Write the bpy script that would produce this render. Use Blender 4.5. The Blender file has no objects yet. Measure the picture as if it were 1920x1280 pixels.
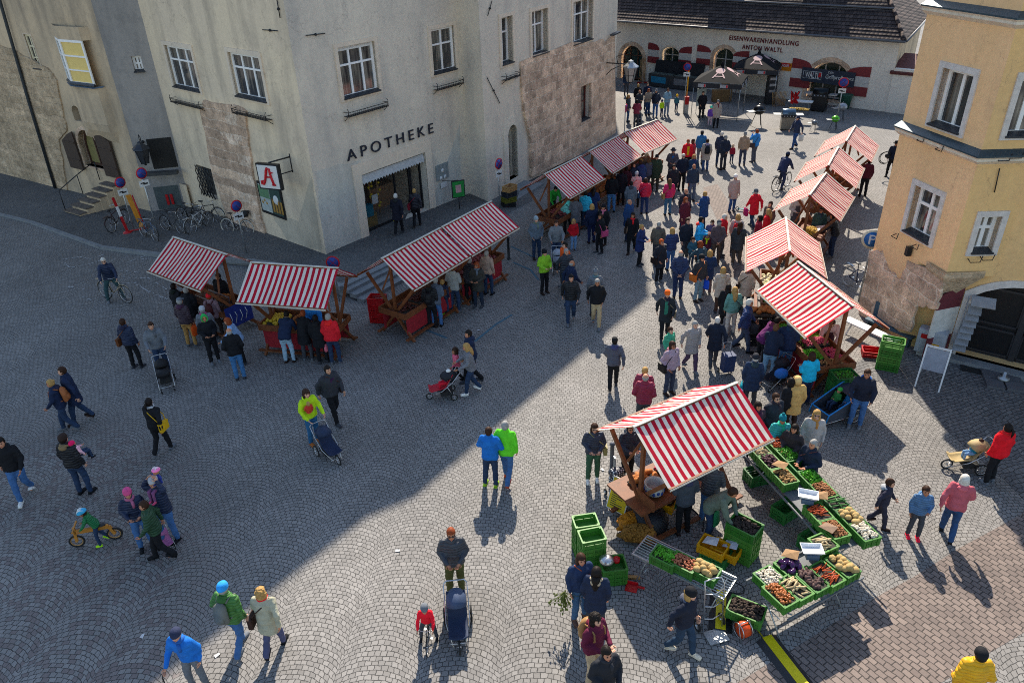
import bpy, bmesh, math, random
from math import radians as rad, sin, cos, pi, sqrt, atan2, hypot
from mathutils import Vector as V, Matrix, geometry, noise as mn
random.seed(7)
SC = bpy.context.scene
COL = SC.collection
# ------------------------------------------------------------------ camera
HC, FOC = 12.0, 1391.0
_d = V((1048-960, 3050-640, FOC)).normalized()
_up = -_d
_Y = (V((0, 0, 1)) - _up*_up.z).normalized()
_X = _Y.cross(_up)
def ray(px, py):
    c = V((px-960, py-640, FOC))
    return V((_X.dot(c), _Y.dot(c), _up.dot(c)))
def G(px, py, z=0.0):
    r = ray(px, py); t = (z-HC)/r.z
    return V((r.x*t, r.y*t, z))
cam = bpy.data.cameras.new('camera'); camo = bpy.data.objects.new('camera', cam); COL.objects.link(camo)
cam.sensor_width = 36; cam.lens = FOC/1920*36; cam.clip_end = 600; cam.clip_start = .1
cx_ = V((_X.x, _Y.x, _up.x)); cy_ = V((_X.y, _Y.y, _up.y)); cz_ = V((_X.z, _Y.z, _up.z))  # camera axes in world (x right, y down, z fwd)
camo.matrix_world = Matrix(((cx_.x, -cy_.x, -cz_.x, 0), (cx_.y, -cy_.y, -cz_.y, 0), (cx_.z, -cy_.z, -cz_.z, HC), (0, 0, 0, 1)))
SC.camera = camo
# ------------------------------------------------------------------ light
AZ, EL = rad(4.5), rad(42)
W = bpy.data.worlds.new('World'); SC.world = W; W.use_nodes = True
nt = W.node_tree; nt.nodes.clear()
sky = nt.nodes.new('ShaderNodeTexSky'); sky.sky_type = 'NISHITA'; sky.sun_disc = False
sky.sun_elevation = EL; sky.sun_rotation = AZ; sky.air_density = 1.2; sky.dust_density = .6
bg = nt.nodes.new('ShaderNodeBackground'); bg.inputs[1].default_value = .115
wo = nt.nodes.new('ShaderNodeOutputWorld')
nt.links.new(sky.outputs[0], bg.inputs[0]); nt.links.new(bg.outputs[0], wo.inputs[0])
sl = bpy.data.lights.new('sun', 'SUN'); sl.energy = 4.2; sl.angle = rad(.6); sl.color = (1, .90, .75)
so = bpy.data.objects.new('sun', sl); COL.objects.link(so)
SUN = V((sin(AZ)*cos(EL), cos(AZ)*cos(EL), sin(EL)))
so.rotation_euler = (-SUN).to_track_quat('-Z', 'Y').to_euler(); so.location = (0, 60, 60)
SC.view_settings.view_transform = 'Standard'; SC.view_settings.look = 'None'
SC.view_settings.exposure = 0.95; SC.view_settings.gamma = 1
SC.cycles.filter_width = 1.0; SC.cycles.use_denoising = False
SC.render.resolution_x = 1024; SC.render.resolution_y = 682
# ------------------------------------------------------------------ materials
def srgb(h):
    h = h.lstrip('#'); c = [int(h[i:i+2], 16)/255 for i in (0, 2, 4)]
    return tuple((x/12.92 if x <= .04045 else ((x+.055)/1.055)**2.4) for x in c)
class NT:
    def __init__(s, name):
        s.m = bpy.data.materials.new(name); s.m.use_nodes = True; s.t = s.m.node_tree
        s.b = s.t.nodes['Principled BSDF']
    def n(s, ty, **kw):
        o = s.t.nodes.new('ShaderNode'+ty)
        for k, v in kw.items(): setattr(o, k, v)
        return o
    def l(s, a, b): s.t.links.new(a, b)
    def math(s, op, a, b=None, c=None):
        o = s.n('Math', operation=op)
        for i, x in enumerate((a, b, c)):
            if x is None: continue
            if isinstance(x, (int, float)): o.inputs[i].default_value = x
            else: s.l(x, o.inputs[i])
        return o.outputs[0]
    def mix(s, fac, a, b, bt='MIX'):
        o = s.n('Mix', data_type='RGBA', blend_type=bt)
        for i, x in ((0, fac), (6, a), (7, b)):
            if isinstance(x, (int, float)): o.inputs[i].default_value = x
            elif isinstance(x, tuple): o.inputs[i].default_value = (*x[:3], 1)
            else: s.l(x, o.inputs[i])
        return o.outputs[2]
    def noise(s, vec, scale, detail=4, rough=.55):
        o = s.n('TexNoise'); o.inputs['Scale'].default_value = scale; o.inputs['Detail'].default_value = detail
        o.inputs['Roughness'].default_value = rough
        if vec is not None: s.l(vec, o.inputs['Vector'])
        return o.outputs['Fac']
    def ramp(s, x, a, b):
        o = s.n('MapRange'); s.l(x, o.inputs[0]); o.inputs[1].default_value = a; o.inputs[2].default_value = b
        return o.outputs[0]
    def bump(s, h, strength=.3, dist=.02):
        o = s.n('Bump'); o.inputs['Strength'].default_value = strength; o.inputs['Distance'].default_value = dist
        s.l(h, o.inputs['Height']); s.l(o.outputs[0], s.b.inputs['Normal'])
    def col(s, c):
        if isinstance(c, tuple): s.b.inputs['Base Color'].default_value = (*c[:3], 1)
        else: s.l(c, s.b.inputs['Base Color'])
    def set(s, rough=None, metal=None, spec=None):
        if rough is not None: s.b.inputs['Roughness'].default_value = rough
        if metal is not None: s.b.inputs['Metallic'].default_value = metal
        if spec is not None: s.b.inputs['Specular IOR Level'].default_value = spec
_mc = {}
def M(name, c=None, rough=.6, metal=0, var=.18, sc=6, bmp=.15, bd=.01, spec=.4, obj=True):
    """plain procedural material: base colour broken up by two scales of noise, with a little bump"""
    if name in _mc: return _mc[name]
    k = NT(name); tc = k.n('TexCoord'); vec = tc.outputs['Object']
    if isinstance(c, str): c = srgb(c)
    n1 = k.noise(vec, sc); n2 = k.noise(vec, sc*7, 3)
    f = k.math('MULTIPLY_ADD', n2, .45, k.math('MULTIPLY', n1, .55))
    lo = tuple(x*(1-var*1.6) for x in c); hi = tuple(min(1, x*(1+var)) for x in c)
    k.col(k.mix(k.ramp(f, .3, .7), lo, hi)); k.set(rough, metal, spec)
    if bmp: k.bump(f, bmp, bd)
    _mc[name] = k.m; return k.m
def tinted(name, rough=.8, var=.25, sc=9, bmp=.5, bd=.012, quilt=False, spec=.2, gain=1.0):
    """cloth, hair and paint whose base colour is the object's own colour"""
    k = NT(name); tc = k.n('TexCoord'); vec = tc.outputs['Object']; oi = k.n('ObjectInfo')
    n1 = k.noise(vec, sc, 5); n2 = k.noise(vec, sc*6, 3)
    f = k.math('MULTIPLY_ADD', n2, .3, k.math('MULTIPLY', n1, .7))
    v = k.math('MULTIPLY_ADD', k.ramp(f, .25, .75), var*2, 1-var)
    cc = k.n('VectorMath', operation='SCALE'); k.l(oi.outputs['Color'], cc.inputs[0]); k.l(k.math('MULTIPLY', v, gain), cc.inputs['Scale'])
    k.l(cc.outputs[0], k.b.inputs['Base Color']); k.set(rough, 0, spec)
    if quilt:
        sp = k.n('SeparateXYZ'); k.l(vec, sp.inputs[0])
        w = k.math('ABSOLUTE', k.math('SINE', k.math('MULTIPLY', sp.outputs[2], 48)))
        f = k.math('MULTIPLY_ADD', k.math('POWER', w, .5), .9, k.math('MULTIPLY', f, .6))
        k.bump(f, .8, .02)
    elif bmp: k.bump(f, bmp, bd)
    _mc[name] = k.m; return k.m
CLOTH = tinted('cloth', gain=1.25, var=.32, sc=7, bmp=.8, bd=.02); PUFF = tinted('puffer_cloth', gain=1.25, quilt=True, rough=.5, spec=.35); HAIR = tinted('hair', rough=.6, sc=25, var=.4)
PAINT = tinted('paint', rough=.45, var=.1, bmp=.1); SKIN = tinted('skin', rough=.55, var=.1, bmp=.1)
STEEL = M('steel', (.55, .55, .56), .3, .9, var=.1); DARKM = M('dark_metal', (.03, .032, .036), .4, .5); BLK = M('black_plastic', (.02, .021, .024), .5)
RUB = M('rubber', (.018, .018, .018), .85); WOOD = M('stall_wood', '#7a4524', .6, var=.35, sc=5, bmp=.3); WOODL = M('pale_wood', '#b58a55', .6, var=.25)
WHITE = M('white_paint', (.72, .72, .7), .5, var=.06)
def pane_mat():
    k = NT('window_glass'); tc = k.n('TexCoord'); mp = k.n('Mapping'); k.l(tc.outputs['Object'], mp.inputs[0]); mp.inputs['Scale'].default_value = (2.2, 2.2, .18); oi = k.n('ObjectInfo')
    a = k.noise(mp.outputs[0], 2.5, 3); b = k.noise(tc.outputs['Object'], .7, 2); c = k.mix(k.math('MULTIPLY', k.ramp(a, .42, .6), k.math('MULTIPLY_ADD', oi.outputs['Random'], .7, .3)), (.02, .021, .024), (.34, .30, .24))
    c = k.mix(k.ramp(b, .5, .6), c, (.035, .035, .04)); k.col(c); k.set(.06, 0, .9); return k.m
GLASS = pane_mat(); FRAMEW = M('window_white', (.92, .90, .88), .5, var=.05)
GALV = M('galvanised', (.42, .44, .45), .4, .7, var=.15); REDP = M('red_plastic', '#b5121b', .4, var=.12); YELP = M('yellow_plastic', '#d89a08', .45, var=.12)
# ------------------------------------------------------------------ mesh builder
class MB:
    def __init__(s): s.v = []; s.f = []; s.mi = []; s.cur = 0; s.sm = []; s.smooth = False
    def add(s, vs, fs):
        o = len(s.v); s.v += [tuple(x) for x in vs]
        for f in fs: s.f.append([i+o for i in f]); s.mi.append(s.cur); s.sm.append(s.smooth)
        return s
    def box(s, c, d, rz=0, m=None):
        """box centred at c with full sizes d"""
        x, y, z = (q/2 for q in d); vs = [V((a*x, b*y, e*z)) for a in (-1, 1) for b in (-1, 1) for e in (-1, 1)]
        R = Matrix.Rotation(rz, 3, 'Z') if m is None else m
        vs = [R @ q + V(c) for q in vs]
        return s.add(vs, [(0, 1, 3, 2), (4, 6, 7, 5), (0, 4, 5, 1), (2, 3, 7, 6), (0, 2, 6, 4), (1, 5, 7, 3)])
    def bar(s, p, q, w, h=None, up=(0, 0, 1)):
        p, q = V(p), V(q); h = h or w; d = (q-p).normalized(); u = V(up)
        if abs(d.dot(u)) > .98: u = V((1, 0, 0))
        a = d.cross(u).normalized()*w/2; b = a.cross(d).normalized()*h/2
        vs = [p+a*i+b*j for i, j in ((-1, -1), (1, -1), (1, 1), (-1, 1))] + [q+a*i+b*j for i, j in ((-1, -1), (1, -1), (1, 1), (-1, 1))]
        return s.add(vs, [(3, 2, 1, 0), (4, 5, 6, 7), (0, 1, 5, 4), (1, 2, 6, 5), (2, 3, 7, 6), (3, 0, 4, 7)])
    def tube(s, pts, r, n=8, closed=False):
        pts = [V(p) for p in pts]; k = len(pts); rs = r if isinstance(r, (list, tuple)) else [r]*k
        o = len(s.v); sm = s.smooth; s.smooth = True; vs = []; prev = None
        for i, p in enumerate(pts):
            if closed: d = pts[(i+1) % k]-pts[i-1]
            else: d = pts[min(i+1, k-1)]-pts[max(i-1, 0)]
            d.normalize(); u = V((0, 0, 1)) if prev is None else prev
            if abs(d.dot(u)) > .95: u = V((1, 0, 0)) if abs(d.x) < .9 else V((0, 1, 0))
            a = (u-d*u.dot(d)).normalized(); prev = a; b = d.cross(a)
            vs += [p+(a*cos(2*pi*j/n)+b*sin(2*pi*j/n))*rs[i] for j in range(n)]
        fs = []
        for i in range(k if closed else k-1):
            for j in range(n):
                a, b = i*n+j, i*n+(j+1) % n; c, d2 = ((i+1) % k)*n+(j+1) % n, ((i+1) % k)*n+j
                fs.append((a, b, c, d2))
        if not closed: fs += [tuple(range(n-1, -1, -1)), tuple((k-1)*n+j for j in range(n))]
        s.add(vs, fs); s.smooth = sm; return s
    def lathe(s, prof, c=(0, 0, 0), n=16, m=None):
        """prof: list of (r, z)"""
        sm = s.smooth; s.smooth = True; c = V(c); vs = []
        for r, z in prof: vs += [V((r*cos(2*pi*j/n), r*sin(2*pi*j/n), z)) for j in range(n)]
        if m is not None: vs = [m @ q for q in vs]
        vs = [q+c for q in vs]; fs = []
        for i in range(len(prof)-1):
            for j in range(n): fs.append((i*n+j, i*n+(j+1) % n, (i+1)*n+(j+1) % n, (i+1)*n+j))
        fs += [tuple(range(n-1, -1, -1)), tuple((len(prof)-1)*n+j for j in range(n))]
        s.add(vs, fs); s.smooth = sm; return s
    def ell(s, c, r, m=None, n=10, k=7):
        sm = s.smooth; s.smooth = True; r = r if isinstance(r, (tuple, list)) else (r, r, r); c = V(c)
        vs = [V((0, 0, -r[2]))]
        for i in range(1, k):
            t = pi*i/k
            vs += [V((r[0]*sin(t)*cos(2*pi*j/n), r[1]*sin(t)*sin(2*pi*j/n), -r[2]*cos(t))) for j in range(n)]
        vs.append(V((0, 0, r[2])))
        if m is not None: vs = [m @ q for q in vs]
        vs = [q+c for q in vs]; fs = [(0, 1+(j+1) % n, 1+j) for j in range(n)]
        for i in range(k-2):
            for j in range(n): a = 1+i*n; fs.append((a+j, a+(j+1) % n, a+n+(j+1) % n, a+n+j))
        L = len(vs)-1; a = 1+(k-2)*n; fs += [(a+j, a+(j+1) % n, L) for j in range(n)]
        s.add(vs, fs); s.smooth = sm; return s
    def prism(s, poly, thick, org, ux, uz, back=True):
        """flat polygon (u,z pairs) extruded by thick along the normal ux x uz (towards the viewer)"""
        org, ux, uz = V(org), V(ux), V(uz); nrm = ux.cross(uz).normalized()
        n = len(poly); f = [org+ux*a+uz*b+nrm*thick for a, b in poly]; g = [org+ux*a+uz*b for a, b in poly]
        fs = [tuple(range(n))]+([tuple(range(2*n-1, n-1, -1))] if back else [])
        fs += [(i, n+i, n+(i+1) % n, (i+1) % n) for i in range(n)]
        return s.add(f+g, fs)
    def build(s, name, mats, parent=None, loc=None, rz=0, color=None, nrm=True):
        me = bpy.data.meshes.new(name); me.from_pydata(s.v, [], s.f)
        for m in (mats if isinstance(mats, (list, tuple)) else [mats]): me.materials.append(m)
        me.polygons.foreach_set('material_index', s.mi); me.polygons.foreach_set('use_smooth', s.sm)
        if nrm:
            bm = bmesh.new(); bm.from_mesh(me); bmesh.ops.recalc_face_normals(bm, faces=bm.faces); bm.to_mesh(me); bm.free()
        me.update()
        return link(name, me, parent, loc, rz, color)
def link(name, me, parent=None, loc=None, rz=0, color=None):
    o = bpy.data.objects.new(name, me); COL.objects.link(o)
    if loc is not None: o.location = loc
    if rz: o.rotation_euler = (0, 0, rz)
    if parent: o.parent = parent
    if color is not None: o.color = (*color[:3], 1)
    return o
GROUPS = {'crate': 'plastic market crates', 'bicycle': 'bicycles in the square', 'pushchair': 'pushchairs and prams', 'barbecue': 'barbecues on show', 'tent': 'promotional tents', 'freezer': 'open chest freezers', 'table': 'tables of the vegetable stall', 'paper bag': 'paper bags on the vegetables', 'litter': 'scraps of litter', 'scale': 'weighing scales', 'cable ramp': 'yellow cable ramps', 'lantern': 'wall lanterns', 'sack': 'sacks of potatoes', 'cable': 'cables on the ground', 'walking stick': 'walking sticks', 'backpack': 'backpacks', 'bollard': 'bollards', 'bag': 'bags people carry'}
def tag(o, label, cat, group=None):
    o['label'] = label; o['category'] = cat; group = group or GROUPS.get(cat)
    if group: o['group'] = group
    return o
def thing(name, label, cat, loc=(0, 0, 0), rz=0, group=None):
    o = bpy.data.objects.new(name, None); COL.objects.link(o); o.location = loc; o.rotation_euler = (0, 0, rz)
    o.empty_display_size = .2
    return tag(o, label, cat, group)
def struct(o, kind='structure'): o['kind'] = kind; return o
def copy_tree(o, parent=None):
    c = o.copy(); COL.objects.link(c); c.parent = parent
    for ch in list(o.children): copy_tree(ch, c)
    return c
KIDS = {}
# ------------------------------------------------------------------ ground
def sett_mat(name, c1, c2, mort, bw, rh, R=0, Wd=0, rot=0, warp=.04, mixc=None, jit=.42):
    k = NT(name); tc = k.n('TexCoord'); mp = k.n('Mapping'); k.l(tc.outputs['Object'], mp.inputs[0]); mp.inputs['Rotation'].default_value = (0, 0, rot)
    nz = k.n('TexNoise'); nz.inputs['Scale'].default_value = 1.3; nz.inputs['Detail'].default_value = 3; k.l(mp.outputs[0], nz.inputs['Vector'])
    sub = k.n('VectorMath', operation='SUBTRACT'); k.l(nz.outputs['Color'], sub.inputs[0]); sub.inputs[1].default_value = (.5, .5, .5)
    scl = k.n('VectorMath', operation='SCALE'); k.l(sub.outputs[0], scl.inputs[0]); scl.inputs['Scale'].default_value = warp*4
    add = k.n('VectorMath', operation='ADD'); k.l(mp.outputs[0], add.inputs[0]); k.l(scl.outputs[0], add.inputs[1])
    nz2 = k.n('TexNoise'); nz2.inputs['Scale'].default_value = 9; nz2.inputs['Detail'].default_value = 2; k.l(mp.outputs[0], nz2.inputs['Vector'])
    sub2 = k.n('VectorMath', operation='SUBTRACT'); k.l(nz2.outputs['Color'], sub2.inputs[0]); sub2.inputs[1].default_value = (.5, .5, .5)
    scl2 = k.n('VectorMath', operation='SCALE'); k.l(sub2.outputs[0], scl2.inputs[0]); scl2.inputs['Scale'].default_value = bw*jit
    add2 = k.n('VectorMath', operation='ADD'); k.l(add.outputs[0], add2.inputs[0]); k.l(scl2.outputs[0], add2.inputs[1])
    vec = add2.outputs[0]; colid = None
    if R:
        sp = k.n('SeparateXYZ'); k.l(vec, sp.inputs[0])
        t = k.math('DIVIDE', sp.outputs[0], Wd); fl = k.math('FLOOR', t)
        u = k.math('MULTIPLY', k.math('SUBTRACT', k.math('SUBTRACT', t, fl), .5), Wd)
        un = k.math('DIVIDE', u, R); arc = k.math('MULTIPLY', k.math('ARCSINE', un), R)
        drop = k.math('MULTIPLY', k.math('SUBTRACT', 1, k.math('SQRT', k.math('SUBTRACT', 1, k.math('MULTIPLY', un, un)))), R)
        yy = k.math('ADD', sp.outputs[1], drop)
        cb = k.n('CombineXYZ'); k.l(k.math('ADD', arc, k.math('MULTIPLY', fl, 7.31)), cb.inputs[0]); k.l(yy, cb.inputs[1]); vec = cb.outputs[0]
    br = k.n('TexBrick'); k.l(vec, br.inputs['Vector']); br.offset = .47; br.squash = 1.0
    for nm, v in (('Scale', 1), ('Mortar Size', bw*.066), ('Mortar Smooth', .3), ('Bias', 0), ('Brick Width', bw), ('Row Height', rh)): br.inputs[nm].default_value = v
    br.inputs['Color1'].default_value = (*c1, 1); br.inputs['Color2'].default_value = (*c2, 1); br.inputs['Mortar'].default_value = (*mort, 1)
    big = k.noise(mp.outputs[0], .35, 4); fine = k.noise(mp.outputs[0], 34, 4, .7)
    c = br.outputs['Color']
    if mixc:
        b2 = k.n('TexBrick'); k.l(vec, b2.inputs['Vector']); b2.offset = .47
        for nm, v in (('Scale', 1), ('Mortar Size', bw*.06), ('Mortar Smooth', .4), ('Bias', 0), ('Brick Width', bw), ('Row Height', rh)): b2.inputs[nm].default_value = v
        b2.inputs['Color1'].default_value = (0, 0, 0, 1); b2.inputs['Color2'].default_value = (1, 1, 1, 1); b2.inputs['Mortar'].default_value = (0, 0, 0, 1)
        sel = k.ramp(b2.outputs['Color'], .62, .72)
        zone = k.n('Gradient') if False else None
        geo = k.n('SeparateXYZ'); k.l(tc.outputs['Object'], geo.inputs[0])
        zx = k.ramp(k.math('ADD', geo.outputs[0], k.math('MULTIPLY', geo.outputs[1], .25)), -2.2, -6.2)
        zy = k.ramp(geo.outputs[1], 20, 13)
        zn = k.ramp(k.math('ADD', k.math('MULTIPLY', k.math('MULTIPLY', zx, zy), .8), k.math('MULTIPLY', big, .5)), .45, .75)
        c = k.mix(k.math('MULTIPLY', k.math('MULTIPLY', sel, zn), .85), c, mixc)
    v = k.math('MULTIPLY_ADD', big, .55, .72); v = k.math('MULTIPLY', v, k.math('MULTIPLY_ADD', fine, .4, .8)); blot = k.noise(mp.outputs[0], .11, 5, .65); v = k.math('MULTIPLY', v, k.math('MULTIPLY_ADD', k.ramp(blot, .35, .65), .28, .86))
    sc = k.n('VectorMath', operation='SCALE'); k.l(c, sc.inputs[0]); k.l(v, sc.inputs['Scale'])
    k.l(sc.outputs[0], k.b.inputs['Base Color']); k.set(.78, 0, .3)
    h = k.math('MULTIPLY_ADD', k.math('SUBTRACT', 1, br.outputs['Fac']), .8, k.math('MULTIPLY', fine, .35)); k.bump(h, .5, .012)
    return k.m
FAN = sett_mat('fan_setts', (.19, .18, .170), (.262, .248, .234), (.048, .046, .044), .122, .106, R=1.12, Wd=1.5, rot=rad(7), mixc=(.155, .125, .118))
BAND = sett_mat('large_setts', (.165, .13, .115), (.235, .185, .16), (.055, .045, .04), .175, .125, rot=rad(57), warp=.02, jit=.26)
ROW = sett_mat('row_setts', (.11, .11, .115), (.175, .17, .168), (.035, .035, .036), .17, .12, rot=rad(-20), warp=.08)
TAR = sett_mat('worn_setts', (.10, .10, .10), (.15, .143, .135), (.055, .055, .056), .16, .12, R=1.1, Wd=1.7, rot=rad(30), warp=.1)
STEPM = M('step_stone', (.22, .23, .235), .8, var=.2, sc=3, bmp=.3); STEPD = M('weathered_step', (.16, .125, .1), .85, var=.4, sc=4, bmp=.5)
def sheet(name, pts, mat, z, sub=0):
    m = MB(); vs = [(p[0], p[1], z) for p in pts]
    tri = geometry.tessellate_polygon([[V(q) for q in vs]]); m.add(vs, tri)
    o = m.build(name, mat); 
    for p in o.data.polygons:
        if p.normal.z < 0: p.flip()
    return struct(o)
sheet('ground', [(-120, -20), (120, -20), (120, 160), (-120, 160)], FAN, 0)
def GP(l, z=0): return [G(x, y, z) for x, y in l]
sheet('road_setts', GP([(1200, 1390), (1472, 1225), (1655, 1112), (1712, 1082), (1802, 1025), (1877, 985), (2150, 830), (2150, 1040), (1920, 1185), (1852, 1225), (1797, 1260), (1560, 1400)]), BAND, .004)
sheet('side_road_setts', GP([(1195, 395), (1330, 388), (1372, 430), (1380, 500), (1335, 505), (1325, 430), (1290, 395)]) if False else GP([(1318, 352), (1345, 345), (1392, 420), (1395, 520), (1362, 520), (1352, 430)]), BAND, .004)
sheet('pavement', GP([(1560, 700), (1640, 664), (1700, 650), (2000, 740), (2100, 860), (1990, 1010), (1885, 900), (1790, 820), (1700, 735), (1650, 715)]), ROW, .008)
# raised pavement beside the pharmacy, with three steps down to the square
A_ = G(612, 478, .4); B_ = V((-1.80, 34.79, 0)); C_ = V((-.88, 33.75, 0)); D_ = V((1.2, 38.6, 0)); E_ = V((7.2, 46.1, 0)); E2 = V((6.75, 46.3, 0))
Q0 = V((-15.4, 34.9, 0)); Q1 = V((-17.15, 34.44, 0)); Q2 = V((-23.4, 38.3, 0)); Q3 = V((-31, 43.6, 0))
s0 = G(641, 536, .45); s1 = G(720, 497, .45); sd = (s1-s0).normalized(); s0.z = 0; s2 = s0+sd*8.6; sn = V((sd.y, -sd.x, 0))
edge = [(G(-120, 372, 0), .03), (G(60, 418, 0), .06), (G(190, 462, .1), .1), (G(330, 478, .2), .18), (G(470, 486, .3), .28), (G(560, 500, .38), .36), (s0, .45), (s0+sd*4, .40), (s2, .2), (s2+sd*3.5, .03)]
face = [(Q3+V((0, .4, 0)), .03), (Q2+V((0, .4, 0)), .06), (Q1+V((.2, .6, 0)), .1), (Q0+V((0, .4, 0)), .18), (V((-11, 31.4, 0)), .3), (A_+V((-.2, .5, 0)), .42), (A_+V((.3, .6, 0)), .45), (V((-4.5, 31.9, 0)), .42), (B_+V((0, .3, 0)), .3), (V((2, 40, 0)), .03)]
m = MB()
for (a, za), (b, zb) in zip(edge, face): m.v += [(a.x, a.y, za), (b.x, b.y, zb), (a.x, a.y, -.05)]
for i in range(len(edge)-1): m.f += [[3*i, 3*i+3, 3*i+4, 3*i+1], [3*i+2, 3*i+5, 3*i+3, 3*i]]; m.mi += [0, 1]; m.sm += [False, False]
struct(m.build('raised_pavement', [TAR, STEPM]))
m = MB()
for i in range(len(edge)-4):
    (a, za), (b, zb) = edge[i], edge[i+1]; a = V((a.x, a.y, za-.07)); b = V((b.x, b.y, zb-.07)); m.bar(a, b, .2, .16)
struct(m.build('kerb', STEPM))
m = MB()
for j, (z, L) in enumerate(((.36, 7.5), (.24, 7.2), (.12, 6.9))):
    p = s0+sn*(.17+.34*j)+sd*(.02*j); q = p+sd*L; p.z = q.z = z-.07; m.bar(p, q, .345, .15+.01*j)
p = s0+sn*-.05; q = p+sd*8; p.z = .38; q.z = .30; m.bar(p, q, .3, .15)
st = m.build('stone_steps', STEPM); struct(st)
# chalk drawing on the square
m = MB()
chalk = [[(116, 487), (150, 482), (172, 486), (196, 477)], [(120, 492), (130, 502), (160, 498), (190, 488)], [(215, 500), (250, 488), (290, 474)], [(222, 508), (262, 511)], [(225, 520), (280, 522), (315, 545)], [(128, 538), (160, 542)], [(155, 556), (175, 565)], [(230, 532), (252, 530), (275, 545), (315, 562)], [(168, 447), (200, 436)], [(255, 485), (282, 487)], [(150, 373), (200, 358)]]
for l in chalk:
    ps = [G(x, y) for x, y in l]
    for a, b in zip(ps, ps[1:]):
        n = max(2, int((b-a).length/.12))
        for i in range(n):
            if random.random() < .28: continue
            p = a.lerp(b, i/n)+V((random.uniform(-.03, .03), random.uniform(-.03, .03), 0)); q = a.lerp(b, (i+.8)/n); d = (q-p).normalized()*.001; w = V((-d.y, d.x, 0)).normalized()*random.uniform(.015, .045)
            zz = .012; m.add([(p-w).to_tuple()[:2]+(zz,), (q-w).to_tuple()[:2]+(zz,), (q+w).to_tuple()[:2]+(zz,), (p+w).to_tuple()[:2]+(zz,)], [(0, 1, 2, 3)])
struct(m.build('chalk_marks', M('chalk', (.42, .42, .42), .9, var=.3, sc=30)), 'stuff')
m = MB()   # faint blue parking line painted on the setts
for l in ([(770, 607), (838, 634)], [(958, 462), (1005, 484)], [(962, 492), (995, 506), (1010, 525)], [(930, 480), (905, 630)] if False else [(890, 640), (930, 608), (960, 590)]):
    for (a, b) in zip(l, l[1:]):
        p, q = G(*a), G(*b); w = (q-p).cross(V((0, 0, 1))).normalized()*.045; z = V((0, 0, .006)); m.add([p-w+z, q-w+z, q+w+z, p+w+z], [(0, 1, 2, 3)])
struct(m.build('faded_road_line', M('blue_line', (.07, .15, .2), .9, var=.5, sc=14)))
# ------------------------------------------------------------------ walls
class Wall:
    def __init__(s, p, q):
        s.p = V((p[0], p[1], 0)); q = V((q[0], q[1], 0)); s.L = (q-s.p).length; s.u = (q-s.p).normalized(); s.n = V((s.u.y, -s.u.x, 0)); s.z = V((0, 0, 1))
    def at(s, px, py, off=0):
        r = ray(px, py); c = V((0, 0, HC)); t = (s.p+s.n*off-c).dot(s.n)/r.dot(s.n); h = c+r*t
        return ((h-s.p).dot(s.u), h.z)
    def pt(s, u, z, off=0): return s.p+s.u*u+s.z*z+s.n*off
    def rect(s, x0, y0, x1, y1, off=0):
        """opening from the pixel of its upper left and lower right corner"""
        a, b = s.at(x0, y0, off), s.at(x1, y1, off); return (min(a[0], b[0]), max(a[0], b[0]), min(a[1], b[1]), max(a[1], b[1]))
    def mesh(s, m, u0, u1, z0, z1, holes=(), off=0, reveal=.3):
        outer = [V((u0, z0, 0)), V((u1, z0, 0)), V((u1, z1, 0)), V((u0, z1, 0))]
        loops = [outer]+[[V((a, b, 0)) for a, b in h] for h in holes]
        pts = [q for l in loops for q in l]; tri = geometry.tessellate_polygon(loops)
        m.add([s.pt(q.x, q.y, off) for q in pts], tri)
        for h in holes:
            n = len(h); vs = [s.pt(a, b, off) for a, b in h]+[s.pt(a, b, off-reveal) for a, b in h]
            m.add(vs, [(i, (i+1) % n, n+(i+1) % n, n+i) for i in range(n)])
def rectp(r): return [(r[0], r[2]), (r[1], r[2]), (r[1], r[3]), (r[0], r[3])]
def archp(r, rise, n=9):
    u0, u1, z0, z1 = r; w = (u1-u0)/2; c = (u0+u1)/2; zs = z1-rise
    if rise >= w*.98: R = w; zc = zs
    else: R = (w*w+rise*rise)/(2*rise); zc = z1-R
    a0 = atan2(zs-zc, w); return [(u0, z0), (u1, z0)]+[(c+R*cos(a0+(pi-2*a0)*i/n), zc+R*sin(a0+(pi-2*a0)*i/n)) for i in range(n+1)]
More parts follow.
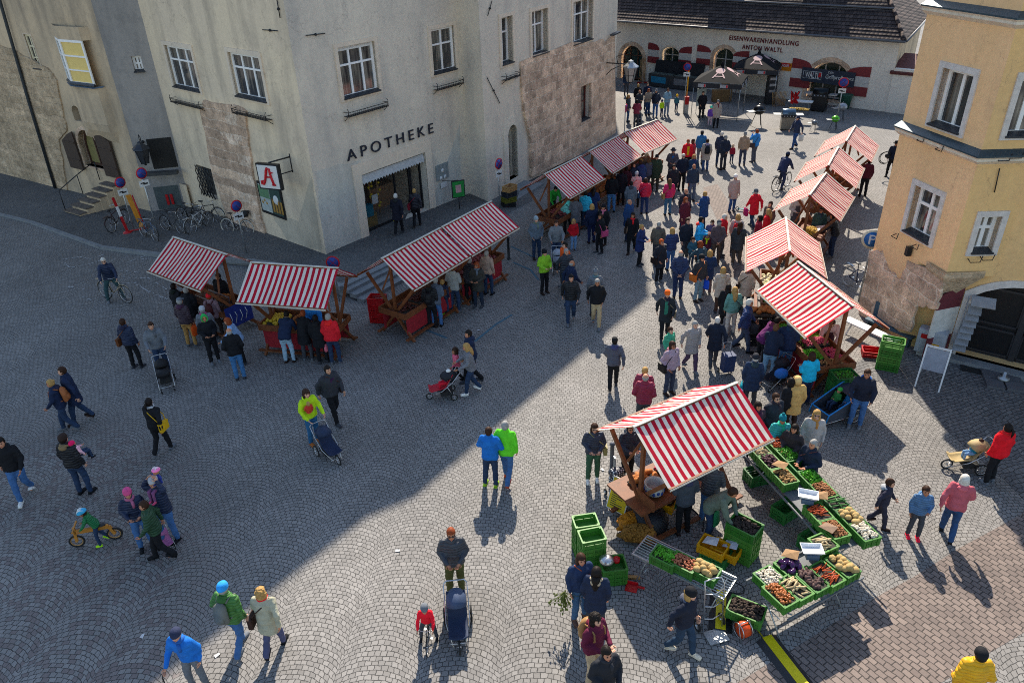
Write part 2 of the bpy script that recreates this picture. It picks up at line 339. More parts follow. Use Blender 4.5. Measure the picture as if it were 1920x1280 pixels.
def plaster(name, c, c2, stain=(.5, .5, .5), sc=.5, rough=.9, bmp=.25, st=.5):
    k = NT(name); tc = k.n('TexCoord'); vec = tc.outputs['Object']
    mp = k.n('Mapping'); k.l(vec, mp.inputs[0]); mp.inputs['Scale'].default_value = (1.6, 1.6, .35)
    n1 = k.noise(mp.outputs[0], sc*1.2, 6, .6); n2 = k.noise(vec, 7, 6, .65); n3 = k.noise(vec, sc, 3)
    a = k.mix(k.ramp(n3, .35, .65), c, c2); a = k.mix(k.math('MULTIPLY', k.ramp(n1, .47, .72), st), a, stain); n4 = k.noise(vec, 1.1, 9, .72); a = k.mix(k.math('MULTIPLY', k.ramp(n4, .56, .60), .22), a, stain); vz = k.n('TexVoronoi', feature='DISTANCE_TO_EDGE'); vz.inputs['Scale'].default_value = .45; nzc = k.n('TexNoise'); nzc.inputs['Scale'].default_value = 2.2; nzc.inputs['Detail'].default_value = 6; k.l(vec, nzc.inputs['Vector']); adv = k.n('VectorMath', operation='ADD'); k.l(vec, adv.inputs[0]); k.l(nzc.outputs['Color'], adv.inputs[1]); k.l(adv.outputs[0], vz.inputs['Vector']); a = k.mix(k.math('MULTIPLY', k.ramp(vz.outputs['Distance'], .006, .0), .35), a, (.12, .11, .1))
    v = k.math('MULTIPLY_ADD', n2, .36, .82); sn = k.n('VectorMath', operation='SCALE'); k.l(a, sn.inputs[0]); k.l(v, sn.inputs['Scale'])
    k.l(sn.outputs[0], k.b.inputs['Base Color']); k.set(rough, 0, .2); k.bump(n2, bmp, .02); return k.m
def stone(name, c1, c2, mort, bw=.75, rh=.42, rot=(pi/2, 0, 0)):
    k = NT(name); tc = k.n('TexCoord'); uv = k.n('UVMap'); nz = k.n('TexNoise'); nz.inputs['Scale'].default_value = 1.7; nz.inputs['Detail'].default_value = 5
    sp = k.n('SeparateXYZ'); k.l(tc.outputs['Object'], sp.inputs[0]); k.l(tc.outputs['Object'], nz.inputs['Vector'])
    h = k.math('SQRT', k.math('ADD', k.math('MULTIPLY', sp.outputs[0], sp.outputs[0]), k.math('MULTIPLY', sp.outputs[1], sp.outputs[1])))
    cb = k.n('CombineXYZ'); w = k.math('MULTIPLY', nz.outputs['Fac'], .28)
    k.l(k.math('ADD', k.math('MULTIPLY_ADD', sp.outputs[0], .77, k.math('MULTIPLY', sp.outputs[1], .77)), w), cb.inputs[0]); k.l(k.math('ADD', sp.outputs[2], w), cb.inputs[1])
    br = k.n('TexBrick'); k.l(cb.outputs[0], br.inputs['Vector'])
    for nm, v in (('Scale', 1), ('Mortar Size', .03), ('Mortar Smooth', .8), ('Brick Width', bw), ('Row Height', rh)): br.inputs[nm].default_value = v
    br.inputs['Color1'].default_value = (*c1, 1); br.inputs['Color2'].default_value = (*c2, 1); br.inputs['Mortar'].default_value = (*mort, 1)
    n2 = k.noise(tc.outputs['Object'], 9, 8, .75); n3 = k.noise(tc.outputs['Object'], .8, 5, .6)
    vo = k.n('TexVoronoi'); vo.inputs['Scale'].default_value = 2.6; k.l(tc.outputs['Object'], vo.inputs['Vector']); v = k.math('MULTIPLY', k.math('MULTIPLY_ADD', n2, 2.1, -.05), k.math('MULTIPLY', k.math('MULTIPLY_ADD', n3, 1.1, .42), k.math('MULTIPLY_ADD', vo.outputs['Distance'], .5, .75)))
    sn = k.n('VectorMath', operation='SCALE'); k.l(br.outputs['Color'], sn.inputs[0]); k.l(v, sn.inputs['Scale']); k.l(sn.outputs[0], k.b.inputs['Base Color'])
    k.set(.95, 0, .15); k.bump(k.math('MULTIPLY_ADD', br.outputs['Fac'], -.35, n2), .9, .05); return k.m
PL_GREY = plaster('grey_plaster', (.76, .66, .53), (.67, .585, .48), (.46, .42, .37), st=.75); PL_YEL = plaster('cream_plaster', (.84, .68, .48), (.75, .61, .45), (.44, .365, .28), st=.85)
PL_OLD = plaster('old_plaster', (.66, .50, .33), (.50, .39, .27), (.26, .21, .16), st=.9, bmp=.6); PL_SHADE = plaster('shaded_grey_plaster', (.32, .30, .285), (.38, .345, .315), (.17, .165, .165), st=.7, bmp=.5)  # bay wall: its shade is painted into the grey of the stained plaster
ST_PINK = stone('pink_stone', (.80, .57, .40), (.50, .35, .25), (.80, .62, .47)); ST_DARK = stone('rubble_stone', (.46, .34, .22), (.60, .44, .29), (.52, .40, .27), .5, .3)
TRIM = plaster('window_surround', (.80, .66, .51), (.74, .62, .49), (.52, .45, .38), st=.3); SILL = M('metal_sill', (.045, .05, .06), .45, .4)
def add_window(b, w, r, wd=.15, trim=.14, cols=2, rows=(.36,), trimmat=None, framemat=None, sill=True, glass=None, surround=True, arch=0, outer=None, bar=.07, thick=.05, label=None):
    """a window of building b in wall w: frame with mullions, glass, surround and sill"""
    u0, u1, z0, z1 = r; fm = framemat or FRAMEW; off = -wd
    m = MB(); t = .10; X, Z = w.u, w.z
    def q(a, c, d, e, o, th): m.prism([(a, d), (c, d), (c, e), (a, e)], th, w.pt(0, 0, o), X, Z)
    if arch:
        o = archp(r, arch); i = archp((u0+t, u1-t, z0+t, z1-t), max(.05, arch-t*.5)); n = len(o)
        vs = [w.pt(a, c, off+.05) for a, c in o]+[w.pt(a, c, off+.05) for a, c in i]+[w.pt(a, c, off) for a, c in i]
        m.add(vs, [(j, (j+1) % n, n+(j+1) % n, n+j) for j in range(n)]+[(n+j, n+(j+1) % n, 2*n+(j+1) % n, 2*n+j) for j in range(n)])
        top = z1-arch*.25
    else:
        q(u0, u0+t, z0, z1, off, .055); q(u1-t, u1, z0, z1, off, .055); q(u0+t, u1-t, z1-t, z1, off, .05); q(u0+t, u1-t, z0, z0+t, off, .05); top = z1-t
    for k in range(1, cols): c = u0+(u1-u0)*k/cols; q(c-bar/2-.01, c+bar/2+.01, z0+t, top, off, .04)
    for k, f in enumerate(rows):
        c = z1-(z1-z0)*f; hh = bar*.8 if k else bar
        q(u0+t, u1-t, c-hh/2, c+hh/2, off, .045)
    f = m.build('window', fm, b)
    if label: f['label'] = label
    g = MB(); g.add([w.pt(a, c, off-.005) for a, c in (archp(r, arch) if arch else rectp(r))], [tuple(range(11+1 if arch else 4))]); g.build('pane', glass or GLASS, f)
    if surround:
        s_ = MB(); o2 = (u0-trim, u1+trim, z0-trim*.6, z1+trim)
        if arch: oo, ii = archp(o2, arch+trim*.6), archp(r, arch)
        else: oo, ii = rectp(o2), rectp(r)
        n = len(oo); vs = [w.pt(a, c, thick) for a, c in oo]+[w.pt(a, c, thick) for a, c in ii]+[w.pt(a, c, -.02) for a, c in oo]+[w.pt(a, c, -wd+.06) for a, c in ii]
        s_.add(vs, [(j, (j+1) % n, n+(j+1) % n, n+j) for j in range(n)]+[(2*n+j, 2*n+(j+1) % n, (j+1) % n, j) for j in range(n)]+[(n+j, n+(j+1) % n, 3*n+(j+1) % n, 3*n+j) for j in range(n)])
        s_.build('surround', trimmat or TRIM, f, nrm=False)
    if sill:
        k = MB(); k.add([w.pt(a, c, o) for a, c, o in ((u0, z0+.09, off+.05), (u1, z0+.09, off+.05), (u1+.03, z0+.012, .1), (u0-.03, z0+.012, .1), (u1+.03, z0-.03, .1), (u0-.03, z0-.03, .1), (u0, z0-.03, -.1), (u1, z0-.03, -.1))], [(0, 1, 2, 3), (3, 2, 4, 5), (5, 4, 7, 6), (0, 3, 5, 6), (2, 1, 7, 4)])
        k.build('sill', SILL, f)
    return f
def flower_rail(b, w, u0, u1, z):
    m = MB(); o = .3
    for zz in (z, z+.16): m.tube([w.pt(u0, zz, .02), w.pt(u0, zz, o), w.pt(u1, zz, o), w.pt(u1, zz, .02)], .013, 5)
    n = int((u1-u0)/.11)
    for i in range(n+1):
        u = u0+(u1-u0)*i/n; m.tube([w.pt(u, z, o), w.pt(u, z+.16, o)], .007, 4)
        if i < n: m.tube([w.pt(u, z+.02, o), w.pt(u+.05, z+.1, o+.02), w.pt(u+.1, z+.02, o)], .006, 4)
    for u in (u0, u1): m.tube([w.pt(u, z-.18, .02), w.pt(u, z, o-.05), w.pt(u, z+.22, o), w.pt(u, z+.3, o-.06)], .014, 5)
    m.add([w.pt(u0, z+.01, .04), w.pt(u1, z+.01, .04), w.pt(u1, z+.01, o), w.pt(u0, z+.01, o)], [(0, 1, 2, 3)])
    return m.build('flower_rail', DARKM, b)
def text_mesh(name, s, w, x0, y0, x1, y1, mat, parent, hgt=None, off=.05, ext=.02, bold=False, serif=False, spacing=1.0, face=None):
    """raised lettering whose baseline runs between two pixels on the wall"""
    a, b = w.at(x0, y0, off), w.at(x1, y1, off); cu = bpy.data.curves.new('tmp', 'FONT'); cu.body = s; cu.extrude = ext; cu.space_character = spacing; cu.offset = .012 if bold else 0
    o = bpy.data.objects.new('tmp', cu); COL.objects.link(o); dg = bpy.context.evaluated_depsgraph_get(); me = bpy.data.meshes.new_from_object(o.evaluated_get(dg)); bpy.data.objects.remove(o)
    xs = [v.co.x for v in me.vertices]; ys = [v.co.y for v in me.vertices]; L = hypot(b[0]-a[0], b[1]-a[1]); k = L/(max(xs)-min(xs)); h = hgt/(max(ys)-min(ys)) if hgt else k
    ux = (w.pt(*b, off)-w.pt(*a, off)).normalized(); nz = w.n; uz = nz.cross(ux); mn = min(xs); my = min(ys); org = w.pt(*a, off)
    for v in me.vertices: c = v.co.copy(); v.co = org+ux*((c.x-mn)*k)+uz*((c.y-my)*h)+nz*c.z
    me.materials.clear(); me.materials.append(mat); return link(name, me, parent)
# ------------------------------------------------------------------ pharmacy building
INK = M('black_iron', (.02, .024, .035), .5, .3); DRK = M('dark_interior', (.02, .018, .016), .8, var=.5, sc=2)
ph = thing('pharmacy_building', 'tall grey plastered corner building with a wide pharmacy shop front and pinkish stone patches', 'building', A_*1.0)
ph.location = (0, 0, 0)
WF0, WS1, WS2, WS3 = Wall(Q0, A_), Wall(A_, B_), Wall(B_, C_), Wall(C_, E2)
r_bar = WF0.rect(367, 308, 409, 374); r_pos = WF0.rect(484, 340, 537, 410)
f0w = [WF0.rect(308, 84, 377, 173), WF0.rect(427, 97, 502, 192)]
m = MB(); WF0.mesh(m, -.3, WF0.L, -.2, 18, [rectp(x) for x in f0w]+[rectp(r_bar), rectp(r_pos)]); m.build('side_wall', PL_YEL, ph)
s1w = [WS1.rect(631, 90, 711, 169), WS1.rect(806, 56, 855, 129)]; a, b = WS1.at(676, 328), WS1.at(806, 386)
r_door = (a[0], b[0]-.05, .42, WS1.at(796, 285)[1])
print('DOOR', r_door, s1w, WS1.at(676, 328))
m = MB(); WS1.mesh(m, 0, WS1.L, -.2, 18, [rectp(x) for x in s1w]+[rectp(r_door)], reveal=.45); m.build('front_wall', PL_GREY, ph)
m = MB(); WS2.mesh(m, 0, WS2.L, -.2, 18); m.build('corner_wall', PL_GREY, ph)
s3w = [WS3.rect(938, 34, 962, 116), WS3.rect(996, 22, 1027, 97), WS3.rect(1074, 4, 1110, 73)]; r_arch = WS3.rect(951, 238, 971, 330)
r_slit = WS3.rect(1086, 163, 1104, 221)
m = MB(); WS3.mesh(m, 0, WS3.L, -.2, 18, [rectp(x) for x in s3w]+[archp(r_arch, (r_arch[1]-r_arch[0])/2), rectp(r_slit)]); m.build('gable_wall', PL_GREY, ph)
e2 = WS3.pt(WS3.L, 0)
back = [e2, e2+V((1.6, 16, 0)), V((-10, 62, 0)), V((-26, 52, 0)), Q0+V((-.3, .2, 0))]
fp = [A_, B_, C_]+back; m = MB(); n = len(fp)
rz_ = [19.6, 19.8, 18.3, 20.5]+[20]*4; m.add([(p.x, p.y, q) for p, q in zip(fp, rz_)], geometry.tessellate_polygon([[V((p.x, p.y, 0)) for p in fp]]))
for a, b in zip(back, back[1:]): m.add([(a.x, a.y, 0), (b.x, b.y, 0), (b.x, b.y, 20), (a.x, a.y, 20)], [(0, 1, 2, 3)])
fp2 = [V((-6, 33.5, 0)), V((0, 41, 0))]+[b+(V((-8, 48, 0))-b)*.15 for b in back]; m.add([(p.x, p.y, z) for z in (3.8, 18) for p in fp2], [(i, (i+1) % 7, 7+(i+1) % 7, 7+i) for i in range(7)])
m.build('roof', M('dark_roof', (.05, .045, .045), .8), ph)
for i, r in enumerate(f0w): add_window(ph, WF0, r, cols=3, rows=(.33,), trim=.16)
for i, r in enumerate(s1w): add_window(ph, WS1, r, cols=3-i, rows=(.36,), trim=.16, glass=GLASS)
for i, r in enumerate(s3w): add_window(ph, WS3, r, cols=3 if i == 2 else 2, rows=(.33,), trim=.17, wd=.3)
k = MB(); u0, u1, z0, z1 = s1w[0]; k.prism([(u0, z1-.16), (u1, z1-.16), (u1, z1), (u0, z1)], .06, WS1.pt(0, 0, -.16), WS1.u, WS1.z); k.build('roller_blind', WHITE, ph)
sl_ = add_window(ph, WS3, r_slit, cols=2, rows=(.5,), surround=False, framemat=M('red_brown_frame', (.13, .03, .025), .6), wd=.28)
for w, r in ((WF0, f0w[0]), (WF0, f0w[1]), (WS1, s1w[0]), (WS1, s1w[1]), (WS3, s3w[0])): flower_rail(ph, w, r[0]-.12, r[1]+.12, r[2]-.62)
# arched door
u0, u1, z0, z1 = r_arch; hw = (u1-u0)/2
dr = add_window(ph, WS3, r_arch, cols=1, rows=(), arch=hw, glass=M('dark_door_wood', (.035, .025, .022), .55, bmp=.4), framemat=M('door_frame_dark', (.03, .022, .02), .6), trim=.38, sill=False, trimmat=PL_GREY, wd=.5); dr.name = 'arched_door'
m = MB()
for zz in (z0+.25, z0+1.1):
    for uu in (u0+.14, u0+hw+.05): m.prism([(uu, zz), (uu+hw-.2, zz), (uu+hw-.2, zz+.65), (uu, zz+.65)], .04, WS3.pt(0, 0, -.5), WS3.u, WS3.z)
m.ell(WS3.pt(u0+hw, z1-.35, -.42), (.13, .05, .16)); m.ell(WS3.pt(u1-.15, z0+1, -.42), .04)
m.build('door_panel', M('dark_door_wood'), dr)
m = MB(); d0 = V(WS3.pt(u0-.5, .12, .25)); m.bar(d0, WS3.pt(u1+.6, .12, .25), .5, .24); m.bar(WS3.pt(u0-.8, .04, .7), WS3.pt(u1+1, .04, .7), .45, .12); m.build('door_step', STEPM, ph)
# shop front
u0, u1, z0, z1 = r_door
m = MB(); o2, ii = rectp((u0-.42, u1+.42, z0-.05, z1+.5)), rectp(r_door); n = 4
vs = [WS1.pt(a, c, .05) for a, c in o2]+[WS1.pt(a, c, .05) for a, c in ii]+[WS1.pt(a, c, 0) for a, c in o2]
m.add(vs, [(j, (j+1) % n, n+(j+1) % n, n+j) for j in (1, 2, 3)]+[(2*n+j, 2*n+(j+1) % n, (j+1) % n, j) for j in range(n)]); m.build('shop_surround', TRIM, ph, nrm=False)
m = MB()   # shop interior: floor, back wall, shelves, counter
def wq(m, w, u0, u1, z0, z1, o): m.add([w.pt(u0, z0, o), w.pt(u1, z0, o), w.pt(u1, z1, o), w.pt(u0, z1, o)], [(0, 1, 2, 3)])
m.add([WS1.pt(u0, z0, -.4), WS1.pt(u1, z0, -.4), WS1.pt(u1, z0, -3.6), WS1.pt(u0, z0, -3.6)], [(0, 1, 2, 3)]); m.cur = 1; wq(m, WS1, u0-.3, u1+.3, z0-.1, z1+.3, -3.6)
for s in (u0, u1): m.add([WS1.pt(s, z0, -.45), WS1.pt(s, z0, -3.6), WS1.pt(s, z1, -3.6), WS1.pt(s, z1, -.45)], [(0, 1, 2, 3)])
m.cur = 2
for i in range(5): m.prism([(u0+.5, z0+.3+.4*i), (u1-.6, z0+.3+.4*i), (u1-.6, z0+.34+.4*i), (u0+.5, z0+.34+.4*i)], .4, WS1.pt(0, 0, -3.5), WS1.u, WS1.z)
m.prism([(u0+2.2, z0), (u0+4.2, z0), (u0+4.2, z0+1), (u0+2.2, z0+1)], .6, WS1.pt(0, 0, -2.6), WS1.u, WS1.z)
m.build('shop_interior', [M('shop_floor', (.35, .32, .28), .5), M('shop_wall', (.5, .42, .32), .8, var=.5, sc=3), M('shop_shelf', (.35, .2, .1), .6)], ph)
m = MB(); th = .07
um = u0+(u1-u0)*.56
for c in (u0+.05, um, um+.9, u0+(u1-u0)*.82, u1-.06): m.prism([(c-th/2, z0), (c+th/2, z0), (c+th/2, z1), (c-th/2, z1)], .08, WS1.pt(0, 0, -.38), WS1.u, WS1.z)
for zz in (z0+.04, z1-.1): m.prism([(u0, zz-.04), (um, zz-.04), (um, zz+.06), (u0, zz+.06)], .08, WS1.pt(0, 0, -.36), WS1.u, WS1.z)
sf = m.build('shop_window_frame', DARKM, ph)
k = NT('clear_glass'); k.b.inputs['Base Color'].default_value = (.02, .025, .03, 1); k.b.inputs['Roughness'].default_value = .02; k.b.inputs['Alpha'].default_value = .3; k.set(spec=.9); CLEAR = k.m
m = MB(); wq(m, WS1, u0+.08, um-.03, z0+.05, z1-.1, -.33); m.build('shop_window_pane', CLEAR, sf)
m = MB(); wq(m, WS1, um+.95, u0+(u1-u0)*.80, z0+.05, z1-.1, -.33); m.build('door_pane', CLEAR, sf)
m = MB(); m.smooth = False; N = 22   # scalloped white awning rolled in
for i in range(N):
    a = u0+.05+(u1-u0-.1)*i/N; b = a+(u1-u0-.1)/N; zt = z1-.06
    m.add([WS1.pt(a, zt, -.05), WS1.pt(b, zt, -.05), WS1.pt(b, zt-.3, .02), WS1.pt((a+b)/2, zt-.38, .02), WS1.pt(a, zt-.3, .02)], [(0, 1, 2, 3, 4)])
m.build('scalloped_valance', M('awning_white', (.5, .5, .5), .7), ph)
m = MB()   # window display: straw bale, posts with lemons, blue box
m.box(WS1.pt(u0+.7, z0+.3, -.9), (.9, .6, .55), rz=.8); m.build('straw_bale', M('straw', (.32, .2, .06), .9, var=.5, sc=40), ph)
m = MB(); 
for uu in (u0+.5, u0+1.05, u0+1.5): m.tube([WS1.pt(uu, z0+.4, -.75), WS1.pt(uu, z0+1.9, -.75)], .03, 6)
m.cur = 1
for i in range(16): m.ell(WS1.pt(u0+random.choice((.5, 1.05, 1.5))+random.uniform(-.1, .1), z0+random.uniform(.7, 1.9), -.72), .06)
m.cur = 2; m.box(WS1.pt(u0+.75, z0+.75, -.7), (.4, .3, .5), rz=.8); m.cur = 3; m.box(WS1.pt(u0+1.15, z0+1.15, -.6), (.32, .02, .4), rz=.86)
m.build('window_display', [WOODL, M('lemon', '#e0c020', .5), M('teal_box', (.02, .2, .28), .5), WHITE], ph)
text_mesh('lettering', 'APOTHEKE', WS1, 652, 303, 813, 249, M('letter_iron', (.012, .018, .035), .5), ph, hgt=.43, spacing=1.5)
for w, l in ((WS1, ((572, 67), (608, 63))), (WF0, ((494, 56), (522, 58))), (WF0, ((521, 0), (527, 34))), (WS3, ((921, 2), (913, 30))), (WS3, ((912, 146), (936, 194)))):
    m = MB(); m.tube([w.pt(*w.at(*l[0]), .04), w.pt(*w.at(*l[1]), .04)], .018, 5); p = w.at((l[0][0]+l[1][0])/2, (l[0][1]+l[1][1])/2); m.ell(w.pt(*p, .05), .05); m.build('wall_anchor', DARKM, ph)
# stone patches standing a little proud of the plaster
def patch(name, w, px, mat, th=.09, bat=0, par=ph):
    ps = [w.at(x, y) for x, y in px]; pts = []
    for (a, b) in zip(ps, ps[1:]+ps[:1]):
        for i in range(4):
            t = i/4; pts.append((a[0]+(b[0]-a[0])*t+random.uniform(-.07, .07)*(i > 0), a[1]+(b[1]-a[1])*t+random.uniform(-.07, .07)*(i > 0)))
    zt = max(p[1] for p in pts); fr = [w.pt(a, c, th+bat*(zt-c)) for a, c in pts]; bk = [w.pt(a, c, -.03) for a, c in pts]; n = len(pts)
    tri = geometry.tessellate_polygon([[V((a, c, 0)) for a, c in pts]])
    m = MB(); m.add(fr+bk, [tuple(t) for t in tri]+[(i, (i+1) % n, n+(i+1) % n, n+i) for i in range(n)]); return m.build(name, mat, par, nrm=False)
def patchr(name, w, px, mat, hole, th=.09, bat=0, par=ph):
    """the same with one rectangular hole"""
    ps = [w.at(x, y) for x, y in px]; n = len(ps); hl = rectp(hole); zt = max(p[1] for p in ps)
    allp = ps+hl; fr = [w.pt(a, c, th+bat*(zt-c)) for a, c in allp]; bk = [w.pt(a, c, -.03) for a, c in allp]
    tri = geometry.tessellate_polygon([[V((a, c, 0)) for a, c in ps], [V((a, c, 0)) for a, c in hl]]); N = len(allp)
    m = MB(); m.add(fr+bk, [tuple(t) for t in tri]+[(i, (i+1) % n, N+(i+1) % n, N+i) for i in range(n)]+[(n+i, n+(i+1) % 4, N+n+(i+1) % 4, N+n+i) for i in range(4)]); return m.build(name, mat, par, nrm=False)
patch('stone_patch', WF0, [(385, 187), (440, 195), (464, 208), (468, 265), (477, 330), (490, 400), (500, 438), (440, 440), (425, 395), (402, 330), (390, 260), (378, 208)], ST_PINK)
pe = [(974, 116), (1000, 104), (1040, 92), (1068, 80), (1110, 79), (1128, 72), (1132, 80), (1151, 62), (1150, 140), (1149, 262), (1090, 286), (1040, 309), (992, 330), (991, 262), (985, 235), (979, 205), (975, 160)]
patchr('stone_patch', WS3, pe, ST_PINK, r_slit, th=.07, bat=.022)
m = MB(); p, q = WS3.at(1138, 66), WS3.at(1160, 60); m.bar(WS3.pt(*p, .3), WS3.pt(p[0]+1.0, p[1]+.05, .3), .25, .07); m.build('ledge', SILL, ph)
# barred window and poster case
u0, u1, z0, z1 = r_bar; m = MB(); wq(m, WF0, u0, u1, z0, z1, -.28); b_ = m.build('barred_window', M('dark_shutter', (.05, .05, .05), .7), ph); m = MB()
for k in range(-7, 9):
    for s in (1, -1):
        pts = []
        for t in (0, 1):
            uu = u0+(u1-u0)*.13*k*1.0+(u1-u0)*.55*0; 
        a = V((k*.26, 0)); 
        uA, zA = u0+k*.26*1.0, z0; uB = uA+s*(z1-z0)*.7; zB = z1
        if uB == uA: continue
        t0 = max(0, min(1, ((u0-uA)/(uB-uA)))); t1 = max(0, min(1, ((u1-uA)/(uB-uA)))); t0, t1 = min(t0, t1), max(t0, t1)
        if t1-t0 > .02: m.tube([WF0.pt(uA+(uB-uA)*t0, zA+(zB-zA)*t0, .09), WF0.pt(uA+(uB-uA)*t1, zA+(zB-zA)*t1, .09)], .022, 4)
m.build('window_grille', DARKM, b_)
u0, u1, z0, z1 = r_pos; m = MB(); m.prism(rectp((u0-.04, u1+.04, z0-.04, z1+.04)), .07, WF0.pt(0, 0, 0), WF0.u, WF0.z); pc = m.build('poster_case', DARKM, ph)
m = MB(); c = (u0+u1)/2; M_ = lambda a, b, d, e, k: (setattr(m, 'cur', k), m.prism([(a, d), (b, d), (b, e), (a, e)], .006+.003*(k > 1), WF0.pt(0, 0, .072), WF0.u, WF0.z))
M_(u0+.05, c, z0+.08, z1-.05, 0); M_(c+.02, u1-.05, z0+.08, z1-.05, 1); M_(u0+.05, c-.02, z1-.6, z1-.1, 2); M_(c+.06, u1-.1, z0+.15, z0+.75, 3)
m.cur = 4; m.ell(WF0.pt(c+.42, z1-.55, .08), (.2, .02, .2), m=Matrix.Rotation(-.7, 3, 'Z')); m.cur = 5
for i in range(4): m.prism(rectp((c+.12+i*.2, c+.24+i*.2, z0+.18, z0+.7)), .004, WF0.pt(0, 0, .085), WF0.u, WF0.z)
for i in range(3): m.ell(WF0.pt(u0+.2+.15*i, z0+.45+.1*(i % 2), .08), (.06, .01, .06), m=Matrix.Rotation(-.7, 3, 'Z'))
m.build('poster', [M('paper_pale', (.45, .5, .47), .6), M('poster_dark', (.03, .07, .06), .6), M('poster_green', (.12, .25, .13), .6), M('poster_brown', (.1, .06, .03), .6), WHITE, M('poster_amber', (.4, .22, .04), .6)], pc)
# hanging pharmacy sign with the red letter A and its serpent
a = WF0.at(548, 318); sp = WF0.pt(a[0], a[1], 0); sg = thing('pharmacy_sign', 'square white hanging sign with a red curled letter A on a black bracket', 'sign', sp)
cs = WF0.n; ctr = WF0.n*.95; Xd = WF0.n; S = .5; m = MB(); m.box(ctr, (.16, S*2+.1, S*2+.1), rz=atan2(WF0.u.y, WF0.u.x)) 
# sign board stands at right angles to the wall
m = MB(); m.prism([(-S, -S), (S, -S), (S, S), (-S, S)], .16, ctr-WF0.u*-.08*0, V((.93, -.36, 0)).normalized(), V((0, 0, 1))); sb = m.build('sign_case', DARKM, sg)
ux = V((.93, -.36, 0)).normalized(); nn = ux.cross(V((0, 0, 1))); m = MB(); m.prism([(-S+.06, -S+.06), (S-.06, -S+.06), (S-.06, S-.06), (-S+.06, S-.06)], .02, ctr+nn*.16, ux, V((0, 0, 1))); m.build('sign_face', WHITE, sb)
m = MB(); P2 = lambda u, z: ctr+nn*.2+ux*(u*.8)+V((0, 0, z*.8)); R = .046
m.tube([P2(.27, -.36), P2(.2, -.1), P2(.15, .2), P2(.13, .4), P2(.02, .44), P2(-.04, .3), P2(-.12, .05), P2(-.2, -.2), P2(-.3, -.36), P2(-.4, -.34), P2(-.4, -.22), P2(-.3, -.2)], [R, R, R, R*.9, R, R*1.2, R, R, R, R, R, R*.8], 6); m.tube([P2(-.12, .0), P2(.22, .0)], R*.7, 6); m.tube([P2(.18, -.36), P2(.36, -.36)], R*.8, 6); m.tube([P2(.17, .2), P2(.3, .24)], R*.6, 6); m.build('letter', M('sign_red', (.6, .01, .02), .5), sb)
m = MB(); m.tube([V((0, 0, .5)), ctr+V((0, 0, .5))], .03, 6); m.tube([V((0, 0, -.1)), V((0, 0, .62))], .03, 6); m.tube([V((0, 0, -.05)), ctr*.6+V((0, 0, -.05))], .022, 6); m.build('bracket', DARKM, sg)
# info panel by the door
a = WS1.at(818, 340); b = WS1.at(838, 303); m = MB(); r = (min(a[0], b[0]), max(a[0], b[0]), min(a[1], b[1]), max(a[1], b[1])); m.prism(rectp(r), .06, WS1.pt(0, 0, 0), WS1.u, WS1.z); ip = m.build('information_board', M('board_grey', (.25, .28, .28), .5), ph)
m = MB(); u, z = (r[0]+r[1])/2, r[3]
for du, dz in ((0, -.3), (-.14, -.62), (.14, -.62)): m.lathe([(.1, 0), (.1, .01)], WS1.pt(u+du, z+dz, .065), 12, Matrix.Rotation(atan2(WS1.u.y, WS1.u.x), 3, 'Z') @ Matrix.Rotation(pi/2, 3, 'X'))
m.prism(rectp((u-.2, u+.2, z-1.1, z-.85)), .008, WS1.pt(0, 0, .062), WS1.u, WS1.z); m.build('notice', WHITE, ip)
# lantern with a wrought iron arm on the far corner
def lantern(name, label, w, px, py, arm, S=1.0):
    a = w.at(px, py); L = thing(name, label, 'lantern', w.pt(*a, 0)); n = w.n; z = V((0, 0, 1)); e = n*arm
    m = MB(); m.tube([V((0, 0, 0)), e], .03*S, 6); m.tube([V((0, 0, -.75*S)), n*arm*.25+z*-.35*S, n*arm*.6+z*-.1*S], .022*S, 6); m.tube([n*arm*.5, n*arm*.45+z*.35*S, n*arm*.7+z*.5*S, n*arm*.85+z*.3*S, n*arm*.7+z*.2*S], .02*S, 6); m.ell((0, 0, 0), .08*S); m.ell(V((0, 0, -.75*S)), .06*S); m.build('bracket', DARKM, L)
    m = MB(); c = e+z*-.12*S; m.lathe([(.2*S, -.75*S), (.36*S, -.05*S), (.46*S, -.02*S), (.44*S, .02*S), (.16*S, .22*S), (.14*S, .3*S), (.03*S, .36*S)], c, 6); h = m.build('hood', GALV if S > 1 else SILL, L, nrm=True)
    for pl in h.data.polygons: pl.use_smooth = False
    m = MB(); m.lathe([(.19*S, -.76*S), (.355*S, -.06*S)], c, 6); g = m.build('lantern_glass', M('lamp_glass', (.45, .45, .42), .2), L)
    for v in g.data.vertices: v.co = c+(v.co-c)*1.015 if False else v.co
    m = MB()
    for j in range(6): q = V((cos(pi*j/3), sin(pi*j/3), 0)); m.tube([c+q*.2*S+z*-.76*S, c+q*.365*S+z*-.05*S], .018*S, 4)
    m.tube([c+V((cos(pi*j/3), sin(pi*j/3), 0))*.275*S+z*-.42*S for j in range(6)], .012*S, 4, closed=True); m.ell(c+z*-.8*S, .07*S); m.build('lantern_frame', DARKM, L); return L
lantern('wall_lantern', 'old street lantern on a curled black iron arm at the far stone corner', WS3, 1134, 118, 1.6, 1.05)
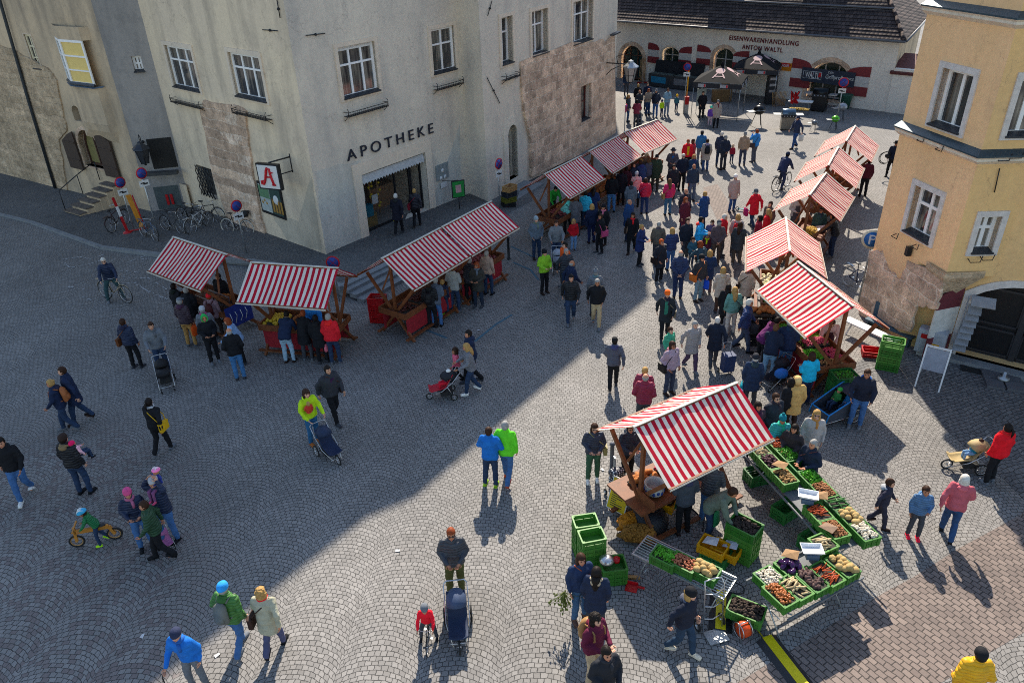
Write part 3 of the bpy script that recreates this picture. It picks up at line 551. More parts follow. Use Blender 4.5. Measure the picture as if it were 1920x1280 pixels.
# ------------------------------------------------------------------ left building
lb = thing('old_town_house', 'old stone and plaster house at the left edge with an arched window between brown shutters', 'building')
WF1, WGL = Wall(Q3, Q1), Wall(Q1, Q0)
r_n = WF1.rect(44, 64, 80, 130); r_a = WF1.rect(139, 240, 200, 318); r_ni = WF1.rect(131, 197, 156, 229)
m = MB(); WF1.mesh(m, -12, WF1.L, -.2, 24, [rectp(r_n), archp(r_a, (r_a[1]-r_a[0])/2), archp(r_ni, .3)], reveal=.6); m.build('front_wall', PL_OLD, lb)
r_s = WGL.rect(245, 106, 271, 134); r_o = WGL.rect(294, 276, 330, 322)
m = MB(); WGL.mesh(m, 0, WGL.L+.02, -.2, 24, [rectp(r_s)], reveal=.3); m.build('side_wall', PL_SHADE, lb)
bk = [Q0+V((-.2, 0, 0)), V((-20, 52, 0)), V((-50, 70, 0)), Q3+V((-14, 9.6, 0))]; m = MB(); fp = [Q3-WF1.u*12, Q1]+bk[:3]
m.add([(p.x, p.y, 24) for p in fp], geometry.tessellate_polygon([[V((p.x, p.y, 0)) for p in fp]]))
for a, b in zip(fp[1:], fp[2:]+fp[:1]): 
    if a != Q1: m.add([(a.x, a.y, 0), (b.x, b.y, 0), (b.x, b.y, 24), (a.x, a.y, 24)], [(0, 1, 2, 3)])
m.build('roof', M('dark_roof'), lb)
add_window(lb, WF1, r_n, wd=.1, cols=2, rows=(.35, .68), trim=.02, framemat=M('cream_frame', (.75, .66, .45), .6), bar=.06)
add_window(lb, WGL, r_s, wd=.25, cols=2, rows=(.5,), trim=.02, surround=False)
aw = add_window(lb, WF1, r_a, wd=.32, cols=2, rows=(), arch=(r_a[1]-r_a[0])/2, trim=.16, framemat=M('brown_frame', (.07, .03, .02), .6), trimmat=ST_PINK, sill=False, glass=M('dull_yellow_pane', (.25, .22, .09), .3))  # pane coloured an even dull yellow
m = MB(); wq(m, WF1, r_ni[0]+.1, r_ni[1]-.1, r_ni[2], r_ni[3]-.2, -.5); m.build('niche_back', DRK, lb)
SHB = M('shutter_brown', (.055, .033, .024), .6, bmp=.4)
for (xa, ya), s in (((112, 290), -1), ((214, 296), 1)):
    u0, u1, z0, z1 = r_a; wd_ = 1.15; m = MB(); e = u0-.08 if s < 0 else u1+.08; c = e+s*wd_; poly = [(e, z0-.25), (e, z1-.15), (e+s*wd_*.45, z1-.02 if s > 0 else z1-.35), (c, z1-.7 if s < 0 else z1-.3), (c, z0-.25)]
    if s > 0: poly = poly[::-1]
    m.prism(poly, .07, WF1.pt(0, 0, .1), WF1.u, WF1.z)
    for zz in (z0+.2, z1-.75): m.prism([(min(e, c)+.05, zz), (max(e, c)-.05, zz), (max(e, c)-.05, zz+.07), (min(e, c)+.05, zz+.07)], .03, WF1.pt(0, 0, .172), WF1.u, WF1.z)
    m.build('shutter', SHB, lb)
# oriel window
a = WF1.at(108, 76); b = WF1.at(188, 158); zc = b[1]; u0, u1 = a[0], b[0]; zt = a[1]; mid = u0+(u1-u0)*.36; D = .42
o = MB(); 
def orl(z): return [WF1.pt(u0-.12, z, 0), WF1.pt(mid, z, D), WF1.pt(u1+.2, z, D*.85), WF1.pt(u1+.35, z, 0)]
lv = [(zc-2.6, .15), (zc-2.1, .8), (zc-1.75, 1.0), (zc-1.75, .9), (zc-.05, .9)]
for (za, ka), (zb, kb) in zip(lv, lv[1:]):
    A1 = [WF1.pt(0, za, 0)+(p-WF1.pt((p-WF1.p).dot(WF1.u), za, 0))*ka+WF1.u*(p-WF1.p).dot(WF1.u) for p in orl(za)]; B1 = [WF1.pt(0, zb, 0)+(p-WF1.pt((p-WF1.p).dot(WF1.u), zb, 0))*kb+WF1.u*(p-WF1.p).dot(WF1.u) for p in orl(zb)]
    o.add(A1+B1, [(i, i+1, 5+i, 4+i) for i in range(3)])
orb = o.build('oriel', PL_OLD, lb, nrm=False); o = MB(); o.add(orl(zt+.15)+orl(zt+.7), [(0, 1, 5, 4), (1, 2, 6, 5), (2, 3, 7, 6), (3, 0, 4, 7)]); o.build('lintel', PL_OLD, orb, nrm=False)
pts = orl(zc); Y_GL = M('golden_reflection_pane', (.85, .62, .20), .5, var=.08)  # golden reflection of the oriel window put into its pane colour
for k, (a, b) in enumerate(((pts[0], pts[1]), (pts[1], pts[2]))):
    w2 = Wall(a, b); f = add_window(orb, w2, (0, w2.L, zc, zt+.15), wd=.03, cols=1, rows=(.36, .68), trim=.02, surround=False, glass=M('pale_curtain', (.2, .23, .2), .3) if k == 0 else Y_GL, bar=.07)
m = MB(); q = orl(zc-.05); m.add([p+V((0, 0, 0)) for p in q]+[p+WF1.n*.12+V((0, 0, -.06)) for p in q], [(i, i+1, 5+i, 4+i) for i in range(3)]); m.build('sill', M('blue_sill', (.1, .14, .19), .5), orb, nrm=False)
patch('rubble_wall', WF1, [(-140, 30), (-40, 75), (28, 92), (92, 128), (108, 150), (120, 210), (127, 245), (112, 262), (120, 300), (128, 356), (60, 345), (-60, 305), (-140, 290)], ST_DARK, par=lb, th=.07)
m = MB(); m.tube([WF1.pt(*WF1.at(-6, -40), .16), WF1.pt(*WF1.at(6, 0), .16), WF1.pt(*WF1.at(60, 190), .16), WF1.pt(*WF1.at(112, 361), .16)], .075, 8); m.build('downpipe', M('zinc_pipe', (.05, .06, .07), .5, .5), lb)
lantern('house_lantern', 'black six-sided lantern on the wall beside the brown shutters', WGL, 268, 266, .8, .9)
# lean-to opening between the houses
m = MB(); a = WF0.at(322, 275); p0 = WGL.pt(WGL.L*.55, 0, 0)
m.box(V((-16.1, 34.25, 2.0)), (1.5, .35, .14), rz=.1); m.build('stone_ledge', M('ledge_dark', (.06, .06, .06), .8), lb)
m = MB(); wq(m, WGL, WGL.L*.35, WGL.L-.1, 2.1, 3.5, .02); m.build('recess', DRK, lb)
m = MB(); wq(m, WGL, WGL.L*.2, WGL.L-.35, .15, 1.25, .03); hb = m.build('cellar_hatch', M('hatch_frame', (.08, .1, .1), .7), lb); m = MB(); m.box(WGL.pt(WGL.L-.1, .75, .18), (.6, .06, 1.1), rz=-.7); m.build('hatch_door', PL_YEL, hb); m = MB(); m.box(WGL.pt(WGL.L*.48, .6, .06), (.12, .05, .5)); m.box(WGL.pt(WGL.L*.48+.2, .6, .06), (.12, .05, .5)); m.build('red_valve', REDP, hb)
# stone stairs to the arched opening
b0 = G(138, 404, 0); iu, iv = WF1.u, -WF1.n; run = max(.8, (b0-WF1.p).dot(WF1.n)); ns = 6
m = MB()
for i in range(ns):
    d = run*i/ns; c = b0+iv*(d+run/ns/2)+iu*(.12*i); ang = atan2(iu.y, iu.x); z = .19*(i+1)
    m.cur = 1; m.box((c.x, c.y, (z-.05)/2), (1.35-.06*i, run/ns+.0, z-.05), rz=ang); m.cur = 0; m.box((c.x-iv.x*.03, c.y-iv.y*.03, z-.025), (1.4-.06*i, run/ns+.07, .055), rz=ang)
m.build('stone_stair', [STEPD, PL_OLD], lb)
m = MB(); p1 = b0+iu*-.6; p2 = b0+iv*run*.5+iu*-.5; p3 = b0+iv*run*.95+iu*-.3; tops = []
for p, z in ((p1, .2), (p2, .7), (p3, 1.15)): m.tube([V((p.x, p.y, z)), V((p.x, p.y, z+.95))], .022, 5); tops.append(V((p.x, p.y, z+.95)))
m.tube(tops, .024, 5); m.build('handrail', DARKM, lb)
# repainted lower wall areas
for w, px, c in ((WS1, [(590, 322), (676, 300), (690, 445), (612, 474)], (.64, .60, .52)), (WS1, [(822, 345), (862, 232), (866, 372), (812, 386)], (.60, .58, .52)), (WF0, [(510, 400), (560, 415), (585, 330), (604, 470), (540, 452)], (.60, .52, .40))):
    o = patch('repainted_plaster', w, px, plaster('repaint%d' % len(_mc), c, tuple(x*.92 for x in c), tuple(x*.6 for x in c), st=.8), th=.006)
# ------------------------------------------------------------------ hardware shop
hw = thing('hardware_shop', 'low cream hardware shop with dark tiled roof, red lettering and red-white shutters', 'building')
PL_CRM = plaster('shop_plaster', (.92, .84, .72), (.88, .80, .69), (.68, .61, .53), st=.4); HR = G(1660, 210); HL = V((11.29, 61.82, 0)); HL = HL+(HL-HR)*.35
WH = Wall(HL, HR); ez = WH.at(1440, 57)[1]
def tiles():
    k = NT('roof_tiles'); uv = k.n('TexCoord'); mp = k.n('Mapping'); k.l(uv.outputs['Object'], mp.inputs[0]); mp.inputs['Rotation'].default_value = (0, 0, -atan2(WH.u.y, WH.u.x))
    sp = k.n('SeparateXYZ'); k.l(mp.outputs[0], sp.inputs[0]); cb = k.n('CombineXYZ'); k.l(sp.outputs[0], cb.inputs[0]); k.l(sp.outputs[2], cb.inputs[1])
    br = k.n('TexBrick'); k.l(cb.outputs[0], br.inputs['Vector']); br.offset = .5
    for nm, v in (('Scale', 1), ('Mortar Size', .025), ('Mortar Smooth', .6), ('Brick Width', .26), ('Row Height', .2)): br.inputs[nm].default_value = v
    br.inputs['Color1'].default_value = (.05, .038, .036, 1); br.inputs['Color2'].default_value = (.11, .08, .07, 1); br.inputs['Mortar'].default_value = (.015, .013, .015, 1)
    k.l(br.outputs['Color'], k.b.inputs['Base Color']); k.set(.85, 0, .2)
    saw = k.math('FRACT', k.math('DIVIDE', sp.outputs[2], .2)); sx = k.math('ABSOLUTE', k.math('SINE', k.math('MULTIPLY', sp.outputs[0], pi/.26)))
    k.bump(k.math('ADD', k.math('SUBTRACT', 1, saw), k.math('MULTIPLY', sx, .6)), .9, .05); return k.m
TILE = tiles()
sl_px = [(1240, 87, 1270, 117), (1333, 87, 1372, 125), (1512, 112, 1590, 180)]
wins = [WH.rect(*p) for p in sl_px]; wins[1] = WH.rect(1340, 89, 1374, 140); wins[2] = WH.rect(1522, 113, 1586, 190); wins[0] = WH.rect(1243, 87, 1272, 121)
dr = WH.rect(1166, 84, 1203, 152); dr = (dr[0], dr[1], 0, dr[3]); holes = [archp(wins[0], .35), archp(wins[1], .6), archp(wins[2], 1.0), archp(dr, (dr[1]-dr[0])*.45)]
m = MB(); WH.mesh(m, 0, WH.L, -.1, ez, holes, reveal=.35); m.build('front_wall', PL_CRM, hw)
S0 = WH.pt(WH.L, 0); SD = (V((38, 70, 0))-S0).normalized(); WSD = Wall(S0, S0+SD*14); m = MB(); WSD.mesh(m, 0, 14, -.1, ez+.1); m.build('side_wall', PL_OLD, hw)
rn = -WH.n; up = V((0, 0, 1)); sl = .95   # roof rises away from the eave, with a hip at the right end
e0, e1 = WH.pt(-2, ez, .45), WH.pt(WH.L+.35, ez, .45); hd = (rn-WH.u*.95); h1 = e1+V((hd.x, hd.y, 0))*5+up*5*sl; h0 = e0+rn*5+up*5*sl
def roofband(t0, t1, z):
    a, b = e0+rn*t0+up*(t0*sl+z), e0+rn*t1+up*(t1*sl+z); k = lambda t: WH.L+2.35-.95*t+.0
    return [a, a+WH.u*k(t0), b+WH.u*k(t1), b]
m = MB(); vs = roofband(0, 9, -.04); m.add(vs, [(0, 1, 2, 3)])
e2_ = WSD.pt(13, ez, .45); m.add([vs[1], e2_, e2_+V((-8, 4, 8)), vs[2]], [(0, 1, 2, 3)])
# courses of real tile steps
rows = 42
for i in range(rows):
    t0, t1 = i*.2, i*.2+.2; q = roofband(t0, t1, 0); m.add([q[0]+up*.05, q[1]+up*.05, q[2]+up*.012, q[3]+up*.012, q[0], q[1]], [(0, 1, 2, 3), (4, 5, 1, 0)])
rf = m.build('tiled_roof', TILE, hw, nrm=False)
m = MB(); m.tube([e0+WH.n*.06-up*.05, e1+WH.n*.06-up*.05+WH.u*.1], .08, 8); m.tube([e1+WH.u*.15, e2_+WSD.n*.1], .07, 8); g0 = roofband(1.55, 1.6, .14); m.tube([g0[0], g0[1]], .07, 6); m.tube([g0[0]-up*.12, g0[1]-up*.12], .03, 6); m.build('gutter', M('zinc', (.14, .14, .15), .55, .5), hw)
m = MB(); n = 22
for i in range(n): a = vs[1].lerp(vs[2], i/n); b = vs[1].lerp(vs[2], (i+.9)/n); m.tube([a+up*.06, b+up*.12], [.13, .1], 6)
m.build('hip_ridge', TILE, hw)
for u in (WH.L*.43, WH.L*.715): 
    q = roofband(2.6, 3.4, 0); c = e0+WH.u*(u+2)+rn*3.2+up*(3.2*sl+.7); m = MB(); m.box(c, (1.5, 2.6, 1.7), rz=atan2(WH.u.y, WH.u.x)); m.cur = 1; m.box(c+up*.95+WH.n*.2, (1.9, 3.0, .12), rz=atan2(WH.u.y, WH.u.x)); m.build('dormer', [M('dormer_dark', (.03, .028, .033), .7), M('zinc')], hw)
GRN = M('green_pane', (.03, .045, .035), .2); DFR = M('pale_frame', (.4, .4, .38), .5)
add_window(hw, WH, wins[0], wd=.3, cols=2, rows=(.5,), arch=.35, trim=.12, trimmat=TRIM, glass=GRN, framemat=DFR, sill=False)
add_window(hw, WH, wins[1], wd=.3, cols=2, rows=(.45,), arch=.6, trim=.25, trimmat=ST_PINK, glass=GRN, framemat=DFR, sill=False)
add_window(hw, WH, wins[2], wd=.35, cols=3, rows=(.3, .6), arch=1.0, trim=.3, trimmat=ST_PINK, glass=GRN, framemat=DFR, sill=False)
f = add_window(hw, WH, dr, wd=.35, cols=3, rows=(.3,), arch=(dr[1]-dr[0])*.45, trim=.3, trimmat=ST_PINK, glass=M('teal_pane', (.02, .05, .05), .2), framemat=M('brown_frame'), sill=False); f.name = 'arched_door'
SHR = M('shutter_red', (.24, .03, .035), .55, var=.1); SHW = M('shutter_white', (.62, .6, .56), .6)
def hshut(x0, x1, y0, y1, hi):
    u0, u1, z0, z1 = WH.rect(x0, y0, x1, y1); h = z1-z0; n = 6; m = MB(); O = WH.pt(0, 0, .03); T = .06
    def P(lo, hi_, th): m.prism([(u0, lo), (u1, lo), (u1, hi_), (u0, hi_)], th, O, WH.u, WH.z)
    P(z0, z0+h*.32, T); m.cur = 1; P(z0+h*.32, z0+h*.66, T); m.cur = 0
    top = [(u0+(u1-u0)*i/n, z0+h*(.66+.34*(sqrt(max(0, 1-(i/n)**2))*.75+.25 if hi < 0 else sqrt(max(0, 1-(1-i/n)**2))*.75+.25))) for i in range(n+1)]
    m.prism([(u0, z0+h*.66), (u1, z0+h*.66)]+top[::-1], T, O, WH.u, WH.z); m.build('shutter', [SHR, SHW], hw)
for a in ((1217, 1235, 80, 119, -1), (1275, 1295, 86, 126, 1), (1309, 1331, 84, 123, -1), (1377, 1402, 94, 130, 1), (1488, 1517, 109, 166, -1), (1590, 1624, 122, 182, 1)): hshut(*a)
LR = M('letter_red', (.18, .02, .03), .5)
text_mesh('lettering', 'EISENWARENHANDLUNG', WH, 1367, 75, 1497, 87, LR, hw, hgt=.30, bold=True, spacing=1.15); text_mesh('lettering', 'ANTON WALTL', WH, 1391, 92, 1467, 99, LR, hw, hgt=.30, bold=True, spacing=1.15)
# annex with small tiled roof and gate
an = thing('gate_annex', 'small cream wall block with a red tiled canopy beside an iron gate', 'outbuilding', G(1680, 212))
m = MB(); m.box((.9, .5, 1.35), (1.9, 2.2, 2.7), rz=-.75); m.build('block', PL_CRM, an); m = MB(); m.box((.85, .45, 2.85), (2.3, 2.4, .16), rz=-.75, m=Matrix.Rotation(-.75, 3, 'Z') @ Matrix.Rotation(.35, 3, 'X')); m.build('canopy_roof', M('red_tiles', (.16, .05, .045), .7, var=.4, sc=12), an)
gt = thing('iron_gate', 'dark iron bar gate between the cream annex and the yellow house', 'gate', G(1712, 205)); m = MB()
for i in range(14): m.tube([(-.2+.17*i, .05*i, 0), (-.2+.17*i, .05*i, 3.1)], .02, 5)
for z in (.3, 1.6, 2.9): m.tube([(-.3, 0, z), (2.1, .65, z)], .025, 5)
m.build('bars', DARKM, gt); m = MB(); m.box((.6, .05, 2.6), (.7, .04, .45)); m.build('notice', M('cream_notice', (.6, .55, .4), .6), gt)
# ------------------------------------------------------------------ yellow house
yh = thing('yellow_corner_house', 'yellow plastered corner house with blue-grey cornices and an open shop doorway', 'building')
PL_Y1 = plaster('yellow_plaster', (.88, .55, .27), (.92, .58, .31), (.64, .42, .23), st=.5); PL_Y2 = plaster('ochre_plaster', (.86, .56, .25), (.80, .51, .22), (.62, .41, .22), st=.4)
Fp, Pm = G(1612, 588), G(1682, 642); Wt = Wall(Fp, Pm); a = Wt.at(1772, 520); Pc = Wt.pt(a[0], 0); zb = a[1]
Fb = Fp-Wt.u*.05; WY1 = Wall(Fb, Pc); P3 = G(1920, 702); WY3 = Wall(Pm, Pm+(P3-Pm).normalized()*9); xe = WY3.at(1850, 560)[0]; PX = WY3.pt(xe, 0); WY2 = Wall(Pc, PX)
uc = WY1.L; up_m = (Pm-WY1.p).dot(WY1.u)
y1 = [WY1.rect(1757, 130, 1817, 262), WY1.rect(1705, 352, 1746, 458)]; y1[0] = WY1.rect(1765, 128, 1812, 258); y1[1] = WY1.rect(1716, 346, 1746, 452)
def quadr(w, tl, tr, br_, bl):
    p = [w.at(*q) for q in (tl, tr, br_, bl)]; return ((p[0][0]+p[3][0])/2, (p[1][0]+p[2][0])/2, (p[2][1]+p[3][1])/2, (p[0][1]+p[1][1])/2)
y1[0] = quadr(WY1, (1771, 126), (1830, 142), (1799, 251), (1744, 231)); y1[1] = quadr(WY1, (1719, 348), (1766, 367), (1744, 456), (1696, 432))
y2 = [quadr(WY2, (1836, 409), (1882, 402), (1857, 470), (1823, 476)), quadr(WY2, (1914, 152), (1972, 142), (1948, 250), (1885, 260))]
m = MB(); WY1.mesh(m, 0, uc, zb, 15, [rectp(r) for r in y1], reveal=.35); WY1.mesh(m, 0, up_m, -.1, zb); m.build('west_wall', PL_Y1, yh)
m = MB(); WY2.mesh(m, 0, WY2.L, zb, 15, [rectp(r) for r in y2], reveal=.35); WY3.mesh(m, xe, 9, zb, 15); m.build('south_wall', PL_Y2, yh)
a0 = WY3.at(1775, 600); b0 = WY3.at(1895, 712); dru = (WY3.at(1785, 683)[0], WY3.at(1895, 712)[0]+.3, .12, WY3.at(1822, 569)[1]); dru = (dru[0], dru[0]+2.75, .12, 2.62)
m = MB(); WY3.mesh(m, 0, 9, -.1, zb, [archp(dru, .55)], reveal=.4); m.build('shop_wall', PL_Y2, yh)
for r, w in ((y1[0], WY1), (y1[1], WY1), (y2[0], WY2), (y2[1], WY2)):
    tall = w is WY1; add_window(yh, w, r, wd=.24, cols=2, rows=(.36,) if r is not y1[0] and r is not y2[1] else (), trim=.15, trimmat=M('white_surround', (.66, .61, .57), .7), bar=.085)
def cornice(z, w, name, d=.2):
    P = [WY1.pt(-.06, z, 0), WY1.pt(uc, z, 0), WY2.pt(WY2.L, z, 0), WY3.pt(9, z, 0)]; N = [WY1.n, WY2.n, WY3.n]; u = V((0, 0, 1))
    mt = [N[0]-WY1.u*.08]+[(a+b)/(1+a.dot(b)) for a, b in zip(N, N[1:])]+[N[2]]
    rows = [(0, .15), (d, .02), (d, -.02), (d*.7, -.07), (d*.7, -.13), (0, -.24)]; m = MB(); m.v = [tuple(p+q*o+u*h) for o, h in rows for p, q in zip(P, mt)]
    for r in range(5):
        for i in range(3): m.f.append([r*4+i, r*4+i+1, r*4+5+i, r*4+4+i]); m.mi.append(0 if r < 2 else 1); m.sm.append(False)
    m.f.append([0, 4, 8, 12, 16, 20]); m.mi.append(1); m.sm.append(False)
    m.build(name, [M('blue_grey_tin', (.045, .075, .095), .45, .3), M('cornice_stone', (.72, .64, .52), .8)], yh, nrm=False)
cornice(WY1.at(1772, 258)[1]-.12, WY1, 'cornice'); cornice(WY1.at(1830, 18)[1]-.05, WY1, 'cornice')
# solid behind the walls, roof overhang casting the shadow edge
m = MB(); far = WY1.p+V((18, 14, 0)); fp = [WY1.p, Pc, WY3.pt(9, 0), WY3.pt(9, 0)+V((10, 9, 0)), far]; n = 5
cc = sum(fp, V())/5; m.add([(p.x+(p.x-cc.x)*.045, p.y+(p.y-cc.y)*.045, 15) for p in fp], [tuple(range(5))])
for a, b in ((fp[3], fp[4]), (fp[4], fp[0])): m.add([(a.x, a.y, 0), (b.x, b.y, 0), (b.x, b.y, 15), (a.x, a.y, 15)], [(0, 1, 2, 3)])
q = Pm+V((6, 3, 0)); m.add([(Pm.x+.3, Pm.y+.6, -.05), (q.x+6, q.y-5, -.05), (q.x+6, q.y-5, zb-.1), (Pm.x+.3, Pm.y+.6, zb-.1)], [(0, 1, 2, 3)]) if False else None
m.build('roof', M('dark_roof'), yh)
m = MB(); m.add([(p.x, p.y, zb+.005) for p in (Pm, Pc, PX)], [(0, 1, 2)]); m.build('soffit', PL_Y2, yh, nrm=False)
# stone parts of the west wall and corbel
patch('stone_patch', WY1, [(1632, 470), (1655, 470), (1672, 510), (1690, 525), (1703, 488), (1772, 520), (1766, 545), (1757, 580), (1722, 572), (1708, 622), (1612, 590)], ST_PINK, th=.05, par=yh)
m = MB(); k = MB(); b0_ = Pc+V((0, 0, zb)); w1, w2 = -WY1.u, WY2.u; z = V((0, 0, 1)); tops = [b0_+w1*.75+WY1.n*.06, b0_+(WY1.n+WY2.n)*.08, b0_+w2*1.05+WY2.n*.06]; bots = [b0_+w1*.35-z*1.0-WY1.n*.2, b0_-z*1.1-(WY1.n+WY2.n)*.25, b0_+w2*.35-z*.85-WY2.n*.3]
m.add([p+z*.18 for p in tops]+tops+bots+[p-(WY1.n+WY2.n)*.5 for p in bots], [(0, 1, 4, 3), (1, 2, 5, 4), (3, 4, 7, 6), (4, 5, 8, 7), (6, 7, 10, 9), (7, 8, 11, 10)]); m.build('corbel', ST_DARK, yh, nrm=False)
m = MB()
for w, l in ((WY1, ((1735, 264), (1770, 281), (1686, 444), (1724, 464))), (WY2, ((1875, 298), (1898, 293), (1822, 487), (1845, 483)))):
    for x, y in l: m = MB(); a = w.at(x, y); m.tube([w.pt(a[0]-.13, a[1]+.05, .02), w.pt(a[0]-.13, a[1], .18), w.pt(a[0]+.13, a[1], .18), w.pt(a[0]+.16, a[1]+.18, .18)], .014, 5); m.build('wall_hook', DARKM, yh)
m = MB(); a = WY2.at(1873, 315); b = WY2.at(1863, 360); m.tube([WY2.pt(*a, .04), WY2.pt(*b, .04)], .015, 5); m.build('wall_anchor', DARKM, yh)
a = WY1.at(1709, 470); m = MB(); m.box(WY1.pt(a[0], a[1], .1), (.14, .14, .28)); m.build('wall_lamp', DARKM, yh)
# shop doorway
u0, u1, z0, z1 = dru; m = MB(); oo = archp((u0-.22, u1+.22, z0, z1+.2), .65); ii = archp(dru, .55); n = len(oo); vs = [WY3.pt(a, c, .05) for a, c in oo]+[WY3.pt(a, c, .05) for a, c in ii]+[WY3.pt(a, c, -.01) for a, c in oo]
m.add(vs, [(j, (j+1) % n, n+(j+1) % n, n+j) for j in range(1, n)]+[(2*n+j, 2*n+(j+1) % n, (j+1) % n, j) for j in range(n)]); m.build('door_surround', M('white_surround'), yh, nrm=False)
sd_ = MB(); wq(sd_, WY3, u0-.1, u1+.1, z0, z1, -.45); sdo = sd_.build('shop_door', M('shop_dark', (.012, .012, .014), .35), yh); m = MB(); mid = (u0+u1)/2
for k in range(2):
    a, b = (u0, mid-.05) if k == 0 else (mid+.05, u1)
    for zz, zh in ((z0+.05, .85), (z0+1.0, 1.15)):
        for p, q_, r1, r2 in ((a, b, zz, zz+.07), (a, b, zz+zh-.07, zz+zh), (a, a+.08, zz, zz+zh), (b-.08, b, zz, zz+zh)): m.prism([(p, r1), (q_, r1), (q_, r2), (p, r2)], .05, WY3.pt(0, 0, -.44), WY3.u, WY3.z)
m.prism(rectp((mid-.08, mid+.08, z0, z1-.05)), .09, WY3.pt(0, 0, -.44), WY3.u, WY3.z); m.build('door_frame', M('door_black', (.03, .03, .035), .4), sdo)
rr = random.Random(3); m = MB(); cl = ['#2a5aa0', '#c03a2a', '#d8c040', '#e0e0dc', '#3a8a5a', '#8a4aa0', '#e07a30']
for i in range(5):
    for j in range(4): m.cur = rr.randrange(7); x = mid+.15+i*.2; zz = z0+1.05+j*.27; m.prism(rectp((x, x+.17, zz, zz+.24)), .03, WY3.pt(0, 0, -.36+.03*j*0), WY3.u, WY3.z)
m.build('magazine', [M('mag%d' % i, c, .4) for i, c in enumerate(cl)], sdo)
m = MB(); m.prism(rectp((u0-.15, u1+.2, -.02, .12)), .5, WY3.pt(0, 0, -.1), WY3.u, WY3.z); m.build('threshold', STEPM, yh)
for s, ua in ((0, u0), (1, u1)):   # open shutters striped red and white
    d = (WY3.n*.8-WY3.u*.6) if s == 0 else (WY3.n*.35+WY3.u*.95); w = Wall(WY3.pt(ua-.22, 0) if s == 0 else WY3.pt(ua+.25, 0), WY3.pt(ua, 0)+d*.1); m = MB(); d.normalize(); o = WY3.pt(ua-.24 if s == 0 else ua+.26, 0, .06); H = z1-z0-.2
    for k, (a, b) in enumerate(((0, .28), (.28, .68), (.68, 1))): m.cur = k % 2; m.prism([(0, z0+H*a), (.85, z0+H*a), (.85, z0+H*b-(.3 if k == 2 else 0)), (0, z0+H*b)], .05, o, d, V((0, 0, 1)))
    m.build('shutter', [M('wine_red', (.14, .025, .035), .5), M('shutter_white')], yh)
m = MB(); o = WY3.pt(u0-.1, 0, .35)
for i in range(7): m.box(o+V((.12+.02*i, -.1, .55+.2*i)), (.34, .32, .02), m=Matrix.Rotation(-.5, 3, 'Z') @ Matrix.Rotation(.5, 3, 'X'))
m.box(o+V((.35, -.2, 2.05)), (.6, .4, .03), m=Matrix.Rotation(-.5, 3, 'Z') @ Matrix.Rotation(.4, 3, 'X')); m.tube([o+V((.1, .1, 0)), o+V((.1, .1, 2.1))], .02, 6); rk = m.build('newspaper_rack', M('rack_grey', (.3, .31, .33), .4), None); tag(rk, 'grey metal newspaper rack full of papers beside the dark shop door', 'newspaper rack')
m = MB(); o = WY3.pt(u1+.05, 0, .5)
m.tube([o, o+V((0, 0, 1.9))], .025, 6); m.lathe([(.3, 0), (.3, .05)], o, 10)
for i in range(7):
    for j in range(2): m.cur = 1+rr.randrange(6); m.box(o+V((-.1+.2*j, -.12, .35+.22*i)), (.17, .02, .2), m=Matrix.Rotation(-.6, 3, 'Z') @ Matrix.Rotation(-.25, 3, 'X'))
rk = m.build('magazine_rack', [BLK]+[M('mag%d' % i) for i in range(6)], None); tag(rk, 'tall narrow rack of colourful magazines at the right edge beside the shop door', 'magazine rack')
# ------------------------------------------------------------------ market stalls
def stripes():
    k = NT('striped_canvas'); tc = k.n('TexCoord'); sp = k.n('SeparateXYZ'); k.l(tc.outputs['Object'], sp.inputs[0]); oi = k.n('ObjectInfo')
    n = k.noise(tc.outputs['Object'], 3, 3); f = k.math('FRACT', k.math('DIVIDE', k.math('ADD', sp.outputs[0], k.math('MULTIPLY', n, .004)), .19))
    s = k.math('GREATER_THAN', f, .5); n2 = k.noise(tc.outputs['Object'], 1.6, 5); fd = k.math('MULTIPLY_ADD', oi.outputs['Random'], .2, -.1)
    c = k.mix(s, (.82, .76, .66), (.52, .012, .035)); v = k.math('ADD', k.math('MULTIPLY_ADD', n2, .45, .78), fd); sc = k.n('VectorMath', operation='SCALE'); k.l(c, sc.inputs[0]); k.l(v, sc.inputs['Scale'])
    k.l(sc.outputs[0], k.b.inputs['Base Color']); k.set(.85, 0, .15)
    tr = k.n('BsdfTranslucent'); k.l(sc.outputs[0], tr.inputs[0]); mx = k.n('MixShader'); mx.inputs[0].default_value = .25; out = k.t.nodes['Material Output']
    k.l(k.b.outputs[0], mx.inputs[1]); k.l(tr.outputs[0], mx.inputs[2]); k.l(mx.outputs[0], out.inputs[0])
    k.bump(k.noise(tc.outputs['Object'], 5, 4), .3, .02); return k.m
STRP = stripes(); CREAM = M('cream_hem', (.62, .58, .5), .8)
CLRED = M('red_cloth', (.35, .015, .025), .8)
def canvas(side, L=3.0, wx=1.2, zr=2.9, ze=2.12):
    m = MB(); m.smooth = True; nx, ny = 24, 8; vs = []
    for i in range(nx+1):
        for j in range(ny+1):
            x = -L/2+L*i/nx; t = j/ny; bay = abs(((x+L/2)/(L/2)) % 1-.5)*2
            z = zr+(ze-zr)*t-.07*sin(pi*t)*(1-bay**2)-.014*sin(x*9+t*4)+.018*mn.noise(V((x*2.2, t*3, side*3)))+(-.04*max(0, t-.55)*2.2)
            vs.append((x, side*wx*t, z))
    m.add(vs, [(i*(ny+1)+j, (i+1)*(ny+1)+j, (i+1)*(ny+1)+j+1, i*(ny+1)+j+1) for i in range(nx) for j in range(ny)])
    return m
_cv = {}
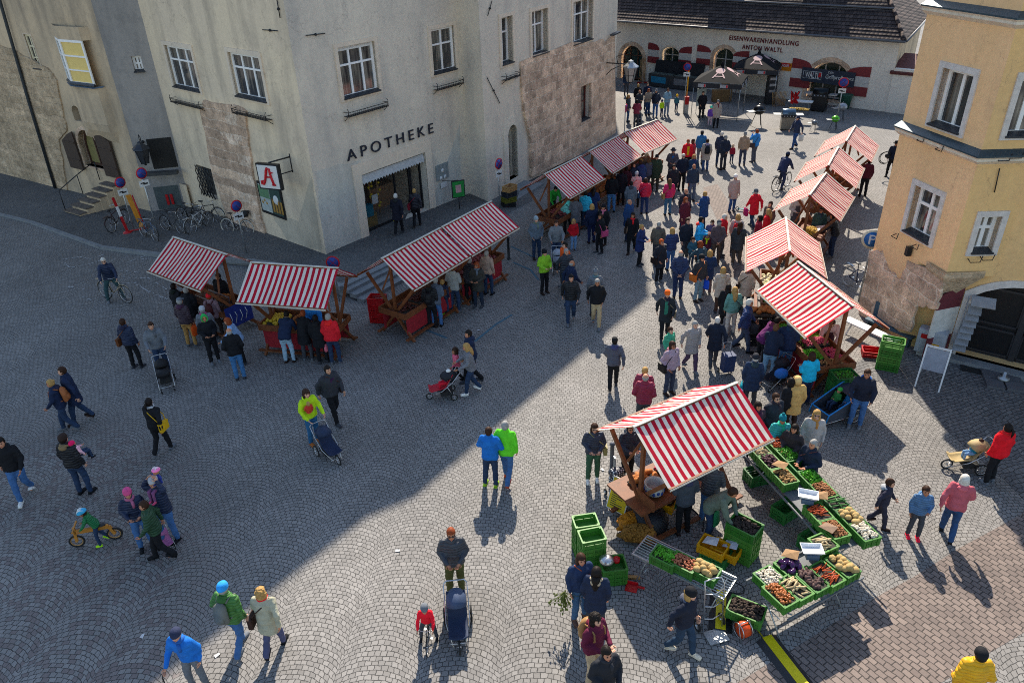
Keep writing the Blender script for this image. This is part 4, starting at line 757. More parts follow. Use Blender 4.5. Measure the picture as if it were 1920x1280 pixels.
def stall(label, ra, rb, table='plank', apron=True, L=3.0, cov=CLRED):
    a, b = G(*ra, 2.9), G(*rb, 2.9); c = (a+b)/2; ang = atan2(b.y-a.y, b.x-a.x); T = thing('market_stall', label, 'market stall', V((c.x, c.y, 0)), ang, 'red and white striped market stalls'); T.scale = (.98, 1, 1)
    if not _cv:
        for s in (-1, 1):
            o = canvas(s).build('canopy', STRP, T, nrm=False); _cv[s] = o.data
        m = MB(); m.bar((-1.5, 0, 2.915), (1.5, 0, 2.915), .07, .02)
        for q in (-1, 1): m.bar((-1.5, 1.2*q, 2.09), (1.5, 1.2*q, 2.09), .02, .035)
        _cv['h'] = m.build('canopy_ridge_tape', CREAM, T).data
        for k, pz in (('post', None),):
            m = MB(); m.bar((0, -.72, 0), (0, 1.02, 2.1), .09, .07, (1, 0, 0)); _cv['p1'] = m.build('post', WOOD, T).data
            m = MB(); m.bar((.08, .72, 0), (.08, -1.02, 2.1), .09, .07, (1, 0, 0)); _cv['p2'] = m.build('post', WOOD, T).data
            m = MB(); m.bar((.04, 0, .88), (.04, 0, 2.85), .09, .07, (1, 0, 0)); _cv['p3'] = m.build('post', WOOD, T).data
            m = MB(); m.bar((.0, .42, 1.62), (.35, .0, 2.8), .06, .05); _cv['br'] = m.build('brace', WOOD, T).data
        m = MB(); m.bar((-1.45, 0, 2.85), (1.45, 0, 2.85), .07, .09); _cv['rr'] = m.build('ridge_beam', WOOD, T).data
        m = MB(); m.bar((-1.5, 1.17, 2.09), (1.5, 1.17, 2.09), .05, .06); _cv['er'] = m.build('eave_rail', WOOD, T).data
        m = MB(); m.bar((-1.45, 0, .14), (1.45, 0, .14), .1, .05); _cv['lr'] = m.build('lower_rail', WOOD, T).data
        for o in list(T.children): bpy.data.objects.remove(o)
    for s in (-1, 1): link('canopy', _cv[s], T)
    link('canopy_tape', _cv['h'], T); link('ridge_beam', _cv['rr'], T); link('eave_rail', _cv['er'], T); o = link('eave_rail', _cv['er'], T); o.rotation_euler.z = pi
    for x in (-1.2, 1.2):
        for k in ('p1', 'p2', 'p3'): o = link('post', _cv[k], T); o.location = (x, 0, 0)
        o = link('brace', _cv['br'], T); o.location = (x, 0, 0); o.rotation_euler.z = pi if x > 0 else 0
    for y in (-.62, .62): o = link('lower_rail', _cv['lr'], T); o.location = (0, y, 0)
    if table: 
        m = MB(); m.box((0, 0, .86), (2.7, 1.1, .05)); m.box((0, -.56, .93), (2.7, .04, .2)); m.box((0, .56, .93), (2.7, .04, .2)); m.box((-1.34, 0, .93), (.04, 1.1, .2)); m.box((1.34, 0, .93), (.04, 1.1, .2)); m.build('table', WOOD, T)
        if apron: m = MB(); m.box((0, -.5, .5), (2.5, .015, .6)); m.box((0, .5, .5), (2.5, .015, .6)); m.build('table_skirt', cov, T)
    return T
def at(T, x, y, z): return T.matrix_basis @ V((x, y, z))
S = {}
SL = [('big', 'striped stall with bread and sausages nearest the camera beside the vegetable crates', (1200, 795), (1371, 722)),
 ('ra', 'striped stall of radishes and greens in front of the yellow house corner', (1496, 491), (1600, 574)),
 ('rb', 'striped stall over pale cauliflowers, second in the right-hand row from the yellow house', (1473, 406), (1481, 473)),
 ('rc', 'striped stall of jars with a grey waistcoated vendor, mid right-hand row', (1550, 323), (1517, 367)),
 ('rd', 'striped stall second from the far end of the right-hand row', (1573, 274), (1552, 312)),
 ('re', 'striped stall at the far end of the right-hand row towards the barbecues', (1605, 234), (1585, 267)),
 ('ba', 'striped meat stall under the pink stone wall, nearest of the three', (1021, 327), (1089, 293)),
 ('bb', 'striped stall in the middle of the row along the pink stone wall', (1105, 284), (1159, 255)),
 ('bc', 'striped stall half in sunlight at the far end of the stone wall row', (1174, 247), (1229, 226)),
 ('ma', 'striped stall with dark sausages beside the stone steps, left half of the long pair', (714, 486), (827, 427)),
 ('mb', 'right half of the long striped stall pair in front of the pharmacy door', (827, 427), (923, 377)),
 ('la', 'leftmost striped stall with blue banner and glass display case', (320, 443), (430, 479)),
 ('lb', 'striped stall selling yellow cheeses with a dark wooden front, left of the stone steps', (469, 492), (635, 503))]
for k, lab, a, b in SL: S[k] = stall(lab, a, b, table=k not in ('big',), apron=k in ('ra', 'ma', 'mb', 'lb'))
# ------------------------------------------------------------------ crates and produce
def plast(name, a, b):
    k = NT(name); oi = k.n('ObjectInfo'); tc = k.n('TexCoord'); n = k.noise(tc.outputs['Object'], 9, 5, .7); c = k.mix(oi.outputs['Random'], srgb(a), srgb(b)); c = k.mix(k.math('MULTIPLY', k.ramp(n, .5, .75), .4), c, (.10, .11, .05)); k.col(c); k.set(.5, 0, .35); k.bump(n, .1, .01); return k.m
GRNP = [plast('green_plastic', '#2b6e22', '#4f8a34'), plast('dark_green_plastic', '#1b5c28', '#2f7a3a')]
def crate_mesh(w, d, h, t=.02):
    m = MB(); m.box((0, 0, .012), (w-.04, d-.04, .02)); hw_, hd = w/2, d/2
    for sx in (-1, 1):
        for sy in (-1, 1): m.box((sx*(hw_-.02), sy*(hd-.02), h/2), (.05, .05, h))
    n = max(2, int(h/.075))
    for i in range(n):
        z = h*(i+.5)/n; hh = h/n*.62; hh = h/n*.9 if i in (0, n-1) else hh
        for s in (-1, 1): m.box((0, s*(hd-.01), z), (w-.06, .014, hh)); m.box((s*(hw_-.01), 0, z), (.014, d-.06, hh))
    for s in (-1, 1):
        m.box((0, s*hd, h-.01), (w+.02, .03, .025)); m.box((s*hw_, 0, h-.01), (.03, d-.02, .025))
        for k in (-.33, 0, .33): m.box((w*k, s*(hd), h/2-.01), (.02, .02, h-.03)); m.box((s*hw_, d*k*.8, h/2-.01), (.02, .02, h-.03))
    return m
_cr = {}
def crate(label, p, w=.6, d=.4, h=.24, rz=0, mat=0, cat='crate', name='vegetable_crate', group=None):
    key = (w, d, h, id(mat) if not isinstance(mat, int) else mat)
    mt = GRNP[mat] if isinstance(mat, int) else mat
    if key not in _cr: o = crate_mesh(w, d, h).build(name, mt); _cr[key] = o.data
    else: o = link(name, _cr[key])
    o.location = p; o.rotation_euler = (0, 0, rz); return tag(o, label, cat, group)
PM = dict(carrot=('#c4501a', .5), potato=('#a07a48', .7), onion=('#a8602a', .4), garlic=('#d8cdb8', .6), parsnip=('#cdb588', .6), beet=('#4a2a34', .7), celeriac=('#b89a62', .8), greens=('#5fae26', .6), leek=('#3f7a34', .5),
  eggplant=('#3a1848', .2), radish=('#b83a58', .4), lettuce=('#7fae2e', .6), cauli=('#d9d2a8', .7), dark=('#3a2c24', .8), nut=('#a06a40', .7), bread=('#b06a2c', .7), sausage=('#5a2418', .4), cheese=('#d8b42a', .5), meat=('#8a3a38', .5), pea=('#4c9c1c', .5), flower=('#c4a030', .6), shallot=('#b06848', .5), tuber=('#553c38', .7))
PMAT = {k: M('produce_'+k, c, r, var=.3, sc=30) for k, (c, r) in PM.items()}
def heap_mesh(kind, w, d, rnd, N=None):
    m = MB(); sh = dict(carrot=('long', .1, .014), parsnip=('long', .1, .022), leek=('long', .2, .018), greens=('leaf', .04, 0), pea=('leaf', .024, 0), lettuce=('leaf', .06, 0), cauli=('ball', .075, 0), potato=('ball', .032, 0), onion=('ball', .03, 0), shallot=('ball', .024, 0), garlic=('ball', .026, 0), beet=('ball', .035, 0), celeriac=('ball', .075, 0), eggplant=('egg', .07, 0), radish=('ball', .028, 0), dark=('ball', .03, 0), nut=('ball', .022, 0), bread=('egg', .1, 0), sausage=('long', .12, .022), cheese=('ball', .07, 0), meat=('ball', .05, 0), flower=('ball', .025, 0), tuber=('egg', .04, 0))[kind]
    ty, r, r2 = sh; area = w*d; N = N or int(area/(r*r*(3.4 if ty != 'long' else 1.2 if r2 < .02 else 1.5))*(7 if ty == 'leaf' else 1.9)); N = min(N, 420)
    for i in range(N):
        x, y = rnd.uniform(-.5, .5), rnd.uniform(-.5, .5); z = .065*(1-4*x*x*.8)*(1-4*y*y*.8)+rnd.uniform(-.012, .02); p = V((x*(w-r), y*(d-r), z))
        if ty == 'long':
            a = rnd.uniform(-.5, .5)+(pi/2 if rnd.random() < .15 else 0); dv = V((cos(a), sin(a), rnd.uniform(-.15, .15)))*r; m.tube([p-dv, p+dv*.6, p+dv], [r2, r2*.8, r2*.2], 5)
        elif ty == 'leaf':
            n = V((rnd.uniform(-1, 1), rnd.uniform(-1, 1), rnd.uniform(.2, 1))).normalized(); u = n.orthogonal().normalized(); v = n.cross(u); s = r*rnd.uniform(.6, 1.2); m.add([p-u*s-v*s*.4, p+u*s*.1-v*s*.6, p+u*s+v*s*.1, p+u*s*.1+v*s*.7+n*s*.3], [(0, 1, 2, 3)])
        elif ty == 'egg': m.ell(p+V((0, 0, r*.3)), (r*.75, r*.75, r*1.25), m=Matrix.Rotation(rnd.uniform(0, 3), 3, 'Z') @ Matrix.Rotation(rnd.uniform(.8, 1.5), 3, 'X'), n=8, k=6)
        else: s = r*rnd.uniform(.75, 1.2); m.ell(p, (s, s*rnd.uniform(.8, 1.1), s*rnd.uniform(.75, 1)), m=Matrix.Rotation(rnd.uniform(0, 3), 3, 'X'), n=7, k=5)
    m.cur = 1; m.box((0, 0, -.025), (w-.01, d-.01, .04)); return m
_hp = {}
RH = random.Random(11)
def heap(kind, label, p, w=.5, d=.32, rz=0, cat='produce', name=None):
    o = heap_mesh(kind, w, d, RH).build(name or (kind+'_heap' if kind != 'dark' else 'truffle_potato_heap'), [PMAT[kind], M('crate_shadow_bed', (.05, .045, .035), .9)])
    o.location = p; o.rotation_euler = (0, 0, rz); o['kind'] = 'stuff'; return tag(o, label, cat)
def filled(desc, kind, px, zb=.86, w=.36, d=.5, h=.2, rz=0, mat=0, where='', fill=.92, prod=None):
    p = G(px[0], px[1], zb+h) if len(px) == 2 else V((px[0], px[1], 0)); p = V((p.x, p.y, zb))
    crate(' '.join(('green crate %s %s' % (desc, where)).split()[:16]), p, w, d, h, rz, mat)
    if kind: heap(kind, '%s %s' % (prod or ('heap of '+kind), where), p+V((0, 0, h*fill)), w-.05, d-.05, rz)
a1 = atan2(10.97-13.66, 6.88-6.14)+pi/2
R0, R1_ = V((6.12, 13.75, 0)), V((6.92, 10.85, 0)); du = (R1_-R0)/7.0; ac = V((-du.y, du.x, 0)).normalized()*-1
rowR = [('of carrots', 'carrot', 'heap of short carrots', 'at the top end of the long table, by the teal coat'), ('of bright peas', 'pea', 'heap of bright green pea pods', 'second down the outer row, by the woman in the navy coat'), ('that is nearly empty', None, '', 'with nothing left in it, third down the outer row'), ('of green leaves', 'greens', 'heap of green leaves', 'below the empty crate on the long table'),
  ('of ginger roots', 'nut', 'brown roots under paper', 'right of the white weighing tray on the long table'), ('of leeks', 'leek', 'pile of leeks', 'above the celeriac on the outer row'), ('of large celeriac', 'celeriac', 'large pale celeriac bulbs', 'second from the lower end of the outer row'), ('of garlic', 'garlic', 'white garlic bulbs', 'at the lower outer corner of the long table')]
for i, (dsc, kd, pr, wh) in enumerate(rowR): p = R0+du*i; filled(dsc, kd, (p.x, p.y, 0), w=.38, d=.5, rz=a1-pi/2+pi/2, mat=1 if i % 3 == 2 else 0, where=wh, prod=pr, h=.22, fill=.95 if kd else .1)
rowF = [(0, 'of salsify', 'parsnip', 'bundle of pale salsify', 'at the top inner corner under the canopy edge'), (1.05, 'of dark beetroot', 'beet', 'dark beetroots with a paper bag', 'second down the inner row'), (2.3, 'of potatoes', 'potato', 'small reddish potatoes', 'above the white weighing tray'), (5.05, 'of bright carrots', 'carrot', 'bright orange carrots', 'below the white weighing tray on the inner row'), (6.25, 'of hazelnuts', 'nut', 'brown nuts beside a folded paper bag', 'between the parsnips and the garlic')]
for t, dsc, kd, pr, wh in rowF: p = R0+du*(t+.15)-ac*-.55 if False else R0+du*(t+.2)+ac*.52*(-1 if ac.x > 0 else 1); filled(dsc, kd, (p.x, p.y, 0), w=.38, d=.5, rz=a1, mat=0, where=wh, prod=pr, h=.22, fill=.93)
filled('of parsnips', 'parsnip', (1544, 1016), w=.4, d=.42, rz=a1+.15, where='where the two tables meet', prod='pale parsnips', h=.2)
ang2 = atan2(.64, 1.24)
rowB = [((1443, 1080), 'of small garlic', 'garlic', 'small white garlic bulbs', 'at the left corner of the lower table'), ((1481, 1060), 'of aubergines', 'eggplant', 'glossy purple aubergines', 'behind the spring onions on the lower table')]
for px, dsc, kd, pr, wh in rowB: filled(dsc, kd, px, w=.42, d=.42, rz=ang2, where=wh, prod=pr, zb=.78, h=.2)
for i, (px, dsc, kd, pr, wh) in enumerate([((1463, 1112), 'of brown onions', 'onion', 'shiny brown onions', 'at the near corner of the lower table'), ((1492, 1099), 'of shallots', 'parsnip', 'pale spring onions', 'between the onions and the tubers'), ((1522, 1085), 'of purple tubers', 'tuber', 'dark purple tubers', 'in the middle of the near row'), ((1551, 1074), 'of many carrots', 'carrot', 'densely piled carrots', 'beside the celeriac on the lower table'), ((1580, 1058), 'of round celeriac', 'celeriac', 'round brown celeriac', 'at the right end of the lower table')]):
    filled(dsc, kd, px, w=.35, d=.56, rz=ang2, where=wh, prod=pr, zb=.78, h=.2)
def trestle(label, c, L, wd, rz, h=.78, slats=False):
    T = thing('trestle_table', label, 'table', V((c[0], c[1], 0)), rz); m = MB()
    if slats:
        n = 9
        for i in range(n): y = -wd/2+wd*(i+.5)/n; m.tube([(-L/2, y, h), (L/2, y, h)], .011, 6)
        for x in (-L/2, -L/4, 0, L/4, L/2): m.bar((x, -wd/2, h-.015), (x, wd/2, h-.015), .03, .015)
        for s in (-1, 1): m.bar((-L/2, s*wd/2, h), (L/2, s*wd/2, h), .025, .035)
    else: m.box((0, 0, h-.02), (L*.93, wd*.8, .025)); m.bar((-L/2, -wd/2, h-.03), (L/2, -wd/2, h-.03), .03, .04); m.bar((-L/2, wd/2, h-.03), (L/2, wd/2, h-.03), .03, .04)
    m.build('table_top', GALV if slats else M('table_grey', (.16, .17, .18), .7), T)
    for x in (-L*.4, L*.4):
        for s in (-1, 1): k = MB(); k.tube([(x-.05*s, -wd*.45*s, h-.03), (x+.12*s, wd*.42*s, 0)], .015, 6); k.build('leg', GALV, T)
        k = MB(); k.tube([(x*.98, -wd*.2, .3), (x*.98, wd*.2, .3)], .011, 5); k.tube([(x, 0, .4), (x*.5, 0, h-.04)], .011, 5); k.build('stretcher', GALV, T)
    return T
mid = (R0+R1_)/2+ac*.26*(-1 if ac.x > 0 else 1); trestle('long metal trestle table covered by two rows of green vegetable crates', mid, 3.4, 1.0, atan2(du.y, du.x), h=.84)
c = (G(1463, 1112, .95)+G(1580, 1058, .95)+G(1443, 1080, .95)+G(1560, 1035, .95))/4; trestle('short metal trestle table of crates nearest the large reddish setts', c, 2.0, 1.05, ang2, h=.77)
bl, br_ = (G(1187, 1027, .85)+G(1212, 1014, .85))/2, (G(1356, 1113, .85)+G(1380, 1092, .85))/2; angb = atan2((br_-bl).y, (br_-bl).x); trestle('slatted galvanised table with three green crates on it', (bl+br_)/2, (br_-bl).length, .62, angb, h=.85, slats=True)
for px, dsc, kd, pr, wh in (((1248, 1040), 'of parsley', 'greens', 'dark green parsley', 'leftmost on the slatted metal table'), ((1283, 1052), 'of yams', 'shallot', 'pale and purple shallots', 'in the middle of the slatted metal table'), ((1323, 1066), 'of large onions', 'celeriac', 'large golden onions', 'rightmost on the slatted metal table')):
    filled(dsc, kd, px, w=.5, d=.36, rz=angb, where=wh, prod=pr, zb=.865, h=.22)
filled('of black potatoes', 'dark', (1400, 1140), w=.66, d=.42, rz=-.55, where='on the ground beside the orange cable reel', prod='heap of dark potatoes', zb=.16, h=.22)
crate('empty green crate lying under the crate of black potatoes', G(1401, 1165, .0)+V((0, .12, 0)), .64, .4, .155, -.5, 1)
def stack(pxtop, n, label, rz, w=.6, d=.4, h=.24, mat=0, top=None, kind=None, grp=None, last=None):
    z = n*h; p = G(pxtop[0], pxtop[1], z); 
    for i in range(n): crate(label % (['lowest', 'second', 'third', 'fourth', 'fifth', 'sixth'][i] if i < n-1 else 'topmost'), V((p.x, p.y, h*i+.002)), w, d, h, rz, mat)
    if kind: heap(kind, last, V((p.x, p.y, n*h-.06)), w-.06, d-.06, rz)
stack((1098, 975), 4, '%s green crate of the tall stack at the back left of the potato sacks', .15, .5, .36, .22)
stack((1110, 1002), 4, '%s green crate of the empty stack beside the woman with brown hair', .2, .5, .36, .22)
stack((1150, 1055), 2, '%s green crate of the low stack with metal scales on it', .1, .5, .42, .22)
stack((1397, 982), 4, '%s green crate of the stack the bending vendor reaches into', -.75, .62, .45, .22, kind='dark', last='dark potatoes in the stack the vendor reaches into')
stack((1584, 700), 4, '%s green crate of the stack beside the bicycle trailer', .1, .62, .5, .24, mat=1, kind='pea', last='green leaves on top of the stack beside the trailer')
stack((1676, 637), 4, '%s green crate of the empty stack against the yellow wall', -.5, .6, .42, .24)
for px, z, r, l, k in (((1422, 880), .62, a1, 'green crate standing under the upper end of the long table', 1), ((1475, 945), .45, a1+.3, 'empty green crate on the ground under the long table', 1), ((1527, 1000), .35, a1+.3, 'green crate of scraps under the lower end of the long table', 1)):
    p = G(px[0], px[1], .35); crate(l, V((p.x, p.y, .002)), .55, .38, .32, r, k)
crate('red plastic crate lying empty beside the green stack at the yellow wall', G(1636, 655, .2)+V((0, 0, -.2)), .55, .4, .2, -.3, REDP, name='red_crate')
crate('topmost red crate behind the radish stall post', G(1560, 655, .75)+V((0, 0, -.5)), .75, .5, .22, .1, REDP, name='red_crate'); heap('radish', 'heap of pink radishes in the red crate', G(1528, 640, 1.05), .7, .4, .2)
crate('orange yellow crate of scraps in front of the bending vendor', G(1338, 1020, .5)+V((0, 0, -.2)), .55, .4, .2, -.65, YELP, name='yellow_crate'); crate('orange yellow crate tilted against the green stack', G(1362, 1026, .42)+V((0, 0, -.2)), .55, .36, .2, -.65, YELP, name='yellow_crate')
crate('green crate under the orange yellow crates', G(1343, 1032, .3)+V((0, 0, -.3)), .55, .4, .29, -.65, 1)
crate('orange yellow crate of brown roots under the bread stall', G(1248, 935, .45)+V((0, 0, -.24)), .45, .34, .22, -.6, YELP, name='yellow_crate'); heap('potato', 'brown roots in the orange crate under the bread stall', G(1248, 935, .4), .36, .28, -.6)
crate('black crate of brown bread on the corner of the greens stall', G(1430, 592, .95)+V((0, 0, -.45)), .8, .5, .45, -.1, BLK, name='black_crate'); crate('lower black crate beneath the brown bread', G(1430, 592, .95)+V((0, 0, -.93)), .8, .5, .46, -.1, BLK, name='black_crate'); heap('bread', 'brown loaves piled on the black crate', G(1430, 585, 1.05), .7, .45, 0)
for i, (pz, lab) in enumerate(((.02, 'lowest'), (.33, 'middle'), (.64, 'topmost'))): p = G(706, 555, .95); crate('%s red crate stacked behind the sausage stall posts' % lab, V((p.x, p.y, pz)), .55, .42, .3, -.2, REDP, name='red_crate')
for i, (pz, mt, lab) in enumerate(((.02, BLK, 'black crate at the bottom'), (.28, M('olive_plastic', '#6a6a20', .6), 'olive yellow crate second'), (.54, M('slate_plastic', '#2a3038', .6), 'slate crate third'), (.8, WOODL, 'cardboard box on top'))): p = G(952, 352, 1.0); crate('%s of the stack by the arched door' % lab, V((p.x+.03*i, p.y, pz+.05)), .6, .42, .25, .3+.2*i, mt, name='storage_crate')
# goods on the stall tables
def goods(k, items):
    T = S[k]
    for x, y, kind, w, d, lab in items: heap(kind, lab, at(T, x, y, .93), w, d, T.rotation_euler.z, name=kind+'_display')
goods('ra', [(-.95, -.1, 'greens', .7, .8, 'dark greens at the far end of the radish stall'), (-.2, .1, 'lettuce', .7, .8, 'light lettuce in the middle of the radish stall'), (.55, -.25, 'greens', .6, .5, 'bunched herbs beside the radishes'), (.6, .3, 'radish', .6, .4, 'pink radishes at the near corner of the stall'), (1.1, 0, 'potato', .4, .6, 'pale potatoes on the post end of the radish stall')])
goods('rb', [(-.3, -.1, 'cauli', 1.6, 1.0, 'pale cauliflowers under the second canopy'), (1.0, .0, 'lettuce', .7, 1.0, 'lettuces beside the cauliflowers')])
goods('rc', [(-.2, 0, 'flower', 1.0, .6, 'yellow jars and flowers on the waistcoat vendor stall'), (.9, 0, 'meat', .5, .6, 'wrapped goods beside the white papers')])
goods('ba', [(-1.0, 0, 'sausage', .7, .9, 'cured sausages at the near end of the meat stall'), (-.3, 0, 'meat', .6, .9, 'cuts of meat in the middle of the meat stall'), (.5, .0, 'bread', .9, .9, 'loaves at the back of the meat stall')])
goods('bb', [(0, 0, 'bread', 2.2, .9, 'bread on the middle stone wall stall')]); goods('bc', [(0, 0, 'meat', 2.2, .8, 'goods on the sunlit far stall')])
goods('ma', [(-.9, -.1, 'sausage', .8, .8, 'dark sausages on the red covered stall by the steps'), (.2, -.1, 'sausage', 1.0, .8, 'rows of dried sausages under the long canopy')]); goods('mb', [(0, 0, 'meat', 2.2, .8, 'hams on the right half of the long stall')])
goods('lb', [(-.95, 0, 'cheese', .7, .8, 'yellow cheeses at the left of the wooden stall'), (0, 0, 'bread', .8, .8, 'brown loaves in the middle of the cheese stall'), (.95, 0, 'garlic', .6, .7, 'white packets at the right of the cheese stall')])
goods('la', [(.3, .2, 'bread', .9, .5, 'pastries behind the glass case of the leftmost stall')])
for k in ('rd', 're'): goods(k, [(0, 0, 'flower' if k == 'rd' else 'bread', 2.0, .7, 'goods shown on the %s of the far right-hand row' % ('fourth stall' if k == 'rd' else 'last stall'))])
# bread and sausage table of the near stall
T = S['big']; m = MB(); m.box((-.35, .15, .84), (2.3, 1.2, .05)); m.box((-1.2, -.2, .97), (.04, .6, .25)); m.box((-.6, -.1, .94), (.9, .03, .14)); m.build('table', WOOD, T)
goods('big', [(-.75, .35, 'bread', .7, .35, 'golden loaves on the near stall table'), (.1, .35, 'radish', .8, .4, 'red and white sausages on the near stall table'), (.2, -.05, 'sausage', .6, .3, 'dried sausages beside the canopy edge of the near stall')])
m = MB(); m.lathe([(.15, 0), (.21, .06), (.22, .2), (.2, .26), (.23, .29), (.21, .29), (.18, .25), (.19, .1), (0.02, .08)], n=20); m.cur = 1
for i in range(14): a = i*2*pi/14; m.ell((.215*cos(a), .215*sin(a), .12+.03*(i % 2)), (.02, .035, .05), m=Matrix.Rotation(a, 3, 'Z'))
o = m.build('crock', [M('crock_glaze', (.5, .5, .47), .25), M('crock_blue', (.02, .06, .25), .3)]); o.location = G(1226, 925, .88)+V((0, 0, 0)); o.location.z = .9; tag(o, 'large stoneware crock with blue decoration on the near stall', 'crock')
# weighing trays, sign, sacks
def tray(px, z, rz, lab):
    T = thing('weighing_scale', lab, 'scale', G(px[0], px[1], z), rz); m = MB(); m.box((0, 0, -.06), (.24, .28, .1)); m.build('scale_base', M('scale_blue', (.1, .15, .22), .4), T); m = MB(); w, d = .19, .13
    m.add([(-w, -d, .07), (w, -d, .07), (w, d, .07), (-w, d, .07), (-w*.85, -d*.8, 0), (w*.85, -d*.8, 0), (w*.85, d*.8, 0), (-w*.85, d*.8, 0), (-w*1.08, -d*1.1, .07), (w*1.08, -d*1.1, .07), (w*1.08, d*1.1, .07), (-w*1.08, d*1.1, .07)], [(4, 5, 6, 7), (0, 1, 5, 4), (1, 2, 6, 5), (2, 3, 7, 6), (3, 0, 4, 7), (8, 9, 1, 0), (9, 10, 2, 1), (10, 11, 3, 2), (11, 8, 0, 3)]); m.build('tray', M('tray_white', (.7, .72, .75), .3), T, nrm=False)
tray((1515, 930), 1.2, -.35, 'white weighing tray on a blue scale between crates of the long table'); tray((1522, 1032), 1.1, -.1, 'white weighing tray in the middle of the lower table')
def papers(px, z, rz, lab, c='#a07c56', w=.15, d=.11):
    m = MB(); m.add([(-w, -d, 0), (w, -d*.8, .03), (w*.9, d, .08), (-w*.8, d*.9, .02), (0, 0, .06)], [(0, 1, 4), (1, 2, 4), (2, 3, 4), (3, 0, 4)]); o = m.build('paper_bag', M('paper'+c, c, .8), None, G(px[0], px[1], z), rz, nrm=False); md = o.modifiers.new('s', 'SOLIDIFY'); md.thickness = .004; tag(o, lab, 'paper bag')
papers((1463, 872), 1.22, -.9, 'brown paper bag on the beetroot crate'); papers((1538, 930), 1.16, -.4, 'brown paper bag beside the white weighing tray'); papers((1553, 990), 1.12, -1, 'folded paper bag on the crate of nuts', '#8a705c'); papers((1482, 1040), 1.12, -.6, 'brown paper bag sticking up behind the aubergines'); papers((1333, 1015), .52, -.6, 'crumpled white paper in the orange crate', '#c8c4c4'); papers((1370, 1022), .44, -.6, 'white paper in the tilted orange crate', '#c0bcc4'); papers((1538, 430), .95, -.3, 'white sheets of paper on the waistcoat vendor table', '#dcdce0', .2, .3)
SACK = M('potato_sack', '#a8742a', .7, var=.4, sc=22, bmp=.9, bd=.04)
def sack(px, L, r, rz, lab, mat=SACK):
    m = MB(); rr = random.Random(5); m.tube([V((-L/2-.1, 0, r*.9)), V((-L/2, 0, r*.8)), V((-L*.38, 0, r)), V((0, 0, r)), V((L*.35, 0, r*.95)), V((L/2, 0, r*.8))], [.03, .06, r*.85, r*1.05, r*.95, r*.35], 14)
    for i in range(170):
        a = rr.uniform(-.1, pi+.1); x = rr.uniform(-.42, .42)*L; q = r*(1.02-abs(x/L)**2*.9); m.ell((x, q*cos(a), r+q*sin(a)), .038, n=6, k=4)
    o = m.build('potato_sack', mat, None, G(*px), rz); tag(o, lab, 'sack')
sack((1196, 1012), .75, .19, .0, 'full orange net sack of potatoes lying on the ground'); sack((1180, 992), .5, .2, .5, 'orange net sack of potatoes leaning behind the other', M('orange_net', '#d8860c', .6, var=.35, sc=20, bmp=.9, bd=.04))
m = MB(); rr = random.Random(4); m.lathe([(.05, 0), (.42, .02), (.45, .2), (.35, .42), (.1, .5)], n=12); o = m.build('rubbish_bag', M('black_bag', (.015, .016, .02), .35, bmp=.9, bd=.04), None, G(1215, 985)); tag(o, 'black refuse bag between the potato sacks and the near stall', 'bag')
o = thing('price_board', 'yellow handwritten price board propped against the near stall', 'sign', G(1160, 965)); m = MB(); ux = V((.75, -.66, 0)); uz = V((.25, .3, .92)).normalized(); m.prism(rectp((0, .5, .0, .78)), .03, (-.25, .25, .05), ux, uz); m.build('board', WHITE, o); m = MB(); m.prism(rectp((.02, .48, .02, .76)), .033, (-.25, .25, .05), ux, uz); m.build('board_face', M('board_yellow', '#d8b800', .6), o)
m = MB(); rr = random.Random(2)
for i in range(11): m.prism(rectp((.08, .2+rr.random()*.2, .1+i*.048, .118+i*.048)), .036, (-.25, .25, .05), ux, uz)
m.cur = 1; m.prism(rectp((.06, .22, .66, .71)), .036, (-.25, .25, .05), ux, uz); m.prism(rectp((.26, .42, .64, .69)), .036, (-.25, .25, .05), ux, uz); m.build('writing', [M('ink', (.03, .03, .03), .6), M('ink_red', (.5, .05, .03), .6)], o)
# wide blue bench, banner, display case
T = S['la']; o = thing('display_case', 'glass display case on the front of the leftmost striped stall', 'display case', at(T, .5, -.3, .9), T.rotation_euler.z); m = MB(); m.box((0, 0, .2), (1.1, .5, .4)); m.build('glass_box', CLEAR, o); m = MB()
for x in (-.55, .55):
    for y in (-.25, .25): m.bar((x, y, 0), (x, y, .4), .03)
for y in (-.25, .25): m.bar((-.55, y, .4), (.55, y, .4), .03); m.bar((-.55, y, .0), (.55, y, .0), .03)
m.build('case_frame', STEEL, o)
m = MB(); m.box((0, 0, 0), (1.0, .02, .75)); m.cur = 1; rr = random.Random(8)
for i in range(4): m.tube([(-.4+.2*i, -.015, -.25), (-.3+.2*i, -.015, -.1+.1*rr.random()), (-.35+.2*i, -.015, .15)], .012, 4)
o = m.build('banner', [M('banner_blue', '#1c2f7a', .6), WHITE], None, at(T, 1.38, .0, .75), T.rotation_euler.z+pi/2); tag(o, 'blue cloth banner hung on the end of the leftmost stall', 'banner')
m = MB(); m.box((0, 0, .35), (1.6, .5, .06)); m.box((0, .22, .6), (1.6, .05, .5)); m.box((-.7, 0, .17), (.06, .45, .34)); m.box((.7, 0, .17), (.06, .45, .34))
o = m.build('bench', M('bench_blue', (.05, .1, .14), .5), None, G(1668, 630), -1.0); tag(o, 'dark blue bench along the foot of the yellow wall behind the radish stall', 'bench')
m = MB(); m.box((0, 0, .45), (1.8, .35, .04)); 
for x in (-.7, .7): m.bar((x, -.15, 0), (x, .15, .43), .04)
o = m.build('plank_table', WHITE, None, G(1640, 632, 0)+V((-.35, -.3, 0)), -1.05); tag(o, 'narrow white folding bench behind the radish stall', 'bench')
